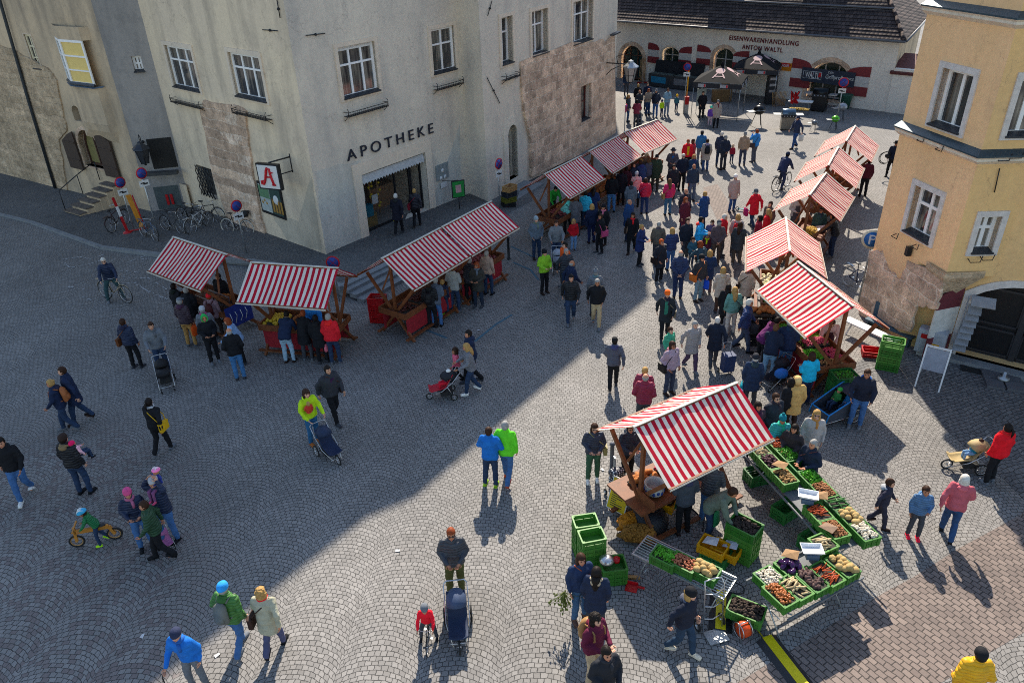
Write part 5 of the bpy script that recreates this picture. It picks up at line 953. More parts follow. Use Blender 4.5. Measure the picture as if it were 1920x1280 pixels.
# ------------------------------------------------------------------ people
def loft(m, rings, n=14):
    """rings: (x, y, z, rx, ry) stacked ellipses"""
    vs = []; 
    for x, y, z, rx, ry in rings: vs += [V((x+rx*cos(2*pi*j/n), y+ry*sin(2*pi*j/n), z)) for j in range(n)]
    k = len(rings); fs = [(i*n+j, i*n+(j+1) % n, (i+1)*n+(j+1) % n, (i+1)*n+j) for i in range(k-1) for j in range(n)]
    fs += [tuple(range(n-1, -1, -1)), tuple((k-1)*n+j for j in range(n))]; m.add(vs, fs)
def limb(m, pts, rs):
    P = []; R = []
    for i in range(len(pts)-1):
        a, b = V(pts[i]), V(pts[i+1])
        for t in (0, .33, .66): P.append(a.lerp(b, t)); R.append(rs[i]+(rs[i+1]-rs[i])*t)
    P.append(V(pts[-1])); R.append(rs[-1]); m.tube(P, R, 10); m.ell(P[0], R[0], n=10, k=8); m.ell(P[-1], R[-1], n=10, k=8)
    for p, r in zip(pts[1:-1], rs[1:-1]): m.ell(p, r*1.0, n=10, k=8)
def remesh(m, vox, smooth=3):
    me = bpy.data.meshes.new('t'); me.from_pydata(m.v, [], m.f); bm = bmesh.new(); bm.from_mesh(me); bmesh.ops.recalc_face_normals(bm, faces=bm.faces); bm.to_mesh(me); bm.free()
    o = bpy.data.objects.new('t', me); COL.objects.link(o); r = o.modifiers.new('r', 'REMESH'); r.mode = 'VOXEL'; r.voxel_size = vox
    s = o.modifiers.new('s', 'SMOOTH'); s.iterations = smooth; s.factor = .5
    e = o.evaluated_get(bpy.context.evaluated_depsgraph_get()); v = [tuple(x.co) for x in e.data.vertices]; f = [list(p.vertices) for p in e.data.polygons]
    bpy.data.objects.remove(o); return v, f
ARM = dict(down=((.243, .03, 1.15), (.235, -.07, .90)), pocket=((.265, .07, 1.15), (.185, -.12, .96)), fwd=((.25, 0, 1.16), (.11, -.28, 1.13)), back=((.25, .11, 1.16), (.06, .19, .97)),
  push=((.26, -.08, 1.17), (.22, -.36, 1.06)), swf=((.25, -.07, 1.16), (.21, -.25, .98)), swb=((.27, .13, 1.17), (.27, .14, .92)), face=((.25, -.14, 1.22), (.10, -.20, 1.44)), reach=((.23, -.24, 1.24), (.15, -.46, 1.12)), cross=((.28, -.03, 1.15), (.0, -.2, 1.14)), link=((.3, .02, 1.17), (.33, -.2, 1.08)), bar=((.25, -.22, 1.22), (.25, -.45, 1.12)), up=((.24, -.05, 1.5), (.13, -.02, 1.66)))
LEG = dict(stand=((.10, -.01, .49), (.105, .02, .09)), wide=((.13, -.02, .49), (.16, .02, .09)), fr=((.09, -.14, .49), (.09, -.19, .10)), bk=((.09, .01, .48), (.09, .24, .15)), rel=((.11, -.08, .5), (.13, -.04, .09)), sit=((.11, -.40, .86), (.11, -.42, .45)), ped=((.13, -.30, .70), (.12, -.12, .32)), ped2=((.12, -.1, .5), (.12, .05, .12)), ast=((.22, -.04, .5), (.26, .0, .09)))
POSE = dict(stand=('down', 'down', 'stand', 'rel', .02), pockets=('pocket', 'pocket', 'stand', 'stand', 0), hold=('fwd', 'fwd', 'stand', 'rel', .06), hold1=('fwd', 'down', 'rel', 'stand', .02), behind=('back', 'back', 'stand', 'stand', .04), push=('push', 'push', 'fr', 'bk', .14), pstand=('push', 'push', 'stand', 'rel', .1),
  walk=('swf', 'swb', 'bk', 'fr', .06), walk2=('swb', 'swf', 'fr', 'bk', .06), walkp=('pocket', 'swb', 'fr', 'bk', .08), phone=('face', 'down', 'stand', 'rel', 0), reach=('reach', 'reach', 'stand', 'rel', .62), lean=('reach', 'fwd', 'stand', 'rel', .3), cross=('cross', 'cross', 'wide', 'stand', 0), pull=('swb', 'down', 'fr', 'bk', .05),
  arm=('link', 'down', 'fr', 'bk', .04), ride=('bar', 'bar', 'ped', 'ped2', .42), astride=('bar', 'bar', 'ast', 'ast', .22), bal=('bar', 'bar', 'ast', 'bk', .4), sit=('fwd', 'down', 'sit', 'sit', -.25), up=('up', 'up', 'stand', 'fr', 0), photo=('face', 'face', 'stand', 'wide', 0))
HEM = dict(j=.86, c=.64, l=.45, s=.95)
def wrink(p, a, f):
    q = V(p); n = mn.noise_vector(V((q.x*f, q.y*f, q.z*f*1.5)))+mn.noise_vector(q*f*2.3)*.45; return tuple(q+n*a)
def bender(a):
    def f(p):
        x, y, z = p; w = max(0, min(1, (z-.84)/.30)); w = w*w*(3-2*w); t = a*w; dz = z-.92
        return (x, y*cos(t)-dz*sin(t)*w if w else y, .92+dz*cos(t)+y*sin(t) if w else z)
    return f
_tp = {}; PT = {}
def template(pose, coat, hs, girth):
    key = (pose, coat, hs, girth)
    if key in _tp: return _tp[key]
    al, ar, ll, lr, b = POSE[pose]; F = bender(b); sx = lambda p, s: (p[0]*s, p[1], p[2])
    arms = [((.165*s, .0, 1.405), sx(ARM[a][0], s), sx(ARM[a][1], s)) for a, s in ((al, 1), (ar, -1))]; legs = [((.088*s, 0, .9), sx(LEG[a][0], s), sx(LEG[a][1], s)) for a, s in ((ll, 1), (lr, -1))]
    g = girth; hem = HEM[coat]
    # coat
    m = MB(); rg = [(0, 0, hem, .185*g+(.9-hem)*.09, .135*g+(.9-hem)*.12), (0, 0, (hem+1.0)/2, .18*g+.008, .135*g+.01), (0, .0, 1.03, .178*g, .134*g), (0, -.005, 1.18, .182*g, .135*g), (0, -.005, 1.30, .182*g, .128*g), (0, .0, 1.39, .18*g, .112*g), (0, .005, 1.45, .13, .095), (0, .005, 1.50, .075, .078), (0, .0, 1.53, .068, .072)]
    if pose in ('sit',): rg = rg[2:]; rg[0] = (0, 0, .9, .17, .13)
    loft(m, rg)
    for a in arms: limb(m, a, (.070*g, .056*g, .046)); 
    m.v = [F(p) for p in m.v]; cv, cf = remesh(m, .021); 
    cv = [wrink(p, .017, 7.5) for p in cv]; cm = MB(); cm.smooth = True; cm.add(cv, cf)
    rr = random.Random(hash(key) & 255 if False else len(_tp)); 
    coat_m = cm.build('coat', [CLOTH], nrm=False)
    # trousers
    m = MB(); loft(m, [(0, 0, .80, .15, .115), (0, 0, .88, .165, .12), (0, 0, .98, .155, .115), (0, 0, 1.04, .14, .1)])
    for l in legs: limb(m, l, (.098, .074, .060))
    v, f = remesh(m, .022); tm = MB(); tm.smooth = True; tm.add([wrink(F(p), .014, 8) for p in v], f); tr_m = tm.build('trousers', [CLOTH], nrm=False)
    # shoes
    sh = []
    for l, s in zip(legs, (1, -1)):
        a = V(l[2]); k = MB(); up_ = .12 if a.z > .13 and pose != 'sit' else 0; zz = a.z-.09; rot = Matrix.Rotation(-.5 if up_ else 0, 3, 'X')
        k.ell((0, 0, -.03), (.046, .075, .05), n=10, k=7); k.ell((0, -.09, -.052), (.048, .1, .036), n=10, k=7); k.box((0, -.055, -.075), (.085, .24, .022)); k.v = [tuple(rot @ V(p)+a) for p in k.v]; sh.append(k.build('shoe', [CLOTH], nrm=False))
    # body: head, neck, torso, limbs, hands
    hc = V(F((0, -.005, 1.605))); hb = V((0, -.005, 1.605)); m = MB()
    hz = lambda c, r: m.ell(hb+V(c)*hs, tuple(q*hs for q in r), n=14, k=10)
    hz((0, .012, .012), (.075, .094, .10)); hz((0, -.025, -.045), (.056, .062, .068)); hz((0, -.082, -.012), (.013, .02, .024)); hz((0, -.03, -.02), (.064, .066, .07)); hz((.074, .01, -.012), (.012, .02, .03)); hz((-.074, .01, -.012), (.012, .02, .03)); hz((0, -.07, -.085), (.025, .02, .018))
    m.tube([(0, .012, 1.42), (0, .008, 1.52), (0, 0, 1.58)], [.058, .052, .052], 10); loft(m, [(0, 0, .86, .13, .095), (0, 0, 1.0, .125, .09), (0, 0, 1.3, .145, .1), (0, 0, 1.42, .12, .075), (0, 0, 1.47, .05, .05)])
    hands = []
    for a in arms:
        limb(m, (a[0], a[1], a[2]), (.05, .038, .028)); d = (V(a[2])-V(a[1])).normalized(); 
        s = 1 if a[0][0] > 0 else -1; q = d.orthogonal(); side = V((0, -1, 0))-d*V((0, -1, 0)).dot(d); side = side.normalized() if side.length > .2 else V((0, 0, -1)); pn = d.cross(side).normalized(); palm = V(a[2])+d*.055
        R = Matrix((side, pn, d)).transposed(); m.ell(palm, (.042, .019, .052), m=R, n=10, k=8); hands.append((palm, d, side, pn, s))
    m.v = [F(p) for p in m.v]; 
    for l in legs: limb(m, l, (.075, .052, .038)); m.ell(V(l[2])+V((0, -.07, -.045)), (.036, .1, .03))
    v, f = remesh(m, .0175, 2); bmh = MB(); bmh.smooth = True; bmh.add(v, f)
    for palm, d, side, pn, s in hands:
        cdir = pn*(-s)
        if cdir.x*s > 0: cdir = -cdir
        for k, (o, L) in enumerate(((-.032, .065), (-.011, .076), (.011, .072), (.031, .056))):
            p0 = palm+d*.042+side*-o*1.0; p1 = p0+d*L*.5+cdir*.010; p2 = p1+d*L*.38+cdir*.022; bmh.tube([F(p0), F(p1), F(p2)], [.0095, .0088, .007], 6)
        p0 = palm+side*.034-d*.02; p1 = p0+side*.028+d*.026; p2 = p1+d*.032+side*.006+cdir*.01; bmh.tube([F(p0), F(p1), F(p2)], [.012, .010, .008], 6)
    # face details in head space (bent with the head)
    pitch = Matrix.Rotation(b*.75, 3, 'X')
    def fh(c): p = hb+V(c)*hs; return V(F(p))
    bmh.cur = 1
    for s in (-1, 1): bmh.ell(fh((.029*s, -.078, .012)), (.013*hs, .006*hs, .0075*hs), n=8, k=6); bmh.tube([fh((.016*s, -.083, .032)), fh((.044*s, -.076, .033))], .0045*hs, 5)
    bmh.cur = 2; bmh.tube([fh((-.024, -.082, -.052)), fh((0, -.088, -.053)), fh((.024, -.082, -.052))], .0055*hs, 5)
    bd = bmh.build('body', [SKIN, M('eye_dark', (.03, .02, .018), .3), M('lips', (.35, .10, .09), .5)], nrm=False)
    res = dict(coat=coat_m.data, tr=tr_m.data, sh=[x.data for x in sh], body=bd.data, hc=hc, rx=b, top=hc+V((0, -sin(b)*.0, 0))+V((0, 0, .115*hs)), hs=hs, F=F, arms=arms, g=g, hem=hem)
    for o in [coat_m, tr_m, bd]+sh: bpy.data.objects.remove(o)
    _tp[key] = res; return res
_hm = {}
def hairmesh(kind):
    if kind in _hm: return _hm[kind]
    m = MB(); m.smooth = True; rr = random.Random(len(kind)*7+3)
    def shell(rx, ry, rz, c, n=18, k=14, face=(-.028, .05), top=None, low=-.075):
        o = len(m.v); m.ell(c, (rx, ry, rz), n=n, k=k)
        for i in range(o, len(m.v)):
            p = V(m.v[i])
            if (p.y < face[0] and p.z < face[1]) or p.z < low or (top and p.z > top and abs(p.x) < .09): p = V((p.x*.72, p.y*.72, p.z*.78))
            else: p += V((rr.uniform(-1, 1), rr.uniform(-1, 1), rr.uniform(-1, 1)))*.0035
            m.v[i] = tuple(p)
    if kind == 'short': shell(.084, .104, .115, (0, .016, .016))
    elif kind == 'bald': shell(.082, .102, .108, (0, .016, .008), face=(-.0, .2), top=.04)
    elif kind in ('bob', 'long', 'curly'):
        shell(.094, .112, .125, (0, .018, .008), face=(-.045, .055), low=-.16)
        for s in (-1, 1): m.ell((.074*s, .018, -.065), (.028, .062, .085), n=10, k=8)
        m.ell((0, .068, -.06), (.078, .05, .09), n=12, k=8)
        if kind == 'long': m.tube([(0, .07, -.04), (0, .10, -.12), (0, .125, -.24), (0, .12, -.34)], [.078, .082, .07, .035], 12)
        if kind == 'curly':
            for i in range(60): a, b = rr.uniform(0, 6.28), rr.uniform(-.3, 1.4); p = V((.095*cos(a)*cos(b), .02+.11*sin(a)*cos(b), .12*sin(b))); 
            for i in range(70):
                a, b = rr.uniform(0, 6.28), rr.uniform(-.7, 1.45); p = V((.09*cos(a)*cos(b), .02+.105*sin(a)*cos(b), .115*sin(b)))
                if not (p.y < -.03 and p.z < .05): m.ell(p, .024, n=6, k=5)
    elif kind == 'pony': shell(.086, .106, .117, (0, .016, .014)); m.tube([(0, .10, .04), (0, .15, .02), (0, .165, -.06), (0, .15, -.17)], [.022, .032, .028, .01], 8)
    elif kind == 'bun': shell(.086, .106, .117, (0, .016, .014)); m.ell((0, .10, .07), .04, n=10, k=8)
    elif kind in ('beanie', 'pom'):
        m.lathe([(.086, .0), (.096, .005), (.099, .03), (.096, .045), (.094, .07), (.08, .105), (.05, .13), (.012, .142)], (0, .012, .012), 18, Matrix.Diagonal((.96, 1.14, 1)))
        if kind == 'pom': m.ell((0, .02, .17), .038, n=10, k=8)
    elif kind == 'cap': m.lathe([(.084, .02), (.088, .03), (.086, .07), (.07, .105), (.03, .122), (.01, .124)], (0, .01, .01), 16, Matrix.Diagonal((.97, 1.12, 1))); m.ell((0, -.115, .035), (.062, .06, .008), n=12, k=6)
    elif kind == 'hat': m.lathe([(.155, .035), (.16, .042), (.095, .05), (.092, .055), (.09, .10), (.082, .135), (.03, .14)], (0, .01, .01), 20, Matrix.Diagonal((.93, 1.1, 1)))
    elif kind == 'helmet':
        m.ell((0, .015, .05), (.115, .145, .095), n=18, k=10)
        for i in range(len(m.v)): 
            if m.v[i][2] < .03: m.v[i] = (m.v[i][0]*.95, m.v[i][1]*.95, .03)
    elif kind == 'vent':
        for s in (-.06, -.02, .02, .06): m.tube([(s, -.10, .09), (s, -.04, .14), (s, .04, .145), (s, .11, .10)], [.006, .011, .011, .006], 6)
    elif kind == 'hood':
        shell(.10, .12, .13, (0, .022, .012), face=(-.05, .085), low=-.18); m.tube([(.09*cos(a), -.045-.02*abs(cos(a)), .005+.1*sin(a)) for a in [pi*2*i/14 for i in range(14)]], .02, 8, closed=True)
    elif kind == 'hoodback': m.ell((0, .11, -.17), (.10, .07, .07), n=12, k=8); m.tube([(.10*cos(a), .03+.07*sin(a), -.145+.03*sin(a)) for a in [-pi*.15+pi*1.3*i/12 for i in range(13)]], .026, 8)
    elif kind == 'scarf': m.tube([(.075*cos(a), .005+.075*sin(a), -.125+.012*cos(3*a)) for a in [pi*2*i/14 for i in range(14)]], .033, 8, closed=True); m.tube([(.03, -.085, -.14), (.045, -.115, -.22), (.04, -.125, -.32)], [.03, .035, .03], 8)
    elif kind == 'glasses':
        for s in (-1, 1): m.ell((.031*s, -.09, .01), (.022, .006, .015), n=10, k=6); m.tube([(.05*s, -.088, .014), (.078*s, .0, .014)], .004, 4)
        m.tube([(-.012, -.092, .015), (.012, -.092, .015)], .004, 4)
    elif kind == 'beard': m.ell((0, -.045, -.075), (.055, .05, .045), n=12, k=8)
    o = m.build(kind, [HAIR if kind in ('short', 'bald', 'bob', 'long', 'curly', 'pony', 'bun', 'beard') else (BLK if kind == 'glasses' else CLOTH)], nrm=True); _hm[kind] = o.data; bpy.data.objects.remove(o); return _hm[kind]
CN = dict(nav='#1c2740', blk='#17181c', gry='#62666c', dgr='#3a3c42', lgr='#9a9ca0', brn='#4a342c', dbr='#2e221e', tan='#b59468', bei='#b9a58e', red='#c81e28', mar='#6e1c34', den='#3c5f8c', ldn='#7f9fbe', ddn='#26364f', grn='#3f6e34', olv='#4e4c30', wht='#d8d6d0', cyn='#1c9cc0', mint='#6fc0b4', pnk='#d8567a', teal='#1c8088', prp='#5a3f70', mgt='#c01858', org='#d8561e', khk='#6e6850', blu='#1d5fb0', yel='#d8a818', lim='#a8cc1e', mau='#a48a94', cha='#303238')
HC_ = dict(b='#3a2418', d='#1c1512', g='#9a9894', w='#cfcac0', l='#b08a52', r='#8a4020', o='#b8501c', m='#6a4a30')
def colr(c): return srgb(CN.get(c, c))
SKC = [srgb(x) for x in ('#d09a7c', '#c68a6c', '#dca88c', '#b87c5c')]
RP = random.Random(21); NP = [0]
BAGM = tinted('leather', rough=.5, bmp=.2)
def bag(kind, T, tp, k, col, lab, side=1):
    F = tp['F']; m = MB(); m.smooth = False
    if kind == 'bp':
        m.smooth = True; loft(m, [(0, .20, 1.0, .12, .06), (0, .21, 1.05, .14, .08), (0, .22, 1.2, .14, .09), (0, .20, 1.36, .12, .075), (0, .18, 1.42, .06, .04)]); m.ell((0, .29, 1.12), (.10, .04, .09)); 
        for s in (-1, 1): m.tube([(.09*s, .14, 1.40), (.11*s, .04, 1.46), (.12*s, -.10, 1.40), (.13*s, -.13, 1.25), (.14*s, .02, 1.08), (.12*s, .14, 1.05)], .017, 6)
    elif kind == 'sh':   # shoulder bag on a strap
        x = .27*side; m.box((x, .03, .93), (.09, .30, .22)); m.box((x, .03, 1.045), (.10, .31, .03)); m.tube([(x, -.1, 1.02), (x*.75, -.13, 1.2), (-.05*side, -.10, 1.44), (-.13*side, .0, 1.475), (-.02*side, .13, 1.36), (x*.7, .15, 1.15), (x, .12, 1.02)], .012, 5)
    elif kind == 'tote':
        i = 0 if side > 0 else 1; w = V(tp['arms'][i][2]); c = w+V((0, -.01, -.12)); m.smooth = True
        loft(m, [(c.x, c.y, c.z-.36, .05, .13), (c.x, c.y, c.z-.3, .07, .16), (c.x, c.y, c.z-.1, .05, .16), (c.x, c.y, c.z-.02, .02, .15)], 10); m.tube([(c.x, c.y-.08, c.z-.03), (w.x, w.y-.02, w.z-.06), (c.x, c.y+.08, c.z-.03)], .008, 5)
    m.v = [F(p) if kind != 'tote' else p for p in m.v]
    o = m.build({'bp': 'backpack', 'sh': 'shoulder_bag', 'tote': 'carrier_bag'}[kind], [BAGM]); o.matrix_basis = T.matrix_basis.copy(); o.scale = (k, k, k); o.color = (*colr(col), 1); tag(o, lab, 'backpack' if kind == 'bp' else 'bag')
def person(x, y, H, yaw, pose, coat, top, legs, hair, hcol, label, ex='', z=0.0, pos=None):
    hs = 1.0 if H > 1.5 else (1.18 if H > 1.2 else 1.4); g = 1.12; E = dict(e.split(':', 1) for e in ex.split() if ':' in e); fl = ex.split()
    if 'big' in fl: g = 1.27
    if 'thin' in fl: g = .92
    z = float(E.get('z', z)); tp = template(pose, coat, hs, g); k = H/(1.72 if hs == 1 else 1.72+.115*(hs-1))
    hat = E.get('hat'); tz = (tp['hc'].z+.112*hs+(.03 if hat else 0))*k
    if pos is None: p = G(x, y, tz+z); p.z = z
    else: p = V(pos)
    R = Matrix.Rotation(rad(yaw), 3, 'Z')
    if pos is None: off = R @ V((0, tp['hc'].y*k, 0)); p = p-V((off.x, off.y, 0))
    T = thing('person', label, 'person', p, rad(yaw), 'people at the market'); T.scale = (k, k, k*RP.uniform(.995, 1.005))
    cc = colr(top); b = link('body', tp['body'], T, color=RP.choice(SKC))
    c = link('jacket' if coat in 'js' else 'coat', tp['coat'], T, color=cc)
    if 'puff' in fl or (coat == 'j' and RP.random() < .22): c.data = puffed(tp['coat'])
    t = link('trousers', tp['tr'], T, color=colr(legs)); sc = colr(E.get('shoes', RP.choice(['blk', 'dbr', 'dgr', 'gry'])))
    for s in tp['sh']: link('shoe', s, T, color=sc)
    def head(kind, col, name):
        o = link(name, hairmesh(kind), T, color=col); o.location = tp['hc']; o.scale = (hs, hs, hs); o.rotation_euler = (tp['rx']*.8, 0, 0); return o
    head(hair, srgb(HC_[hcol]), 'hair')
    if hat: kk, cl = hat.split(','); head(kk, colr(cl), 'hat' if kk != 'helmet' else 'helmet'); 
    if hat and hat.startswith('helmet'): head('vent', colr('wht'), 'helmet_vent')
    for n_ in ('scarf', 'hood', 'hoodback', 'apron', 'shirt'):
        if n_ in E:
            if n_ in ('apron', 'shirt'): continue
            head(n_, colr(E[n_]), n_ if n_ != 'hoodback' else 'hood')
    if coat in 'jc' and H > 1.3 and not any(q in E for q in ('hood', 'hoodback', 'scarf')) and RP.random() < .5: head('hoodback' if RP.random() < .6 else 'scarf', tuple(x*RP.choice((.7, 1.25))+.004 for x in cc), 'collar')
    if 'glasses' in fl: head('glasses', colr('blk'), 'sunglasses')
    if 'beard' in fl: head('beard', srgb(HC_[hcol]), 'beard')
    if 'apron' in E:
        m = MB(); m.smooth = True; n = 9; vs = []
        for i, zz in enumerate((.55, .7, .88, 1.05, 1.2, 1.33)):
            for j in range(n): a = -pi/2+(-.75+1.5*j/(n-1))*(1 if i < 4 else .55); rx, ry = .215+(.9-zz)*.1*(zz < .9), .165+(.9-zz)*.13*(zz < .9); vs.append(tp['F']((rx*cos(a), ry*sin(a), zz)))
        m.add(vs, [(i*n+j, i*n+j+1, (i+1)*n+j+1, (i+1)*n+j) for i in range(5) for j in range(n-1)]); m.build('apron', [CLOTH], T, color=colr(E['apron']), nrm=False)
    if 'shirt' in E:
        m = MB(); m.smooth = True; vs = []
        for i, zz in enumerate((.92, 1.1, 1.28, 1.42)):
            for j in range(4): a = -pi/2+(-.28+.187*j); vs.append(tp['F']((.20*cos(a), .155*sin(a)-.0, zz)))
        m.add(vs, [(i*4+j, i*4+j+1, (i+1)*4+j+1, (i+1)*4+j) for i in range(3) for j in range(3)]); m.build('shirt', [CLOTH], T, color=colr(E['shirt']), nrm=False)
    for e in fl:
        if e.startswith('bag:'):
            _, kk, cl, nm = e.split(':'); sd = -1 if kk.endswith('-') else 1; kk = kk.rstrip('-'); w = label.split(); lb_ = nm.replace('_', ' ')+' of the '+' '.join(w)
            bag(kk, T, tp, k, cl, ' '.join(lb_.split()[:16]), sd)
    NP[0] += 1; PT[label] = T; return T
_pf = {}
def puffed(me):
    if me.name not in _pf: c = me.copy(); c.materials.clear(); c.materials.append(PUFF); _pf[me.name] = c
    return _pf[me.name]
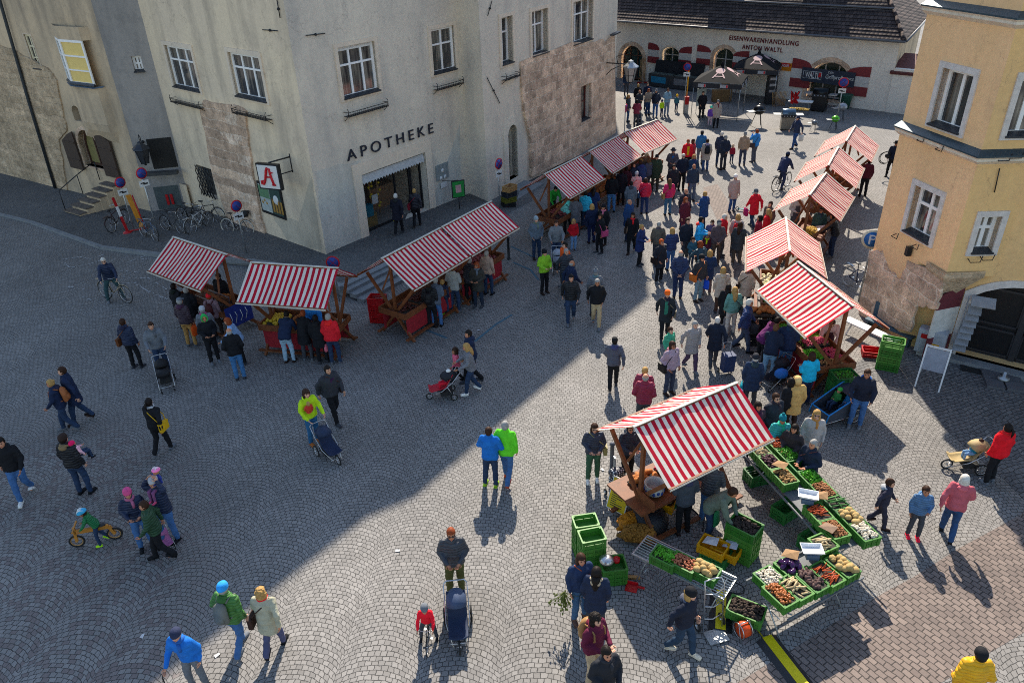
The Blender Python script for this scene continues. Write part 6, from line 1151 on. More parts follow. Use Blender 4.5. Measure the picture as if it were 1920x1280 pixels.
PEOPLE = '''
228 597 1.75 165 stand j nav blk short b|man in a navy quilted jacket with a brown bag, seen from behind|puff bag:sh:#6a3c20:brown_shoulder_bag
281 605 1.78 25 pstand j gry ddn short b|man in a grey jacket pushing the black pram|
335 557 1.76 160 stand j #3a2c34 #a07c48 short g|man in a brown puffer jacket and tan trousers with an orange bag|puff hat:cap,gry bag:tote-:#e0561a:orange_carrier_bag
347 538 1.72 170 stand c blk blk short g|grey-haired person in a long black coat at the leftmost stall|
324 531 1.72 150 stand c blk blk short d|person in black half hidden under the left edge of the leftmost canopy|
377 573 1.70 -165 stand j gry dgr short g|woman in a grey knit hat and pink band near the glass case|hat:beanie,lgr scarf:#a02a6a
381 590 1.72 30 hold j blk blk long l|woman with green-tipped blonde hair in a black jacket|hood:#2a9a4a
390 549 1.66 175 stand j #7a6268 dbr short r|woman with a red knitted hat and a dark red backpack|hat:beanie,red bag:bp:#4a1c1c:dark_red_backpack
407 513 1.78 -20 stand c blk blk short d|black-clad vendor standing behind the leftmost stall|big
424 596 1.68 -70 lean j #7d9bc0 blk bob r|auburn-haired woman in a light blue sweater leaning forward|
428 615 1.76 -160 pockets j blk #3d6a96 bald g|bald man in a black jacket and bright jeans|
536 583 1.74 170 reach j nav #8aa4b4 short d|man in a navy jacket and pale jeans bending over the cheese stall|
567 582 1.70 165 lean c blk dgr short r|person in a long black coat at the cheese stall, red-brown hair|
590 590 1.7 180 stand c blk blk short d|person in black between the black coat and the red jacket|
614 588 1.76 170 stand j red ddn short g|grey-haired man in a bright red jacket at the cheese stall|big bag:tote:#e87a8a:pink_plastic_bag
583 566 1.75 0 lean j #2a7ac0 nav short d|vendor in blue sleeves behind the cheese stall|
91 712 1.68 -75 walk j nav ddn bun l|woman in sunglasses and navy jacket with a brown rucksack|glasses bag:bp:#a8643a:brown_rucksack
113 689 1.82 -70 walk2 c nav ddn short b|tall man in a dark coat walking beside the rucksack woman|
277 747 1.70 168 walk j blk blk pony d|woman in a black jacket with a mustard yellow bag|bag:sh-:#d8a818:mustard_yellow_bag scarf:lgr
115 813 1.78 168 stand j blk ddn short d|person in a black parka with fur hood carrying a small child|hoodback:#7a6648 hat:beanie,dbr
-2 822 1.84 20 walk j blk den short d|man in a black leather jacket and white trainers at the left edge|shoes:wht
236 916 1.68 25 hold j nav den short d|woman with a pink headscarf and floral scarf|hat:beanie,#c04a7a scarf:#a05a78
266 940 1.66 -70 walk j #22402a blk short b|woman in a dark green quilted jacket beside the toy pushchair|puff
284 894 1.80 -20 up j nav den short g|man in a grey beanie carrying a child on his shoulders|puff hat:beanie,lgr
415 1091 1.78 165 arm j grn den short g|man in a bright blue beanie and green jacket with a grey rucksack|puff hat:beanie,#2a8ad0 bag:bp:#6a6c66:grey_rucksack
487 1102 1.66 175 walk c #9a9884 #4a4c68 curly l|blonde woman in a knee-length beige coat arm in arm|scarf:red bag:sh:#3a2620:dark_brown_handbag
326 1180 1.66 -10 bal2 j #1c66b8 gry short g|old man in a blue jacket leaning on a stick|hat:beanie,#2a3048
573 731 1.70 40 pstand j lim #2a5a80 curly b|woman in a lime jacket pushing the navy pushchair one-handed|shoes:#9a5a2a
613 686 1.82 45 walk j cha blk short d|man in a dark coat and purple scarf with a brown bag|big shirt:#3a2040 bag:sh:#4a2c20:brown_satchel
873 644 1.68 -80 push j #6a6a70 ddn long l|blonde woman in a grey quilted jacket pushing the red pushchair|puff shoes:wht
877 619 1.80 -70 walk j nav blk short d|dark-haired man in a navy coat behind the blonde woman|hoodback:nav
852 652 1.18 -70 walk j #e06078 blk bob b|small girl in a pink waistcoat walking beside the red pushchair|
916 801 1.74 165 cross j #1a64b0 ddn short b|person in a blue and black jacket beside the green jacket|shoes:#8ab02a
947 790 1.80 160 arm j #5cc828 den short g|grey-haired man in a bright lime green jacket|shoes:#a04a3a
1071 515 1.80 -5 walk j blk ddn short d|dark-haired man in a black jacket walking towards the camera|
1120 524 1.76 -5 walkp j blk #a89472 short g|grey-haired man in a black coat and beige trousers|hoodback:blk
1117 503 1.70 175 stand j gry dgr short g|person in a grey bobble hat behind the man in beige trousers|hat:pom,gry
1073 488 1.76 110 walk2 j nav ddn bald g|bald man in navy stepping behind the dark-haired walker|
1062 467 1.76 20 walk j #2c3038 ddn short g|older man in a charcoal jacket beside the orange one|
1059 454 1.76 -60 stand j org dgr short d|man in an orange jacket looking left|
1021 467 1.70 25 hold j #7cae2a blk short d|person in a light green jacket and black beanie|hat:beanie,blk
1005 405 1.78 10 pockets j #5a6672 ddn short g|man in a slate grey jacket and grey beanie|hat:beanie,#8a9aa2
1043 414 1.76 0 pstand j #6a6e72 ddn short b|man in a grey jacket behind the pale grey pram|
1076 411 1.35 20 pockets j #b01420 #6a8cb0 bob l|blonde child in a red top and pale jeans|
1064 367 1.70 165 stand j mint blk short r|woman in a mint jacket with a diagonal strap at the meat stall|bag:sh-:blk:small_black_handbag
1080 368 1.74 165 hold c #5a5c62 dgr short m|person in a grey coat beside the mint jacket|
1098 358 1.68 170 lean j #28b0d0 ddn short d|person in bright turquoise at the meat stall|
1113 350 1.74 170 lean c #1c2c50 nav long d|woman with long black hair in a navy coat|
1110 382 1.70 -170 stand j #16203a #1a2448 bob l|blonde woman with a bob and navy jacket seen from behind|bag:sh:nav:navy_handbag
1132 382 1.74 -40 stand c blk blk short d|person in a black coat and black beanie with a pink scarf|hat:beanie,blk scarf:#c06a80
1126 401 1.66 -60 stand j blk blk short b|woman in black with a pink flowered bag|bag:sh:#c04a78:pink_flowered_bag
1042 350 1.74 20 reach j #2a9a3a dgr short d|vendor in a green jacket inside the meat stall|
1181 374 1.78 40 stand c #1f3c66 nav bald g|bald man in a long blue coat by the shadow edge|
1187 399 1.70 -20 walk c blk blk bob d|woman in an open black coat with a red scarf|scarf:red bag:sh-:dbr:thin_strapped_bag
1204 421 1.68 50 hold c #22305a blk short l|short-haired woman in a navy parka holding papers|
1236 416 1.72 170 stand j #5a544a dgr short g|man in a grey-brown jacket facing away from the camera|
1261 427 1.70 -170 hold j #24345c den bob l|woman in a navy puffer jacket with short fair hair|puff
1241 449 1.70 30 pockets c #23262e blk short o|woman with short orange hair in a long dark coat|bag:sh-:dbr:dark_shoulder_bag
1277 470 1.80 172 behind j #1f2c4c #1f2c4c bald g|bald man in a navy puffer holding his hands behind his back|puff
1252 544 1.72 -10 walk c #24282c #1c1c20 short o|woman in an orange turban and green knitted top|hat:beanie,#e0601a shirt:#2a6a58 bag:sh:#7a705c:big_grey_handbag
1290 409 1.80 20 stand j #1d2430 dgr short b|man in a black tracksuit jacket with white stripes|
1316 407 1.78 70 hold j #1aa0dc blk short d|man in a bright sky blue jacket with a red collar|hoodback:#d8302a
1336 413 1.55 -30 stand j #5a4660 den pony b|girl with a brown ponytail in a purple jacket|
1349 412 1.78 175 behind j #4e4246 #4e4038 short g|man in a grey-brown jacket and brown trousers seen from behind|hat:cap,#3a4048
1360 402 1.74 60 stand j #c01c28 dgr short w|white-haired man in a red jacket behind the brown jacket|
1300 445 1.2 10 hold j #2f5a6c ddn short b|small boy in a teal jacket held close by his mother|
1327 437 1.15 -40 stand j #5a2434 ddn short g|child in a grey knitted hat and maroon coat|hat:beanie,gry scarf:#c8d81a
1313 452 1.70 -150 lean j #22404c den curly r|ginger-haired woman in a dark teal jacket|
1317 477 1.74 25 pockets j #2c2e34 #6a8290 short d|man in a black beanie and dark grey jacket|hat:beanie,blk bag:tote:#1c50d0:blue_carrier_bag bag:sh-:#c86a2a:orange_brown_bag
1332 469 1.68 170 hold c #1d3050 #5a4a50 curly l|fair curly-haired woman in a navy coat with patterned trousers|
1389 416 1.74 150 stand c #33363a #4a423a long b|long-haired person in a dark green-grey coat next to the pale canopy|
1385 402 1.68 160 stand j #b0a8a0 dgr curly l|curly blonde woman with a red rucksack|bag:bp:#c81e28:red_rucksack
1357 501 1.68 175 stand c #b0a090 brn bob l|woman in a beige coat and beige scarf facing away|hoodback:bei
1367 533 1.68 160 stand c blk blk long d|woman with very long dark hair in black|
1379 538 1.70 178 stand j #5c8a80 #b0aaa4 long l|blonde woman in a sage green jacket and pale jeans|bag:sh-:dgr:dark_strapped_bag
1405 496 1.70 150 stand c #ac9c8c ddn short l|woman in a beige coat and cream hat by the cauliflowers|hat:beanie,#c4b49c scarf:#5a3038 bag:sh:#2a1c20:square_dark_handbag
1407 561 1.80 70 walk j #22345c #3a4458 short w|white-haired man in a navy jacket striding towards the bread|bag:tote:dgr:dark_cloth_bag
1346 594 1.68 172 walk c #1c2230 dgr short w|white-haired woman in a black coat pulling a blue trolley|
1304 603 1.68 15 walkp c #8e8886 #4a3a50 short g|woman in a light grey quilted coat and mauve trousers|puff
1258 614 1.35 30 stand j #3a9a78 ddn short b|boy in a green jacket in front of the mauve coat|
1262 641 1.70 25 pockets j #a08c98 #343c50 bob b|woman in a mauve jacket with a black crossbody bag|bag:sh-:blk:black_crossbody_bag glasses
1153 631 1.68 172 walk j #4a4c58 blk short d|woman in a striped grey jacket and rust skirt|hat:cap,blk
1210 688 1.70 160 stand j #7c2840 dgr short l|fair-haired person in maroon behind the older man|
1211 700 1.74 165 pockets j #80203a dgr bald g|older man in a maroon jacket above the near stall roof|
1115 795 1.70 0 hold j #2c3040 #33523c long b|woman in sunglasses with green trousers and an olive bag|glasses shoes:wht bag:sh:#8a8050:olive_shoulder_bag
1182 795 1.68 15 hold j #1c2030 blk bun b|dark-haired woman with glasses at the bread stall|glasses
1418 663 1.70 165 stand c #26344c dgr short w|person in a dark blue coat and striped woollen hat|hat:beanie,#23252c bag:tote:#128a9a:teal_cloth_bag
1524 660 1.68 -170 hold j #1aa4c8 #202c48 bob b|woman in a turquoise jacket at the post of the radish stall|
1456 608 1.76 150 lean j #1c2436 #6a8ea8 short m|man in a navy hoodie bending towards the greens|
1482 598 1.80 170 lean j #1f2c48 #4a6e94 short g|man in a navy body warmer and blue jeans|big
1459 596 1.70 100 reach j #5a2454 blk short d|person in a purple jacket bent over the bread crates|
1484 708 1.66 -150 stand j #1a1a1e blk bob d|woman with a dark bob in a black jacket|
1497 706 1.70 175 stand c #c09a5c dbr bob l|woman in a camel coat with a fluffy hood|hood:#c8a46a
1457 738 1.78 20 pockets j #262a34 nav short b|curly-haired man with glasses in a dark jacket|big glasses
1423 754 1.66 10 stand j #3a2834 blk long d|woman with very dark hair under the canopy edge|
1388 731 1.15 0 stand j #3a3040 blk short d|child in a violet hat by the near canopy|hat:beanie,#7a5a90
1469 778 1.62 -10 hold j #2a9a9a ddn short d|person in a teal bobble hat and teal jacket|puff hat:pom,#14707c
1491 797 1.66 -40 hold j #302c30 blk long d|woman with dark brown hair bending over the carrots|
1533 770 1.68 -20 stand c #a09c98 dgr bob l|blonde woman in sunglasses and a pale grey coat|glasses scarf:#b07a40
1526 825 1.70 -60 hold j #1c2638 dgr short g|grey-haired person in a navy fur-hooded coat with a yellow purse|hoodback:#5a564e bag:sh-:#5a3a3c:brown_handbag
1628 694 1.80 -30 pstand j #1f2230 den short b|man in a navy jacket behind the child trailer|hoodback:#1d5fb0
1892 795 1.70 -165 stand j #d01420 blk pony d|dark-haired woman in a bright red coat at the right edge|big
1672 898 1.35 60 walk j #2c2c3a #2c2c3a short b|boy in a dark tracksuit walking right|hoodback:lgr
1739 913 1.40 -15 hold1 j #46688c dgr short b|girl in a denim jacket with bright pink shoes|shoes:#e02040
1812 890 1.70 150 walk2 j #a8525c #2a4468 bob w|white-haired woman in a dusty pink jacket|
1843 1216 1.75 175 pockets j #d09a14 nav short d|person in a mustard puffer jacket and black hat at the bottom right|puff hat:beanie,blk big
1297 1102 1.74 50 walkp j #1d2230 #26384c bob l|woman in a black beanie with the sack truck|hat:beanie,blk shoes:#c8bca8 hoodback:#4a4e5c
1090 1040 1.72 15 stand j #233250 #3a5878 long b|woman with brown hair and brown boots carrying catkins|shoes:#5a4238 bag:sh:#9a4a2c:russet_handbag
1119 1063 1.70 165 stand c #222c42 dgr long d|dark-haired woman in a navy parka by the green crates|hoodback:#a09078
1118 1152 1.74 40 hold j #5a1c34 #b09a7c curly d|curly dark-haired person in a maroon jacket|bag:bp:#9a7448:tan_cardboard_folder
1138 1216 1.78 20 hold j #22242a blk short d|person in black at the bottom below the maroon jacket|
1376 915 1.78 55 reach j #5a6458 ddn short b|bending vendor in a grey-green sweater and green apron|apron:#1f6a44
1290 880 1.76 -170 hold j #3a4048 blk short b|vendor in a green apron under the near canopy|apron:#1f6a44
1340 862 1.76 150 hold j #3c4046 den short d|person in jeans under the lower right corner of the near canopy|
845 993 1.82 5 hold j #35383f #4a4c28 short r|man in a dark quilted jacket and olive trousers behind the big pushchair|puff glasses
795 1134 1.02 0 astride j #d8182a dgr short g|toddler in a red jacket and grey pointed hat on a small bike|hat:beanie,gry
1562 600 1.74 -20 reach j #b08c84 brn short b|vendor in a wine waistcoat inside the radish stall|apron:#3a1c28
1498 366 1.76 0 hold j #b0a49c dgr short w|vendor in a grey waistcoat facing the jars|apron:#4a464c
1562 400 1.78 -110 lean j #1c1c24 #23304a short d|man in dark clothes behind the white papers|
1541 390 1.66 -30 stand j #2c4648 dgr short d|person in sunglasses behind the jars|glasses
1445 378 1.72 -60 stand j #5a4a44 dgr short b|person in brown by the tip of the pale canopy|
1441 392 1.66 -120 stand j #c01c28 dgr long l|long-haired blonde in a red top beside the pale canopy|
1425 404 1.66 -100 stand j #8a1c30 dgr bob d|dark-haired woman in a dark red jacket beside the pale canopy|
1741 363 1.7 0 stand j blk blk short d|skip|skip
741 363 1.76 170 walk c #1a1c28 blk short w|white-haired man in a long black coat with a yellow bag at the pharmacy|z:.43 bag:tote:#d8c838:yellow_plastic_bag
776 354 1.68 175 walk j #23222a blk short l|blonde woman in a black jacket with a dark red bag at the pharmacy door|z:.40 bag:sh:#8a2434:dark_red_bag
803 528 1.70 170 stand j blk blk short b|woman with a black rucksack at the sausage stall|bag:bp:#1a1a1e:black_rucksack
816 520 1.76 165 lean j #4c5562 den short g|man in a grey-blue jacket leaning over the sausages|
829 524 1.35 160 stand j nav ddn short l|boy with bright green trainers at the sausage stall|shoes:#a8d820
848 497 1.76 160 hold j #8a8c88 ddn short m|man in a light grey jacket with a white cloth bag|bag:tote:wht:white_cloth_bag
893 492 1.72 -20 hold c #34332f #222c3c long r|woman in sunglasses and a dark olive coat|glasses scarf:#5a6470
912 470 1.72 150 stand j #a08878 ddn short g|person in a light brown jacket at the right end of the long stall|
880 484 1.7 160 lean j #26282e blk short g|person in dark clothes under the right half of the long canopy|
1197 158 1.74 170 stand j blk ddn short l|fair-haired person in black near the brooms|
1215 155 1.76 -20 stand j nav ddn short d|person in navy behind the fur coat by the freezers|
1200 169 1.74 20 hold j #22262e dgr bald g|balding man in a dark jacket below the stone archway|
1217 167 1.70 15 hold j #8a7a6c #22365a long r|woman with long auburn hair in a speckled fur jacket|
1231 167 1.78 -30 pockets j #1c2434 #3a5a8a short g|man in a dark cap and navy jacket|hat:cap,gry
1253 166 1.76 10 hold j #7e9cac #6a7888 short b|man in a pale blue denim jacket looking down|
1270 177 1.12 10 stand j #1a5a6c ddn short b|child in a yellow pointed hat|hat:beanie,yel
1242 187 1.05 20 stand j #b4d41e ddn short b|small child in a lime yellow jacket|hat:beanie,ddn
1179 178 1.70 60 stand j #22303a #2c4868 long l|blonde woman in dark teal at the building corner|
1195 187 1.68 160 pstand j #7a2c3c dgr bob d|woman in a burgundy patterned coat with a pushchair|
1319 172 1.76 0 pockets c #16161c blk short b|man in a long black coat beside the grey tent|
1334 199 1.22 -20 stand j #5a3c94 #c0a8b0 short l|child in a purple coat and turquoise hat|hat:beanie,#2ab09a
1347 187 1.68 -10 stand c #9a8e84 blk short d|woman in a beige coat and dark red scarf|hat:cap,gry scarf:#6a1c28
1176 133 1.68 0 stand j #24344c dgr short d|person in the arched shop doorway with a pink hat|hat:beanie,#c02a6a
1317 244 1.80 175 stand j #2a6494 #5a6470 short d|man in a blue jacket and dark cap facing the tents|hat:cap,dgr
1291 262 1.74 0 stand j #d01c2c blk short r|woman in an open red jacket over a yellow top|shirt:#c8a818
1301 261 1.70 60 stand j #a81c30 dgr bob b|woman in a dark red jacket behind the yellow top|
1327 261 1.68 175 stand c #a49a8e #34507a bun b|woman in a beige fur-collared coat with a black rucksack|bag:bp:#1c2028:small_black_rucksack
1354 248 1.80 160 stand j nav ddn short w|white-haired tall man in navy|
1361 253 1.78 -165 behind j #232a38 cha short g|man in a grey cap leaning on a walking stick|hat:cap,gry
1375 271 .98 0 stand j #8a1c34 ddn short b|tiny child in a burgundy jacket standing alone|hat:beanie,bei
1398 247 1.76 165 stand j #9a826c #3a4054 short g|man in a tan jacket seen from behind in the sun|hat:cap,gry
1420 243 1.74 -150 phone j #2f7cc0 #4a4e5c short r|person in a blue jacket raising a hand to the face|bag:sh:#3a3640:dark_waist_bag
1497 217 1.80 -70 walk2 j #1c2a48 #2c4a78 short d|man in a dark cap carrying a white bag near the barbecues|hat:cap,nav bag:tote:wht:white_plastic_bag
1380 327 1.70 10 stand c #a4948a #2c4a78 short d|woman in a beige coat holding a scooter|hat:beanie,wht
1418 354 1.68 -160 walk c #cc1a2c ddn short g|woman in a red coat and grey hat walking away|hat:beanie,#4a5058 bag:tote:#b81c60:magenta_bag
1263 278 1.78 -10 hold j #4c4850 dgr short g|man in a black hat with a bright blue shirt|hat:hat,cha shirt:#1c5c9c big
1282 289 1.78 0 pockets j #1c2232 blk short w|white-haired man in sunglasses and a black coat|glasses
1302 290 1.72 0 stand j #233a54 dgr bob l|blonde woman in a navy jacket in the sunlit queue|
1264 309 1.74 10 stand c #1e1e26 blk short d|person with black hair in a wide dark coat|big
1302 308 1.76 5 stand j #2a3646 #4a5468 bald g|balding man in a dark blue jacket facing the camera|
1256 335 1.68 -175 stand j #cc1c58 #3c6684 long m|woman in a hot pink jacket and jeans|bag:sh:#a08050:tan_handbag
1211 334 1.66 165 stand j #c81c3c #26365c bob b|woman in a crimson jacket with a blue bag|bag:sh:#2a4a6c:blue_handbag
1194 321 1.66 170 stand j #c89a94 blk short g|woman in a pale pink jacket and striped hat|hat:beanie,lgr bag:sh:#d0402a:orange_red_bag
1201 301 1.76 -150 lean j #26365a dgr short b|man in a navy jacket leaning under the sunlit canopy|
1188 305 1.74 60 stand j #1c2236 dgr short b|man with glasses in dark navy at the middle wall stall|glasses
1217 296 1.70 -140 stand j #4a4c5c dgr bob m|person in a grey-blue jacket beside the green coat|
1232 289 1.80 -20 stand c #33402f #3c3c34 short b|man in a dark green loden coat and black cap|hat:cap,blk big
1212 287 1.72 -60 stand j #6a6050 dgr short m|person in a pale fur hat at the sunlit stall|hat:beanie,#b0a080
1201 297 1.66 -160 stand j #3a3c48 dgr curly l|blonde curly person at the edge of the sunlit canopy|
1148 326 1.80 170 stand j #15161c #4a78a4 short b|man in a black jumper and faded jeans|
1184 340 1.68 165 stand c #5a626c dgr short d|person in a grey hooded coat behind the pink jacket|hoodback:dgr
1166 317 1.72 165 stand c #1a1c24 blk short d|person in black next to the faded jeans|bag:tote:#8a5a9a:lilac_carrier_bag
1175 312 1.72 170 stand c #3a1824 blk short d|person in very dark red behind the wall stall queue|
1287 354 1.78 20 stand j #2a2a34 nav bald g|balding man in a black coat behind the plum coat|
1287 370 1.70 30 stand c #54202e #6a2434 bob r|woman in a long plum coat and sunglasses|glasses
1322 359 1.72 -150 hold c #22406c nav short l|short fair-haired woman in a long blue coat|
1682 264 1.76 -40 stand j #1c2234 blk short d|chimney sweep in a black top hat with coiled cable|hat:hat,blk
1631 297 1.76 165 stand j #5a2434 #22242c short d|man in a wine jacket under the far right canopy|hat:cap,#5a2434
1478 285 1.80 130 ride j #2c3450 #2c3450 short d|cyclist in navy riding between the stalls|hat:beanie,nav big
192 484 1.80 25 astride j nav #2c4448 short w|white-haired man in a navy puffer astride his bicycle|puff glasses
'''
POSE['bal2'] = ('down', 'push', 'stand', 'rel', .18)
for ln in PEOPLE.strip().split('\n'):
    a, lab, ex = (ln.split('|')+[''])[:3]
    if lab == 'skip': continue
    x, y, H, yaw, pose, coat, top, legs, hair, hc_ = a.split(); PT[lab] = person(float(x), float(y), float(H), float(yaw), pose, coat, top, legs, hair, hc_, lab, ex)
def who(s): return [t for l, t in PT.items() if s in l][0]
# children carried or in seats
t = who('black parka'); person(0, 0, .85, 150, 'sit', 'j', '#d8a8b4', 'ddn', 'short', 'b', 'small child in a pink hat carried on the arm of the black parka', 'hat:beanie,#d81c5a', pos=t.matrix_basis @ V((-.18, -.12, .72)))
t = who('carrying a child on his shoulders'); person(0, 0, .88, -20, 'sit', 'j', '#2c3a80', '#7a4a70', 'short', 'l', 'child in a pink helmet sitting on the shoulders of the man in the grey beanie', 'hat:helmet,#e878b0 shoes:pnk', pos=t.matrix_basis @ V((0, .05, 1.02)))
t = who('lime jacket'); person(0, 0, .72, -150, 'sit', 'j', '#c83a2a', '#c84a3a', 'short', 'l', 'baby in a red checked suit held against the lime jacket', '', pos=t.matrix_basis @ V((-.08, -.22, .78)))
person(151, 955, 1.02, -75, 'bal', 'j', '#1c6a3c', 'ddn', 'short', 'b', 'small boy in a green jacket and blue helmet on a wooden balance bike', 'hat:helmet,#3a9ac0 puff shoes:#a8e020')
# ------------------------------------------------------------------ wheels, bicycles, pushchairs
def ring(m, c, r, t, ax='x', n=22, k=6):
    pts = [V(c)+(V((0, r*cos(a), r*sin(a))) if ax == 'x' else V((r*cos(a), 0, r*sin(a)))) for a in [2*pi*i/n for i in range(n)]]; m.tube(pts, t, k, closed=True)
def wheel(name, T, c, r, tt=.018, rim=STEEL, spokes=12, ax='x', ty=RUB):
    m = MB(); ring(m, (0, 0, 0), r, tt, ax); t = m.build('tyre', ty, None); m = MB(); ring(m, (0, 0, 0), r-tt*1.3, tt*.6, ax, k=5)
    for i in range(spokes): a = 2*pi*i/spokes; d = V((0, cos(a), sin(a))) if ax == 'x' else V((cos(a), 0, sin(a))); m.tube([d*.02, d*(r-tt)], .0035 if r > .2 else .008, 4)
    e = V((.04, 0, 0)) if ax == 'x' else V((0, .04, 0)); m.tube([-e, e], .022, 8); w = m.build(name, rim, T); w.location = c; t.parent = w; return w
BKC = {}
def bicycle(label, p, yaw, col='#202428', basket=False, ty=None, lean=.12, small=1.0, white=False):
    """wheels along local y, front at -y"""
    T = thing('bicycle', label, 'bicycle', p, rad(yaw)); T.rotation_euler = (0, lean, rad(yaw)); T.scale = (small,)*3; r = .34; F_, B = V((0, -.55, r)), V((0, .5, r)); fm = M('bike_'+col, col, .3, .3, var=.1)
    for c in (F_, B): wheel('wheel', T, c, r, ty=M('cream_tyre', (.5, .46, .38), .8) if ty else RUB)
    bb, st, hd, hb = V((0, .08, .30)), V((0, .22, .82)), V((0, -.36, .82)), V((0, -.40, .62)); m = MB()
    for a, b in ((bb, st), (st+V((0, -.03, -.1)), hd), (bb, hb), (bb, B), (st+V((0, -.02, -.08)), B), (hd, hb)): m.tube([a, b], .018, 7)
    m.tube([hb, V((0, -.5, .45)), F_], .014, 6); m.build('frame', fm, T)
    m = MB(); m.tube([hd, hd+V((0, -.02, .18))], .014, 6); m.tube([V((-.28, -.25, 1.02)), V((-.2, -.36, 1.01)), V((0, -.40, 1.0)), V((.2, -.36, 1.01)), V((.28, -.25, 1.02))], .013, 6); m.build('handlebar', STEEL, T)
    m = MB(); m.tube([st, st+V((0, .03, .1))], .013, 6); m.ell(st+V((0, .05, .12)), (.075, .14, .035)); m.build('saddle', BLK, T)
    m = MB(); m.tube([bb+V((-.1, 0, 0)), bb+V((.1, 0, 0))], .015, 6); m.tube([bb+V((.06, 0, 0)), bb+V((.08, -.1, -.14))], .01, 5); m.tube([bb+V((-.06, 0, 0)), bb+V((-.08, .1, .14))], .01, 5); m.box(bb+V((.12, -.1, -.14)), (.09, .08, .02)); m.box(bb+V((-.12, .1, .14)), (.09, .08, .02)); ring(m, bb+V((.04, 0, 0)), .09, .008); m.build('crank', STEEL, T)
    m = MB(); 
    for c in (F_, B): m.tube([c+V((0, (r+.04)*cos(a), (r+.04)*sin(a))) for a in [.3+2.0*i/10 for i in range(11)]], .012, 5)
    m.bar((0, .45, .76), (0, .78, .76), .1, .015); m.build('mudguard', fm, T)
    if basket: m = MB(); m.lathe([(.12, 0), (.17, .24)], (0, -.55, .86), 10); m.build('basket', M('basket_black', (.025, .025, .025), .8, bmp=.8), T)
    return T
bicycle('mountain bicycle ridden by the white-haired man in the navy puffer', who('astride his bicycle').matrix_basis @ V((0, .05, 0)), 65, '#b8a890', lean=.03); 
bicycle('bicycle of the navy cyclist riding between the stalls', who('cyclist in navy').matrix_basis @ V((0, -.1, 0)), 130, '#2c3038', lean=.02)
bicycle('bicycle with cream tyres and a black basket by the stone patch', G(446, 440, .1), 70, '#1c2024', True, True); bicycle('silver-blue ladies bicycle at the left of the parked row', G(280, 448, .1), 50, '#5c6c84')
bicycle('white framed bicycle standing in the parked row', G(378, 432, .12), 155, '#c8c8c4'); bicycle('black bicycle behind the white framed one', G(357, 420, .15), 60, '#202226'); bicycle('dark bicycle leaning beside the grille window', G(392, 416, .18), 75, '#24262a')
bicycle('dark red-lit bicycle beside the red and white barrier', G(226, 428, .08), 170, '#3a2024'); bicycle('grey bicycle left of the white framed one', G(325, 436, .12), 60, '#4a4c50'); bicycle('bicycle with cream tyres parked against the yellow house corner', G(1604, 545, .0), 15, '#1c3058', True, True)  # first bicycle here has a dark red frame
t = who('toddler'); bicycle('tiny balance bike under the toddler in the red jacket', t.matrix_basis @ V((0, -.1, 0)), 0, '#2a2c30', lean=0, small=.5)
t = who('balance bike'); T = thing('balance_bike', 'light wooden balance bike ridden by the boy in green', 'balance bike', t.matrix_basis @ V((0, -.1, 0)), rad(-75))
for y in (-.42, .36): wheel('wheel', T, (0, y, .16), .15, .022, WOODL, 0)
m = MB(); m.bar((0, -.4, .42), (0, .3, .40), .05, .1); m.bar((0, .3, .4), (0, .37, .16), .07, .06); m.bar((0, -.42, .16), (0, -.38, .55), .06, .05); m.bar((-.2, -.36, .56), (.2, -.36, .56), .03); m.build('frame', M('birch', '#c08030', .5), T); m = MB(); m.ell((0, .15, .47), (.06, .11, .03)); m.build('saddle', BLK, T)
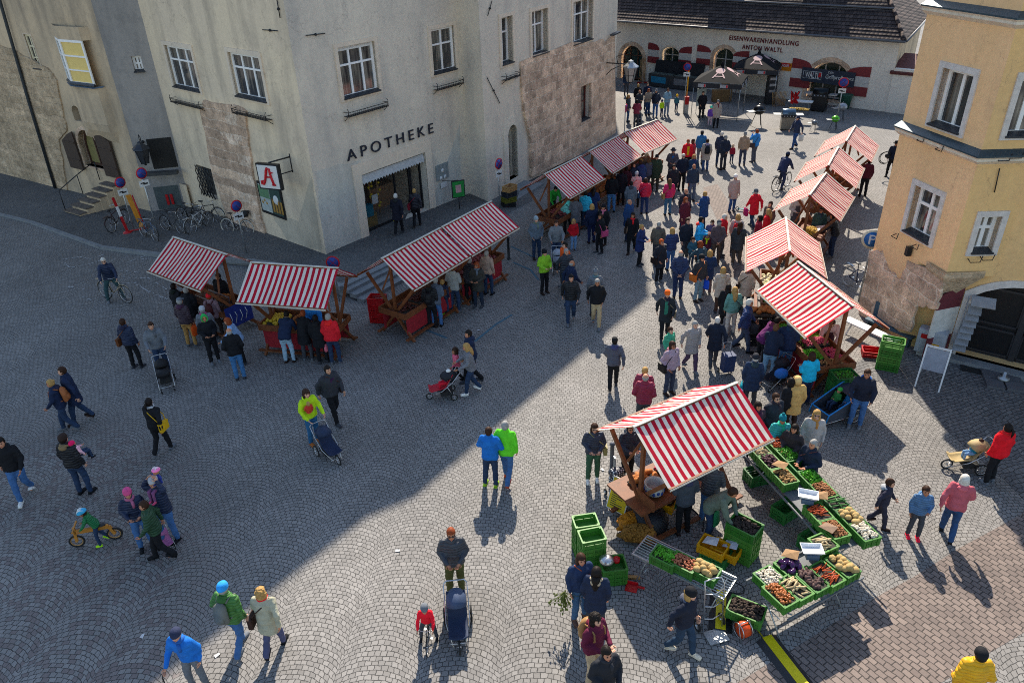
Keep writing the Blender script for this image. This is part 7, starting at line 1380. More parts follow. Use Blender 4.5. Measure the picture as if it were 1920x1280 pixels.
def pushchair(label, p, yaw, col, hood, kind='chair', wheels=3, big=False, s=1.0):
    """front at -y; handle at +y"""
    T = thing('pushchair', label, 'pushchair', p, rad(yaw)); s *= .8; T.scale = (s,)*3; C1, C2 = M('push_'+col, col, .7, bmp=.4), M('push_'+hood, hood, .7, bmp=.4); m = MB(); rw = .2 if big else .13
    for sx in (-1, 1): x = .27*sx; m.tube([(x, .55, 1.02), (x, .32, .72), (x, -.05, .42), (x*.5 if wheels == 3 else x, -.5, .16)], .014, 6); m.tube([(x, .12, .58), (x*1.05, .34, rw)], .014, 6)
    m.tube([(-.27, .55, 1.02), (-.2, .62, 1.04), (.2, .62, 1.04), (.27, .55, 1.02)], .018, 6); m.tube([(-.28, .34, rw), (.28, .34, rw)], .014, 6); m.tube([(-.2, -.45, .2), (.2, -.45, .2)], .012, 6); m.build('frame', STEEL if col != 'blk' else DARKM, T)
    for sx in (-1, 1): wheel('wheel', T, (.31*sx, .34, rw), rw-.02, .022, STEEL, 8 if big else 5)
    if wheels == 3: wheel('wheel', T, (0, -.52, rw*.85), rw*.8, .022, STEEL, 6)
    else:
        for sx in (-1, 1): wheel('wheel', T, (.22*sx, -.5, .1), .08, .02, STEEL, 4)
    m = MB(); m.smooth = True; vs = []; prof = [(-.5, .42), (-.42, .36), (-.1, .42), (.05, .46), (.2, .70), (.34, .95)] if kind == 'chair' else [(-.45, .78), (-.42, .60), (-.1, .55), (.2, .56), (.36, .62), (.4, .82)]
    n = 8
    for y, z in prof: vs += [(-.21+.42*j/(n-1), y, z+.07*(abs(2*j/(n-1)-1)**3)) for j in range(n)]
    m.add(vs, [(i*n+j, i*n+j+1, (i+1)*n+j+1, (i+1)*n+j) for i in range(len(prof)-1) for j in range(n-1)])
    if kind != 'chair':
        for sx in (-1, 1): m.add([(.21*sx, y, z) for y, z in prof]+[(.21*sx, .4, .82), (.21*sx, -.45, .78)], [tuple(range(8))])
        m.add([(-.21, -.45, .79), (.21, -.45, .79), (.21, .08, .80), (-.21, .08, .80)], [(0, 1, 2, 3)])
    sx_ = m.build('seat' if kind == 'chair' else 'bassinet', C1, T, nrm=False); md = sx_.modifiers.new('s', 'SOLIDIFY'); md.thickness = .03
    m = MB(); m.smooth = True; vs = []; n = 10; c = V((0, .22, .72 if kind == 'chair' else .68)); K = 5
    for i in range(K+1):
        a = rad(70)-rad(115)*i/K if kind == 'chair' else rad(20)-rad(-1)*0+rad(0)+rad(75)*i/K*1.0
        ang = (rad(150)-rad(120)*i/K); d = V((0, -cos(ang)*-1, sin(ang)))
        for j in range(n): b = pi*j/(n-1); vs.append(tuple(c+V((-.235*cos(b), 0, 0))+V((0, cos(ang), sin(ang)))*(.36*(.35+.65*sin(b)))))
    m.add(vs, [(i*n+j, i*n+j+1, (i+1)*n+j+1, (i+1)*n+j) for i in range(K) for j in range(n-1)]); h = m.build('hood', C2, T, nrm=False); md = h.modifiers.new('s', 'SOLIDIFY'); md.thickness = .015
    m = MB(); m.box((0, .1, .24), (.4, .45, .14)); m.build('basket', M('basket_black'), T); return T
def infront(s, d, dx=0): t = who(s); return t.matrix_basis @ V((dx, -d, 0)), math.degrees(t.rotation_euler.z)
for s, d, lab, c1, c2, kw in (('pushing the black pram', .85, 'black pram with a rounded hood pushed by the man in grey', '#16171b', '#101114', dict(kind='pram', wheels=4)),
  ('lime jacket', .85, 'navy pushchair with silver wheels pushed by the woman in lime', '#182848', '#20304c', dict(big=True)), ('grey quilted jacket pushing', .85, 'red and black pushchair carrying a child in a spotted hat', '#c01c30', '#202228', {}),
  ('behind the pale grey pram', .8, 'pale grey pram pushed towards the camera beside the meat stall', '#7c8490', '#9aa2ac', dict(kind='pram', wheels=4)), ('behind the big pushchair', .9, 'large navy three-wheeled pushchair with a grey hood', '#1c2c48', '#3c4c68', dict(big=True, s=1.05)),
  ('burgundy patterned coat', .9, 'dark pushchair of the woman in burgundy near the building corner', '#2a3c5c', '#22262e', {})):
    p, yw = infront(s, d); pushchair(lab, p, yw, c1, c2, **kw)
p = G(1415, 726); pushchair('black pushchair with a bright blue bag by the turquoise jacket', G(1452, 722), -60, '#1c1822', '#1a1820', wheels=4); pushchair('tan pushchair with a sleeping child facing away from the red coat', G(1806, 878), -95, '#b09868', '#b8a070', big=True)
m = MB(); m.smooth = True; m.ell((0, 0, 0), (.2, .14, .16)); o = m.build('blue_bag', [M('bright_blue_bag', '#1d6cc0', .5)], None, G(1465, 700, .6)); tag(o, 'bright blue bag lying in the black pushchair', 'bag')
pushchair('toy pushchair with pink seat between the green jacket and the jeans', G(316, 1022), 40, '#c070a0', '#c070a0', wheels=4, s=.5)
def seated(host_lab, lab, top, legs, ex, dy=.12, dz=-.48):
    t = [o for o in bpy.data.objects if o.get('label', '').startswith(host_lab)][0]; p = t.matrix_basis @ V((0, dy, 0)); s = .82; person(0, 0, s, math.degrees(t.rotation_euler.z), 'sit', 'j', top, legs, 'short', 'b', lab, ex, pos=(p.x, p.y, .50-.42*1))
seated('tan pushchair', 'sleeping toddler in blue jeans and teal jacket in the tan pushchair', '#1c7088', '#7090b0', ''); seated('red and black', 'small child in a spotted white hat in the red pushchair', '#a02040', '#c01c30', 'hat:beanie,wht')
# bicycle trailer with two children
t = who('behind the child trailer'); T = thing('child_trailer', 'blue and grey two-wheeled child trailer with a silver handlebar', 'trailer', G(1566, 792), rad(-62)); T.location = t.matrix_basis @ V((.0, -1.15, 0)); T.rotation_euler.z = rad(-68); T.location = G(1572, 782); T.scale = (.9,)*3
TB, TG = M('trailer_blue', '#1480c8', .5), M('trailer_grey', '#2c3444', .6)
for sx in (-1, 1): wheel('wheel', T, (.42*sx, .2, .26), .24, .02, STEEL, 14)
wheel('wheel', T, (0, -.95, .12), .1, .02, STEEL, 4)
m = MB(); prof = [(-.85, .25, .35), (-.8, .2, .62), (.35, .2, .95), (.45, .3, .9)]; vs = []
for sx in (-1, 1): m.add([(.33*sx, -.85, .25), (.36*sx, .45, .25), (.36*sx, .45, .9), (.36*sx, .3, .95), (.33*sx, -.8, .5)], [(0, 1, 2, 3, 4)])
m.add([(-.33, -.85, .25), (.33, -.85, .25), (.36, .45, .25), (-.36, .45, .25), (-.36, .45, .9), (.36, .45, .9), (-.33, -.8, .5), (.33, -.8, .5)], [(0, 1, 2, 3), (3, 2, 5, 4), (0, 1, 7, 6)]); m.build('body', M('trailer_black', (.05, .06, .08), .6), T, nrm=False)
m = MB()
for sx in (-1, 1): m.tube([(.34*sx, -.86, .27), (.34*sx, -.8, .52), (.37*sx, .3, .97), (.37*sx, .46, .9)], .022, 6)
m.tube([(-.34, -.8, .52), (.34, -.8, .52)], .022, 6); m.build('trim', TB, T); m = MB(); m.add([(-.36, .02, .86), (.36, .02, .86), (.37, .46, .93), (-.37, .46, .93)], [(0, 1, 2, 3)]); m.build('sun_flap', TG, T, nrm=False)
m = MB()
for sx in (-1, 1): m.tube([(.33*sx, .42, .85), (.33*sx, .7, 1.06)], .016, 6); m.tube([(.4*sx, .45, .27), (.25*sx, -.95, .16)], .016, 6)
m.tube([(-.33, .7, 1.06), (.33, .7, 1.06)], .018, 6); m.build('handlebar', STEEL, T)
for dx, dy, c, h, l in ((-.14, -.12, '#2a6a34', 'grn', 'child in a bright green hat in the blue trailer'), (.15, .05, '#1c6090', '#2a80b8', 'child in a turquoise and green hat at the back of the blue trailer')): q = T.matrix_basis @ V((dx, dy, 0)); person(0, 0, .82, -68, 'sit', 'j', c, 'ddn', 'short', 'b', l, 'hat:beanie,'+('#3aa040' if 'bright' in l else h), pos=(q.x, q.y, .06))
# shopping trolley, scooter, stick, sack truck
t = who('pulling a blue trolley'); T = thing('shopping_trolley', 'dark blue wheeled shopping trolley pulled by the white-haired woman', 'trolley', G(1362, 700), .2); m = MB(); m.box((0, 0, .38), (.34, .26, .5)); m.box((0, -.01, .65), (.35, .28, .05)); m.build('bag', M('trolley_blue', '#1c3460', .6), T); m = MB()
for sx in (-1, 1): m.tube([(.12*sx, .16, .08), (.12*sx, .16, .98), (.0, .16, 1.0)], .012, 6)
m.tube([(-.18, .15, .08), (.18, .15, .08)], .012, 5); m.build('frame', STEEL, T)
for sx in (-1, 1): wheel('wheel', T, (.2*sx, .15, .08), .06, .018, STEEL, 0)
T = thing('shopping_trolley', 'black and white dotted shopping trolley beside the bread stall', 'trolley', G(1155, 930), .3); k = NT('dotted'); tc = k.n('TexCoord'); vo = k.n('TexVoronoi'); vo.inputs['Scale'].default_value = 16; vo.inputs['Randomness'].default_value = 0; k.l(tc.outputs['Object'], vo.inputs['Vector']); k.col(k.mix(k.math('LESS_THAN', vo.outputs['Distance'], .33), (.02, .022, .04), (.7, .7, .7)))
m = MB(); m.smooth = True; loft(m, [(0, 0, .12, .18, .13), (0, 0, .3, .2, .15), (0, 0, .6, .2, .15), (0, 0, .72, .15, .12), (0, 0, .8, .17, .13), (0, 0, .84, .08, .05)], 12); m.build('bag', k.m, T); m = MB(); m.bar((0, .14, .1), (0, .16, 1.05), .1, .02); m.build('frame', GALV, T)
for sx in (-1, 1): wheel('wheel', T, (.2*sx, .15, .08), .06, .018, STEEL, 0)
T = thing('scooter', 'kick scooter with a pink basket held by the woman in beige', 'scooter', G(1398, 397), rad(60)); m = MB(); m.tube([(0, -.3, .1), (0, -.22, .95)], .016, 6); m.tube([(-.2, -.22, .95), (.2, -.22, .95)], .014, 6); m.bar((0, -.3, .1), (0, .35, .1), .1, .03); m.build('frame', M('scooter_teal', '#1c7078', .4), T); m = MB(); m.ell((0, -.36, .8), (.13, .1, .11)); m.build('basket', M('pink_plastic', '#b81c60', .5), T)
for y in (-.33, .38): wheel('wheel', T, (0, y, .09), .08, .015, STEEL, 0)
for s, dx, lab in (('leaning on a walking stick', -.25, 'thin dark walking stick of the man in the grey cap'), ('leaning on a stick', -.24, 'black walking stick held by the old man in blue')):
    t = who(s); p = t.matrix_basis @ V((dx, -.35 if 'walking' in s else -.5, 0)); m = MB(); m.tube([(0, 0, 0), (0, 0, .85), (0, .03, .9), (0, .1, .9)], .013, 6); o = m.build('walking_stick', DARKM, None, p, t.rotation_euler.z); tag(o, lab, 'walking stick')
T = thing('sack_truck', 'aluminium sack truck standing under the end of the slatted table', 'hand truck', G(1335, 1183), rad(15)); m = MB()
for sx in (-1, 1): m.tube([(.2*sx, 0, .08), (.2*sx, .12, 1.1), (.17*sx, .2, 1.2), (0, .2, 1.22)], .016, 6)
for z in (.35, .65, .95): m.tube([(-.2, .03+z*.1, z), (0, .0+z*.1, z-.04), (.2, .03+z*.1, z)], .012, 6)
m.build('frame', STEEL, T); m = MB(); m.box((0, -.15, .04), (.4, .3, .02)); m.build('toe_plate', GALV, T)
for sx in (-1, 1): wheel('wheel', T, (.26*sx, .12, .12), .1, .025, STEEL, 0)
T = thing('cable_reel', 'orange cable wound on a metal reel beside the dark potatoes', 'cable reel', G(1391, 1192), rad(20)); m = MB(); m.lathe([(.1, -.09), (.15, -.08), (.155, 0), (.15, .08), (.1, .09)], (0, 0, .2), 18, Matrix.Rotation(pi/2, 3, 'Y')); m.build('cable', M('cable_orange', '#d84a10', .5, bmp=.9, sc=30), T); m = MB()
for sx in (-1, 1): ring(m, (.1*sx, 0, .2), .16, .01); m.tube([(.12*sx, -.14, .0), (.12*sx, 0, .38), (.12*sx, .14, 0)], .011, 5)
m.tube([(-.12, 0, .38), (.12, 0, .38)], .011, 5); m.build('stand', STEEL, T)
YR = M('ramp_yellow', '#d8c400', .5, var=.15)
def ramp(a, b, lab, z=.07):
    p, q = G(*a), G(*b); d = q-p; T = thing('cable_ramp', lab, 'cable ramp', (p+q)/2, atan2(d.y, d.x)); L = d.length; m = MB(); m.add([(-L/2, -.22, 0), (L/2, -.22, 0), (L/2, .22, 0), (-L/2, .22, 0), (-L/2, -.10, z), (L/2, -.10, z), (L/2, .10, z), (-L/2, .10, z)], [(0, 1, 5, 4), (2, 3, 7, 6), (4, 5, 6, 7), (0, 4, 7, 3), (1, 2, 6, 5)]); m.build('ramp_base', BLK, T, nrm=True); m = MB(); m.box((0, 0, z+.006), (L-.02, .19, .012)); m.build('lid', YR, T)
ramp((1352, 1110), (1350, 1184), 'yellow and black cable ramp beside the sack truck'); ramp((1436, 1196), (1510, 1292), 'long yellow and black cable ramp running off the bottom edge')
T = thing('dustpan', 'red dustpan lying on the setts by the slatted table leg', 'dustpan', G(1184, 1102), rad(-20)); m = MB(); m.box((0, 0, .02), (.24, .22, .02)); m.box((0, .1, .05), (.24, .02, .07)); m.box((.18, .03, .05), (.16, .04, .03)); m.build('pan', REDP, T); m = MB(); m.bar((-.2, .22, .03), (.12, .3, .03), .07, .05); m.build('hand_brush', WOODL, T)
def cable(pts, lab, r=.012, mat=BLK):
    m = MB(); P = [G(x, y, .013) for x, y in pts]; Q = []
    for i in range(len(P)-1):
        for t in range(4): a, b, c, d = P[max(i-1, 0)], P[i], P[i+1], P[min(i+2, len(P)-1)]; t = t/4; Q.append(.5*((2*b)+(c-a)*t+(2*a-5*b+4*c-d)*t*t+(3*b-a-3*c+d)*t**3))
    m.tube(Q+[P[-1]], r, 5); tag(m.build('power_cable', mat), lab, 'cable')
cable([(1318, 995), (1318, 975), (1300, 955), (1290, 950)], 'thin black cable behind the vendor with the apron'); cable([(1360, 1084), (1392, 1098), (1391, 1112), (1360, 1108)], 'black cable looping under the right end of the slatted table'); cable([(1413, 1172), (1425, 1186), (1433, 1196), (1440, 1200)], 'thin yellow cable leading to the long ramp', .01, YR)
# catkins held by the woman, cloth bags
m = MB(); rr = random.Random(9)
for i in range(60): a = V((rr.gauss(0, .12), rr.gauss(0, .1), -.1-.3*rr.random())); m.tube([V((0, 0, .05)), a*.5, a], .004, 4); m.ell(a, (.018, .018, .03), n=6, k=4)
t = who('brown boots'); o = m.build('catkin_bunch', [M('catkin_green', '#6a7430', .8)], None, t.matrix_basis @ V((-.34, -.05, .85))); tag(o, 'bunch of yellow-green catkins held upside down by the woman with brown boots', 'flowers')
m = MB(); m.smooth = True; m.ell((0, 0, 0), (.12, .08, .17)); t = who('bending vendor'); o = m.build('white_bag', WHITE, None, t.matrix_basis @ V((.1, -.55, .62))); tag(o, 'white plastic bag in the hand of the bending vendor', 'bag')
T = thing('metal_scales', 'round metal kitchen scales with red weight on the low green stack', 'scale', G(1145, 1052, .5)); m = MB(); m.lathe([(.14, 0), (.16, .06), (.1, .12), (.03, .14)], (-.08, 0, 0), 14); m.build('scale_pan', STEEL, T); m = MB(); m.lathe([(.07, 0), (.07, .08)], (.12, 0, 0), 12); m.build('red_weight', REDP, T)
# ------------------------------------------------------------------ signs and posts
SRED, SBLU = M('sign_red'), M('sign_blue', (.03, .07, .35), .4)
def nosign(px, z, h, lab, cross=True, plate=True, yaw=0, post=True, R=.24, face=None, base=None):
    """round blue sign with a red rim; px is the pixel of the sign's centre"""
    c = G(px[0], px[1], z+h); T = thing('no_parking_sign', lab, 'sign', V((c.x, c.y, z)), rad(yaw), 'no stopping signs'); m = MB(); m.tube([(0, .04, 0), (0, .04, h+R*.8)], .03, 8); m.build('post', GALV, T)
    rx = Matrix.Rotation(pi/2, 3, 'X'); m = MB(); m.lathe([(R, 0), (R, .015)], (0, 0, h), 24, rx); d = m.build('sign_face', SRED, T); m = MB(); m.lathe([(R*.8, .0), (R*.8, .006)], (0, -.016, h), 24, rx); m.build('blue_disc', SBLU, T)
    m = MB(); m.bar((-R*.56, -.026, h+R*.56), (R*.56, -.026, h-R*.56), .006, R*.2, (0, 1, 0)); 
    if cross: m.bar((-R*.56, -.0265, h-R*.56), (R*.56, -.0265, h+R*.56), .006, R*.2, (0, 1, 0))
    m.build('red_bar', SRED, T)
    if plate: m = MB(); m.box((0, 0, h-R-.2), (.42, .015, .26)); pl = m.build('supplementary_plate', WHITE, T); m = MB(); m.box((-.07, -.012, h-R-.17), (.18, .004, .05)); m.box((.05, -.012, h-R-.22), (.2, .004, .06)); m.build('plate_symbol', BLK, pl)
    return T
nosign((225, 342), .1, 2.3, 'round no stopping sign in front of the right brown shutter', False, yaw=52, R=.24); nosign((265, 325), .1, 2.9, 'taller no stopping sign beside the slate grey wall', False, yaw=52, R=.24); nosign((443, 386), .2, 2.1, 'no stopping sign standing among the bicycles near the stone patch', False, yaw=48, R=.24)
nosign((624, 492), .4, 1.5, 'no stopping sign behind the cheese stall at the stone steps', plate=False); nosign((935, 307), .1, 2.3, 'no stopping sign beside the arched door of the pharmacy building', yaw=50, R=.25); nosign((1289, 126), 0, 3.0, 'no stopping sign standing left of the grey barbecue tent', False, yaw=-10, R=.26); nosign((1582, 155), 0, 2.6, 'red and blue no stopping sign in front of the grill banner', yaw=-15, R=.29); nosign((1174, 203), 0, 2.0, 'narrow no stopping sign at the stone building corner', plate=False, yaw=70)
T = thing('parking_sign', 'round blue parking sign with a white letter P by the yellow house', 'sign', G(1636, 449, 2.3)*1.0); T.location.z = 0; m = MB(); m.tube([(0, .04, 0), (0, .04, 2.5)], .03, 8); m.build('post', GALV, T); rx = Matrix.Rotation(pi/2, 3, 'X'); m = MB(); m.lathe([(.34, 0), (.34, .015)], (0, 0, 2.3), 24, rx); m.build('sign_face', M('cream_disc', (.75, .68, .5), .5), T); m = MB(); m.lathe([(.26, 0), (.26, .006)], (0, -.016, 2.3), 24, rx); m.build('blue_disc', M('parking_blue', (.02, .15, .45), .4), T)
m = MB(); m.bar((-.08, -.028, 2.14), (-.08, -.028, 2.46), .06, .008, (0, 1, 0)); m.tube([(-.08, -.028, 2.44), (.04, -.028, 2.44), (.1, -.028, 2.38), (.04, -.028, 2.31), (-.08, -.028, 2.31)], .024, 6); m.build('letter', WHITE, T)
T.rotation_euler.z = rad(-25)
for px, h, lab in (((1186, 0), 0, ''),): pass
def post(px, h, lab, name='bollard', r=.05, mat=DARKM): m = MB(); m.lathe([(r*1.5, 0), (r*1.5, .04), (r, .06), (r, h-.06), (r*1.3, h-.05), (r*1.1, h), (.01, h+.02)], n=10); o = m.build(name, mat, None, G(*px)); tag(o, lab, 'bollard')
post((954, 486), .95, 'slim black bollard beside the long striped canopy'); post((1146, 885), .9, 'grey bollard standing behind the dotted trolley', mat=M('bollard_grey', (.1, .11, .14), .5))
T = thing('barrier_post', 'red and white striped barrier with an orange banner by the bicycles', 'barrier', G(240, 437, .08)); m = MB(); m.lathe([(.22, 0), (.2, .06), (.06, .1), (.05, .12)], n=14); m.bar((0, 0, .1), (-.14, .1, .75), .12, .02); m.bar((-.22, .15, 1.2), (-.3, .2, 1.6), .12, .02); m.build('red_base', REDP, T); m = MB(); m.bar((-.14, .1, .75), (-.22, .15, 1.2), .12, .02); m.build('white_band', WHITE, T); m = MB(); m.bar((.55, .3, .15), (.25, .5, 1.6), .34, .02, (.5, 1, 0)); m.build('orange_banner', M('banner_orange', '#c07a10', .6), T); m = MB(); m.tube([(.75, .2, .1), (.45, .45, 1.6)], .03, 5); m.tube([(.1, .0, .1), (.8, .25, .12)], .03, 5); m.build('red_frame', REDP, T)
T = thing('poster_stand', 'green poster in a black frame standing on the pavement by the pharmacy', 'sign', G(862, 394, .25), .35); m = MB(); m.box((0, 0, 1.0), (.62, .04, .8)); m.build('frame', BLK, T); m = MB(); m.box((0, -.022, 1.0), (.54, .012, .72)); m.build('green_poster', M('poster_bright_green', '#1f8a3c', .5), T); m = MB(); m.box((0, -.03, 1.02), (.26, .01, .36)); m.build('picture', M('poster_pink', '#c89a9a', .5), T); m = MB(); m.tube([(0, 0, 0), (0, 0, .6)], .025, 6); m.tube([(-.7, .1, 1.45), (-.3, 0, 1.42), (0, 0, 1.42)], .014, 5); m.build('stand', DARKM, T)
T = thing('advertising_board', 'white framed folding board on the pavement by the shop shutters', 'sign', G(1742, 716), rad(-35)); m = MB()
for s in (-1, 1):
    for x in (-.3, .3): m.bar((x, .45*s, 0), (x, .02*s, 1.15), .04, .03)
    m.bar((-.3, .02*s, 1.13), (.3, .02*s, 1.13), .04, .03); 
m.build('frame', WHITE, T); m = MB(); m.add([(-.28, -.25, .5), (.28, -.25, .5), (.28, -.04, 1.1), (-.28, -.04, 1.1)], [(0, 1, 2, 3)]); m.build('panel', M('panel_grey', (.25, .27, .32), .4), T, nrm=False)
T = thing('newspaper_box', 'pale grey newspaper box with red and yellow stickers against the yellow wall', 'newspaper box', G(1738, 668), rad(-40)); m = MB(); m.box((0, 0, .55), (.75, .35, .75)); m.box((0, .05, .1), (.6, .25, .2)); m.build('cabinet', M('box_grey', (.4, .42, .46), .5), T); m = MB(); m.box((-.15, -.18, .72), (.26, .01, .14)); m.build('red_sticker', REDP, T); m = MB(); m.box((.08, -.18, .5), (.34, .01, .1)); m.build('yellow_sticker', YELP, T)
T = thing('umbrella_base', 'square stone-weighted umbrella base on the pavement outside the shop', 'umbrella base', G(1879, 716), rad(-20)); m = MB(); 
for x in (-.25, .25):
    for y in (-.25, .25): m.box((x, y, .05), (.45, .45, .08))
m.build('slabs', M('slab_dark', (.1, .1, .11), .8), T); m = MB(); m.lathe([(.16, .1), (.15, .16), (.05, .18), (.04, .35)], n=14); m.build('hub', GALV, T)
T = thing('doormat', 'black doormat in front of the dark shop door', 'doormat', G(1828, 694, .01), rad(-32)); m = MB(); m.box((0, 0, .01), (.75, .4, .02)); m.build('mat', RUB, T)
T = thing('parasol', 'closed dark parasol pole leaning above the shop doorway', 'parasol', WY3.pt((dru[0]+dru[1])/2, 0, .35)); m = MB(); m.tube([(0, 0, 2.3), (.05, 0, 2.9)], .03, 6); m.tube([(.05, 0, 2.9), (.18, 0, 4.0)], .06, 8); m.build('folded_canopy', BLK, T)
# ------------------------------------------------------------------ tents, grills and wares by the hardware shop
TG1, TG2, PIG = M('tent_grey', (.013, .014, .017), .8, bmp=.3, spec=.1), M('tent_dark', (.02, .022, .03), .7), M('tent_pink', (.55, .36, .36), .7)
def tent(lab, c, rz, w=3.0, mat=TG1, h=2.3):
    T = thing('market_tent', lab, 'tent', c, rz); m = MB(); b = w/2; ap = (0, 0, h+.85); cs = [(-b, -b, h), (b, -b, h), (b, b, h), (-b, b, h)]; mids = [((cs[i][0]+cs[(i+1) % 4][0])/2, (cs[i][1]+cs[(i+1) % 4][1])/2, h+.05) for i in range(4)]
    vs = [ap]+cs+mids; m.add(vs, [(0, 1, 5), (0, 5, 2), (0, 2, 6), (0, 6, 3), (0, 3, 7), (0, 7, 4), (0, 4, 8), (0, 8, 1)]); m.lathe([(.12, 0), (.02, .3)], (0, 0, h+.8), 8); m.build('roof', mat, T, nrm=False)
    m = MB(); m.add([(x, y, h-.02) for x, y, _ in cs]+[(x*1.005, y*1.005, h-.32) for x, y, _ in cs], [(i, (i+1) % 4, 4+(i+1) % 4, 4+i) for i in range(4)]); vl = m.build('valance', TG2, T, nrm=False)
    m = MB(); 
    for x in (-b*.62, b*.3): m.box((x, -b-.02, h-.17), (.5, .01, .2)); m.box((b+.02, x, h-.17), (.01, .5, .2))
    lg = m.build('logo_plate', M('logo_light', (.4, .4, .42), .6), vl); m = MB()
    for x in (-b*.62, b*.3): m.box((x+.18, -b-.03, h-.17), (.1, .01, .16))
    m.build('logo_red', SRED, vl)
    for x, y, _ in cs: m = MB(); m.tube([(x*.97, y*.97, 0), (x*.97, y*.97, h)], .025, 6); m.build('leg', GALV, T)
    # pink kettle grill drawings printed on the roof
    for s in (-1, 1):
        m = MB(); A, Bq = V(ap), V(mids[0] if s < 0 else mids[1]); n = None; base = A.lerp(Bq, .52)+(V((-.5, 0, 0)) if s < 0 else V((0, -.35, 0))); e1 = V((1, 0, 0)) if s < 0 else V((0, 1, 0)); e2 = (A-Bq).normalized(); nn = e1.cross(e2).normalized(); nn = nn if nn.z > 0 else -nn; o = base+nn*.03
        if s < 0: o = A.lerp(Bq, .5)+nn*.012
        else: o = A.lerp(Bq, .5)+nn*.012
        m.add([o+e1*.3*cos(t)+e2*(.25+.27*sin(t)) for t in [2*pi*i/16 for i in range(16)]], [tuple(range(16))])
        for q in (-1, 1): m.add([o+e1*.12*q+e2*.0, o+e1*.2*q+e2*.0, o+e1*.42*q-e2*.45, o+e1*.32*q-e2*.45], [(0, 1, 2, 3)])
        m.add([o-e1*.25-e2*.25, o+e1*.25-e2*.25, o+e1*.25-e2*.32, o-e1*.25-e2*.32], [(0, 1, 2, 3)]); m.build('grill_drawing', PIG, T, nrm=False)
    return T
tc_ = G(1352, 148, 2.3); tent('grey promotional tent with pink grill drawings, nearer one', V((tc_.x, tc_.y, 0)), -.42); tc_ = G(1418, 125, 2.3); tent('dark promotional tent with pink grill drawings behind the first', V((tc_.x+.2, tc_.y+.3, 0)), -.42)
def freezer(px, lab, sticker):
    T = thing('chest_freezer', lab, 'freezer', G(*px), atan2(WH.u.y, WH.u.x)); m = MB(); m.box((0, 0, .5), (2.2, .8, .9)); m.box((0, 0, .03), (2.1, .7, .06)); m.build('cabinet', M('freezer_grey', (.06, .065, .07), .4), T); m = MB(); m.box((0, .55, 1.35), (2.2, .12, .95), m=Matrix.Rotation(-.25, 3, 'X')); m.build('lid', M('lid_dark', (.02, .022, .026), .5), T); m = MB(); m.box((0, 0, .955), (2.1, .7, .02)); m.build('interior', M('freezer_liner', (.12, .14, .12), .6, var=.6, sc=10), T)
    m = MB(); m.box((-.2, -.405, .55), (1.3, .01, .45)); m.build('sticker', M('sticker_blue', (.03, .3, .5), .4) if sticker else M('sticker_grey', (.25, .25, .26), .5), T)
freezer((1243, 163), 'open dark chest freezer with a bright blue sticker', 1); freezer((1285, 168), 'open dark chest freezer right of the one with the blue sticker', 0)
m = MB(); 
for i in range(6): m.tube([(.12*i-.3, -.3, 0), (.07*i-.1, .25, 1.7+.1*(i % 2))], .02, 5)
m.cur = 1; m.box((-.25, -.3, .05), (.35, .15, .08)); m.box((.3, -.3, .05), (.35, .15, .08)); o = m.build('brooms', [WOODL, REDP], None, G(1203, 155)); tag(o, 'bundle of brooms with red heads leaning beside the stone archway', 'brooms')
# banner on the wall with its lettering
u0, u1, z0, z1 = WH.rect(1504, 127, 1603, 163); tb = WH.at(1503, 148); bn = thing('wall_banner', 'dark blue banner with white lettering hung across the arched window', 'banner', WH.pt(u0, z0)); bo = bn.location.copy()
a, b, c_, d_ = WH.at(1505, 126, .2), WH.at(1605, 137, .2), WH.at(1600, 165, .2), WH.at(1501, 151, .2); m = MB(); m.add([WH.pt(*p, .2)-bo for p in (a, b, c_, d_)], [(0, 1, 2, 3)]); o = m.build('cloth', M('banner_navy', (.025, .035, .06), .6), bn, nrm=False); md = o.modifiers.new('s', 'SOLIDIFY'); md.thickness = .01
for s, x0, y0, x1, y1, h in (('WALTL', 1509, 145, 1535, 148, .36), ('Grillprofi', 1547, 150, 1579, 153, .34), ('DER', 1553, 138, 1563, 139, .12), ('SERVICE', 1584, 150, 1600, 152, .14)):
    o = text_mesh('lettering', s, WH, x0, y0, x1, y1, WHITE, None, hgt=h, off=.215, ext=.004, bold=s == 'WALTL')
    for v in o.data.vertices: v.co -= bo
    o.parent = bn
def wrect(x0, y0, x1, y1, off): q = [WH.at(x0, y0, off), WH.at(x1, y0+(x1-x0)*.1, off), WH.at(x1-2, y1+(x1-x0)*.1, off), WH.at(x0-2, y1, off)]; return [WH.pt(*p, off) for p in q]
m = MB(); q = wrect(1507, 133, 1541, 146, .214); r = 0
for p0, p1 in zip(q, q[1:]+q[:1]): m.tube([p0-bo, p1-bo], .015, 4)
m.build('logo_border', WHITE, bn); m = MB(); m.add([p-bo for p in wrect(1536, 137, 1540.5, 145, .216)], [(0, 1, 2, 3)]); m.build('logo_red_bar', SRED, bn, nrm=False)
sg = thing('shop_plate', 'small orange shop sign with a red oval on the cream wall', 'sign', WH.pt(*WH.at(1472, 126), 0)); so_ = sg.location.copy(); m = MB(); r = WH.rect(1460, 117, 1484, 134); m.prism(rectp(r), .05, WH.pt(0, 0, .0)-so_, WH.u, WH.z); m.build('panel', M('plate_orange', '#d88010', .5), sg); cu_, cz__ = (r[0]+r[1])/2, (r[2]+r[3])/2
m = MB(); m.ell(WH.pt(cu_, cz__+.12, .055)-so_, (.42, .015, .14), m=Matrix.Rotation(atan2(WH.u.y, WH.u.x), 3, 'Z'), n=18); m.build('red_oval', SRED, sg); p_ = WH.pt(cu_-.28, cz__+.05, 0); o = text_mesh('lettering', 'ADLER', WH, 1466, 125, 1479, 126.4, WHITE, None, hgt=.16, off=.075, ext=.004, bold=True)
for v in o.data.vertices: v.co -= so_
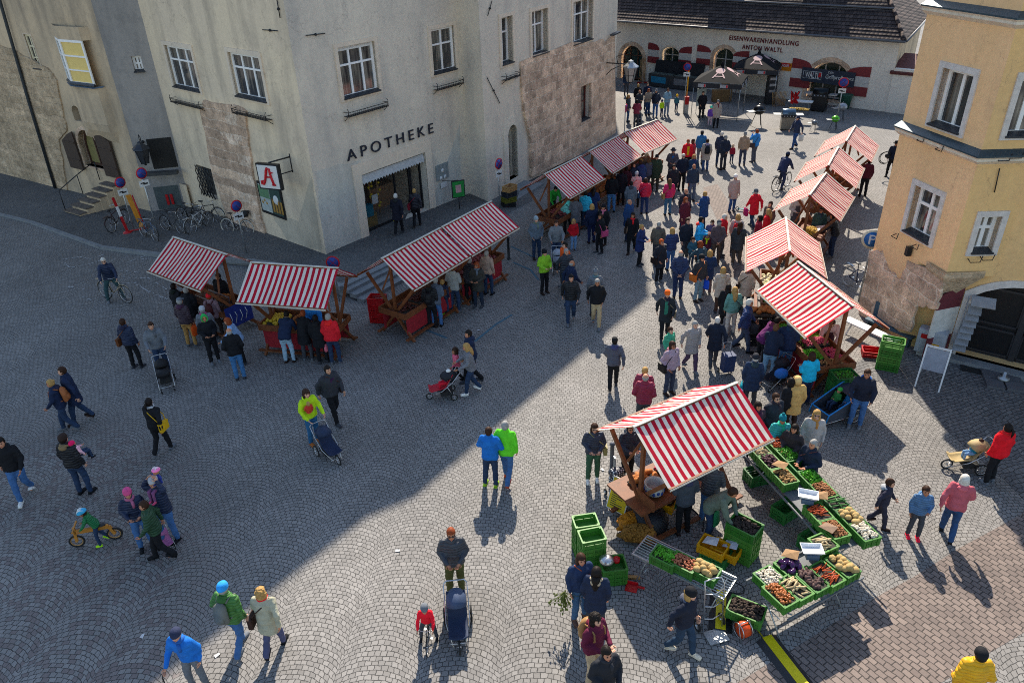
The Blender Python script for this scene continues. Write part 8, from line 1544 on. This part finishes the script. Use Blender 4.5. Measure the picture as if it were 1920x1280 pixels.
o.parent = sg
def kettle(px, lab, col, s=1.0, rz=0):
    T = thing('barbecue', lab, 'barbecue', G(*px), rz); T.scale = (s,)*3; cm = M('kettle_'+col, col, .25, .3); m = MB(); m.ell((0, 0, .85), (.32, .32, .26), n=16, k=10); m.build('kettle', cm, T); m = MB(); m.lathe([(.325, .84), (.33, .86)], n=16); m.tube([(-.06, 0, 1.1), (0, 0, 1.17), (.06, 0, 1.1)], .015, 5); m.build('rim', STEEL, T)
    for a in (.5, 2.6, 4.7): m = MB(); m.tube([(.15*cos(a), .15*sin(a), .68), (.36*cos(a), .36*sin(a), .0)], .02, 6); m.build('leg', DARKM, T)
    m = MB(); m.box((-.5, 0, .82), (.4, .35, .03)); m.build('side_shelf', GALV, T)
def gasgrill(px, lab, lid, body, rz=0, s=1.0):
    T = thing('barbecue', lab, 'barbecue', G(*px), rz); T.scale = (s,)*3; m = MB(); m.box((0, 0, .42), (.75, .55, .72)); m.build('cabinet', M('gg_'+body, body, .35, .4), T); m = MB(); m.box((0, -.02, .86), (.8, .6, .16)); m.build('firebox', BLK, T); m = MB(); m.smooth = True; m.lathe([(.28, -.38), (.3, -.36), (.3, .36), (.28, .38)], (0, .02, .95), 16, Matrix.Rotation(pi/2, 3, 'Y')); m.build('lid', M('gg_'+lid, lid, .25, .6), T)
    for x in (-.65, .65): m = MB(); m.box((x, 0, .92), (.42, .5, .04)); m.build('side_table', GALV, T)
    m = MB()
    for x in (-.25, -.08, .08, .25): m.ell((x, -.32, .86), .035)
    m.build('knob', STEEL, T)
    for x in (-.32, .32): m = MB(); ring(m, (x, -.2, .06), .05, .015); m.build('wheel', RUB, T)
kettle((1420, 236), 'black barbecue on splayed legs at the front of the tents', '#15161a', 1.15, .3); gasgrill((1474, 243), 'silver gas barbecue with a blue-grey lid near the man with the cap', '#5c7080', '#8a8478', -.2); gasgrill((1534, 208), 'black gas barbecue with turquoise boxes beneath the banner', '#1c2022', '#26282c', -.6, 1.2); kettle((1575, 225), 'round silver grill beside the lime green chair', '#a0a4a8', .95, .2); kettle((1525, 246), 'small grey kettle grill lying low between the barbecues', '#6c7074', .6); kettle((1563, 243), 'small grill with a lime green lid', '#5cb828', .75)
T = thing('folding_table', 'white folding table with red and yellow wares beneath the banner', 'table', G(1498, 212), -.5); m = MB(); m.box((0, 0, .75), (1.5, .6, .05)); m.build('table_top', WHITE, T)
for x in (-.6, .6): m = MB(); m.tube([(x, -.25, 0), (x*.8, .25, .74)], .018, 5); m.tube([(x, .25, 0), (x*.8, -.25, .74)], .018, 5); m.build('leg', GALV, T)
heap('flower', 'small yellow and red goods on the white folding table', G(1498, 205, .8), 1.2, .45, -.5)
m = MB(); rr = random.Random(1)
for i in range(4): m.tube([(rr.uniform(-.3, .3), 0, .2), (rr.uniform(-.3, .3), .1, .7+.3*rr.random()), (rr.uniform(-.3, .3), 0, .5)], .07, 7)
o = m.build('watering_can', REDP, None, G(1490, 200, .5)); tag(o, 'bright red watering cans stacked behind the white folding table', 'watering can')
T = thing('rain_barrel', 'green garden tub beside the gas barbecue', 'tub', G(1582, 203)); m = MB(); m.lathe([(.32, 0), (.42, .85), (.46, .9), (.4, .9)], n=14); m.build('tub', M('tub_green', (.03, .12, .08), .5), T)
T = thing('display_tower', 'black display tower of gas bottles at the edge of the dark tent', 'display', G(1442, 195)); m = MB(); m.box((0, 0, .95), (.6, .5, 1.9)); m.build('cabinet', BLK, T)
for z in (.9, 1.3, 1.7): m = MB(); m.box((0, -.26, z), (.45, .02, .16)); m.build('panel', GALV, T)
m = MB(); 
for i in range(12): m.tube([(.07*i-.4, .0, 0), (.09*i-.5, .15, .95)], .018, 5)
o = m.build('tool_bundle', WOODL, None, G(1460, 200)); tag(o, 'bundle of wooden handles standing next to the display tower', 'tools')
T = thing('menu_board', 'pale green display board on legs behind the red and white pillar', 'sign', G(1312, 213), .1); m = MB(); m.box((0, 0, 1.05), (.62, .04, 1.1)); m.build('panel', M('board_pale', (.35, .42, .42), .5), T); m = MB()
for x in (-.28, .28): m = MB(); m.bar((x, 0, 0), (x, 0, .55), .03); m.build('leg', GALV, T)
T = thing('ticket_pillar', 'red and silver pillar with a yellow pole beside the display board', 'pillar', G(1285, 213)); m = MB(); m.box((0, 0, .3), (.3, .25, .6)); m.build('base', GALV, T); m = MB(); m.box((0, 0, .85), (.3, .25, .5)); m.build('red_box', REDP, T); m = MB(); m.tube([(0, 0, 1.1), (0, 0, 3.0)], .04, 6); m.build('pole', YELP, T)
T = thing('folding_screen', 'rack of grey boxes standing inside the dark tent', 'shelf', G(1352, 190)); m = MB(); m.box((0, 0, .4), (1.3, .5, .8)); m.cur = 1; m.box((.2, 0, 1.0), (.5, .4, .5)); m.build('boxes', [M('wicker', (.2, .12, .05), .8), M('cardboard', (.3, .2, .11), .8)], T)
m = MB(); ring(m, (0, 0, 0), .3, .02, 'y', 16); ring(m, (.05, .03, 0), .28, .02, 'y', 16); m.ell((.1, 0, .1), .12); t = who('chimney sweep'); o = m.build('cable_coil', BLK, None, t.matrix_basis @ V((-.3, -.3, .95))); tag(o, 'coiled black sweeping cable carried by the man in the top hat', 'cable coil')
t = who('bending vendor')
# litter on the square
m = MB(); rr = random.Random(6)
for i, (x, y) in enumerate([(898, 619), (868, 565), (267, 1192), (407, 1228), (745, 1032), (1130, 880), (1395, 1010)]):
    p = G(x, y, .012); a = rr.uniform(0, 3); m = MB(); m.add([(-.05, -.03, 0), (.06, -.02, .01), (.05, .04, 0), (-.04, .035, .015)], [(0, 1, 2, 3)]); o = m.build('litter', M('litter_white', (.6, .6, .6), .7), None, p, a, nrm=False); tag(o, 'scrap of white paper on the setts %s' % ['near the sausage stall', 'by the long canopy', 'left of the old man in blue', 'between the couple and the old man', 'beside the shadow edge', 'by the dotted trolley', 'under the long table'][i], 'litter')
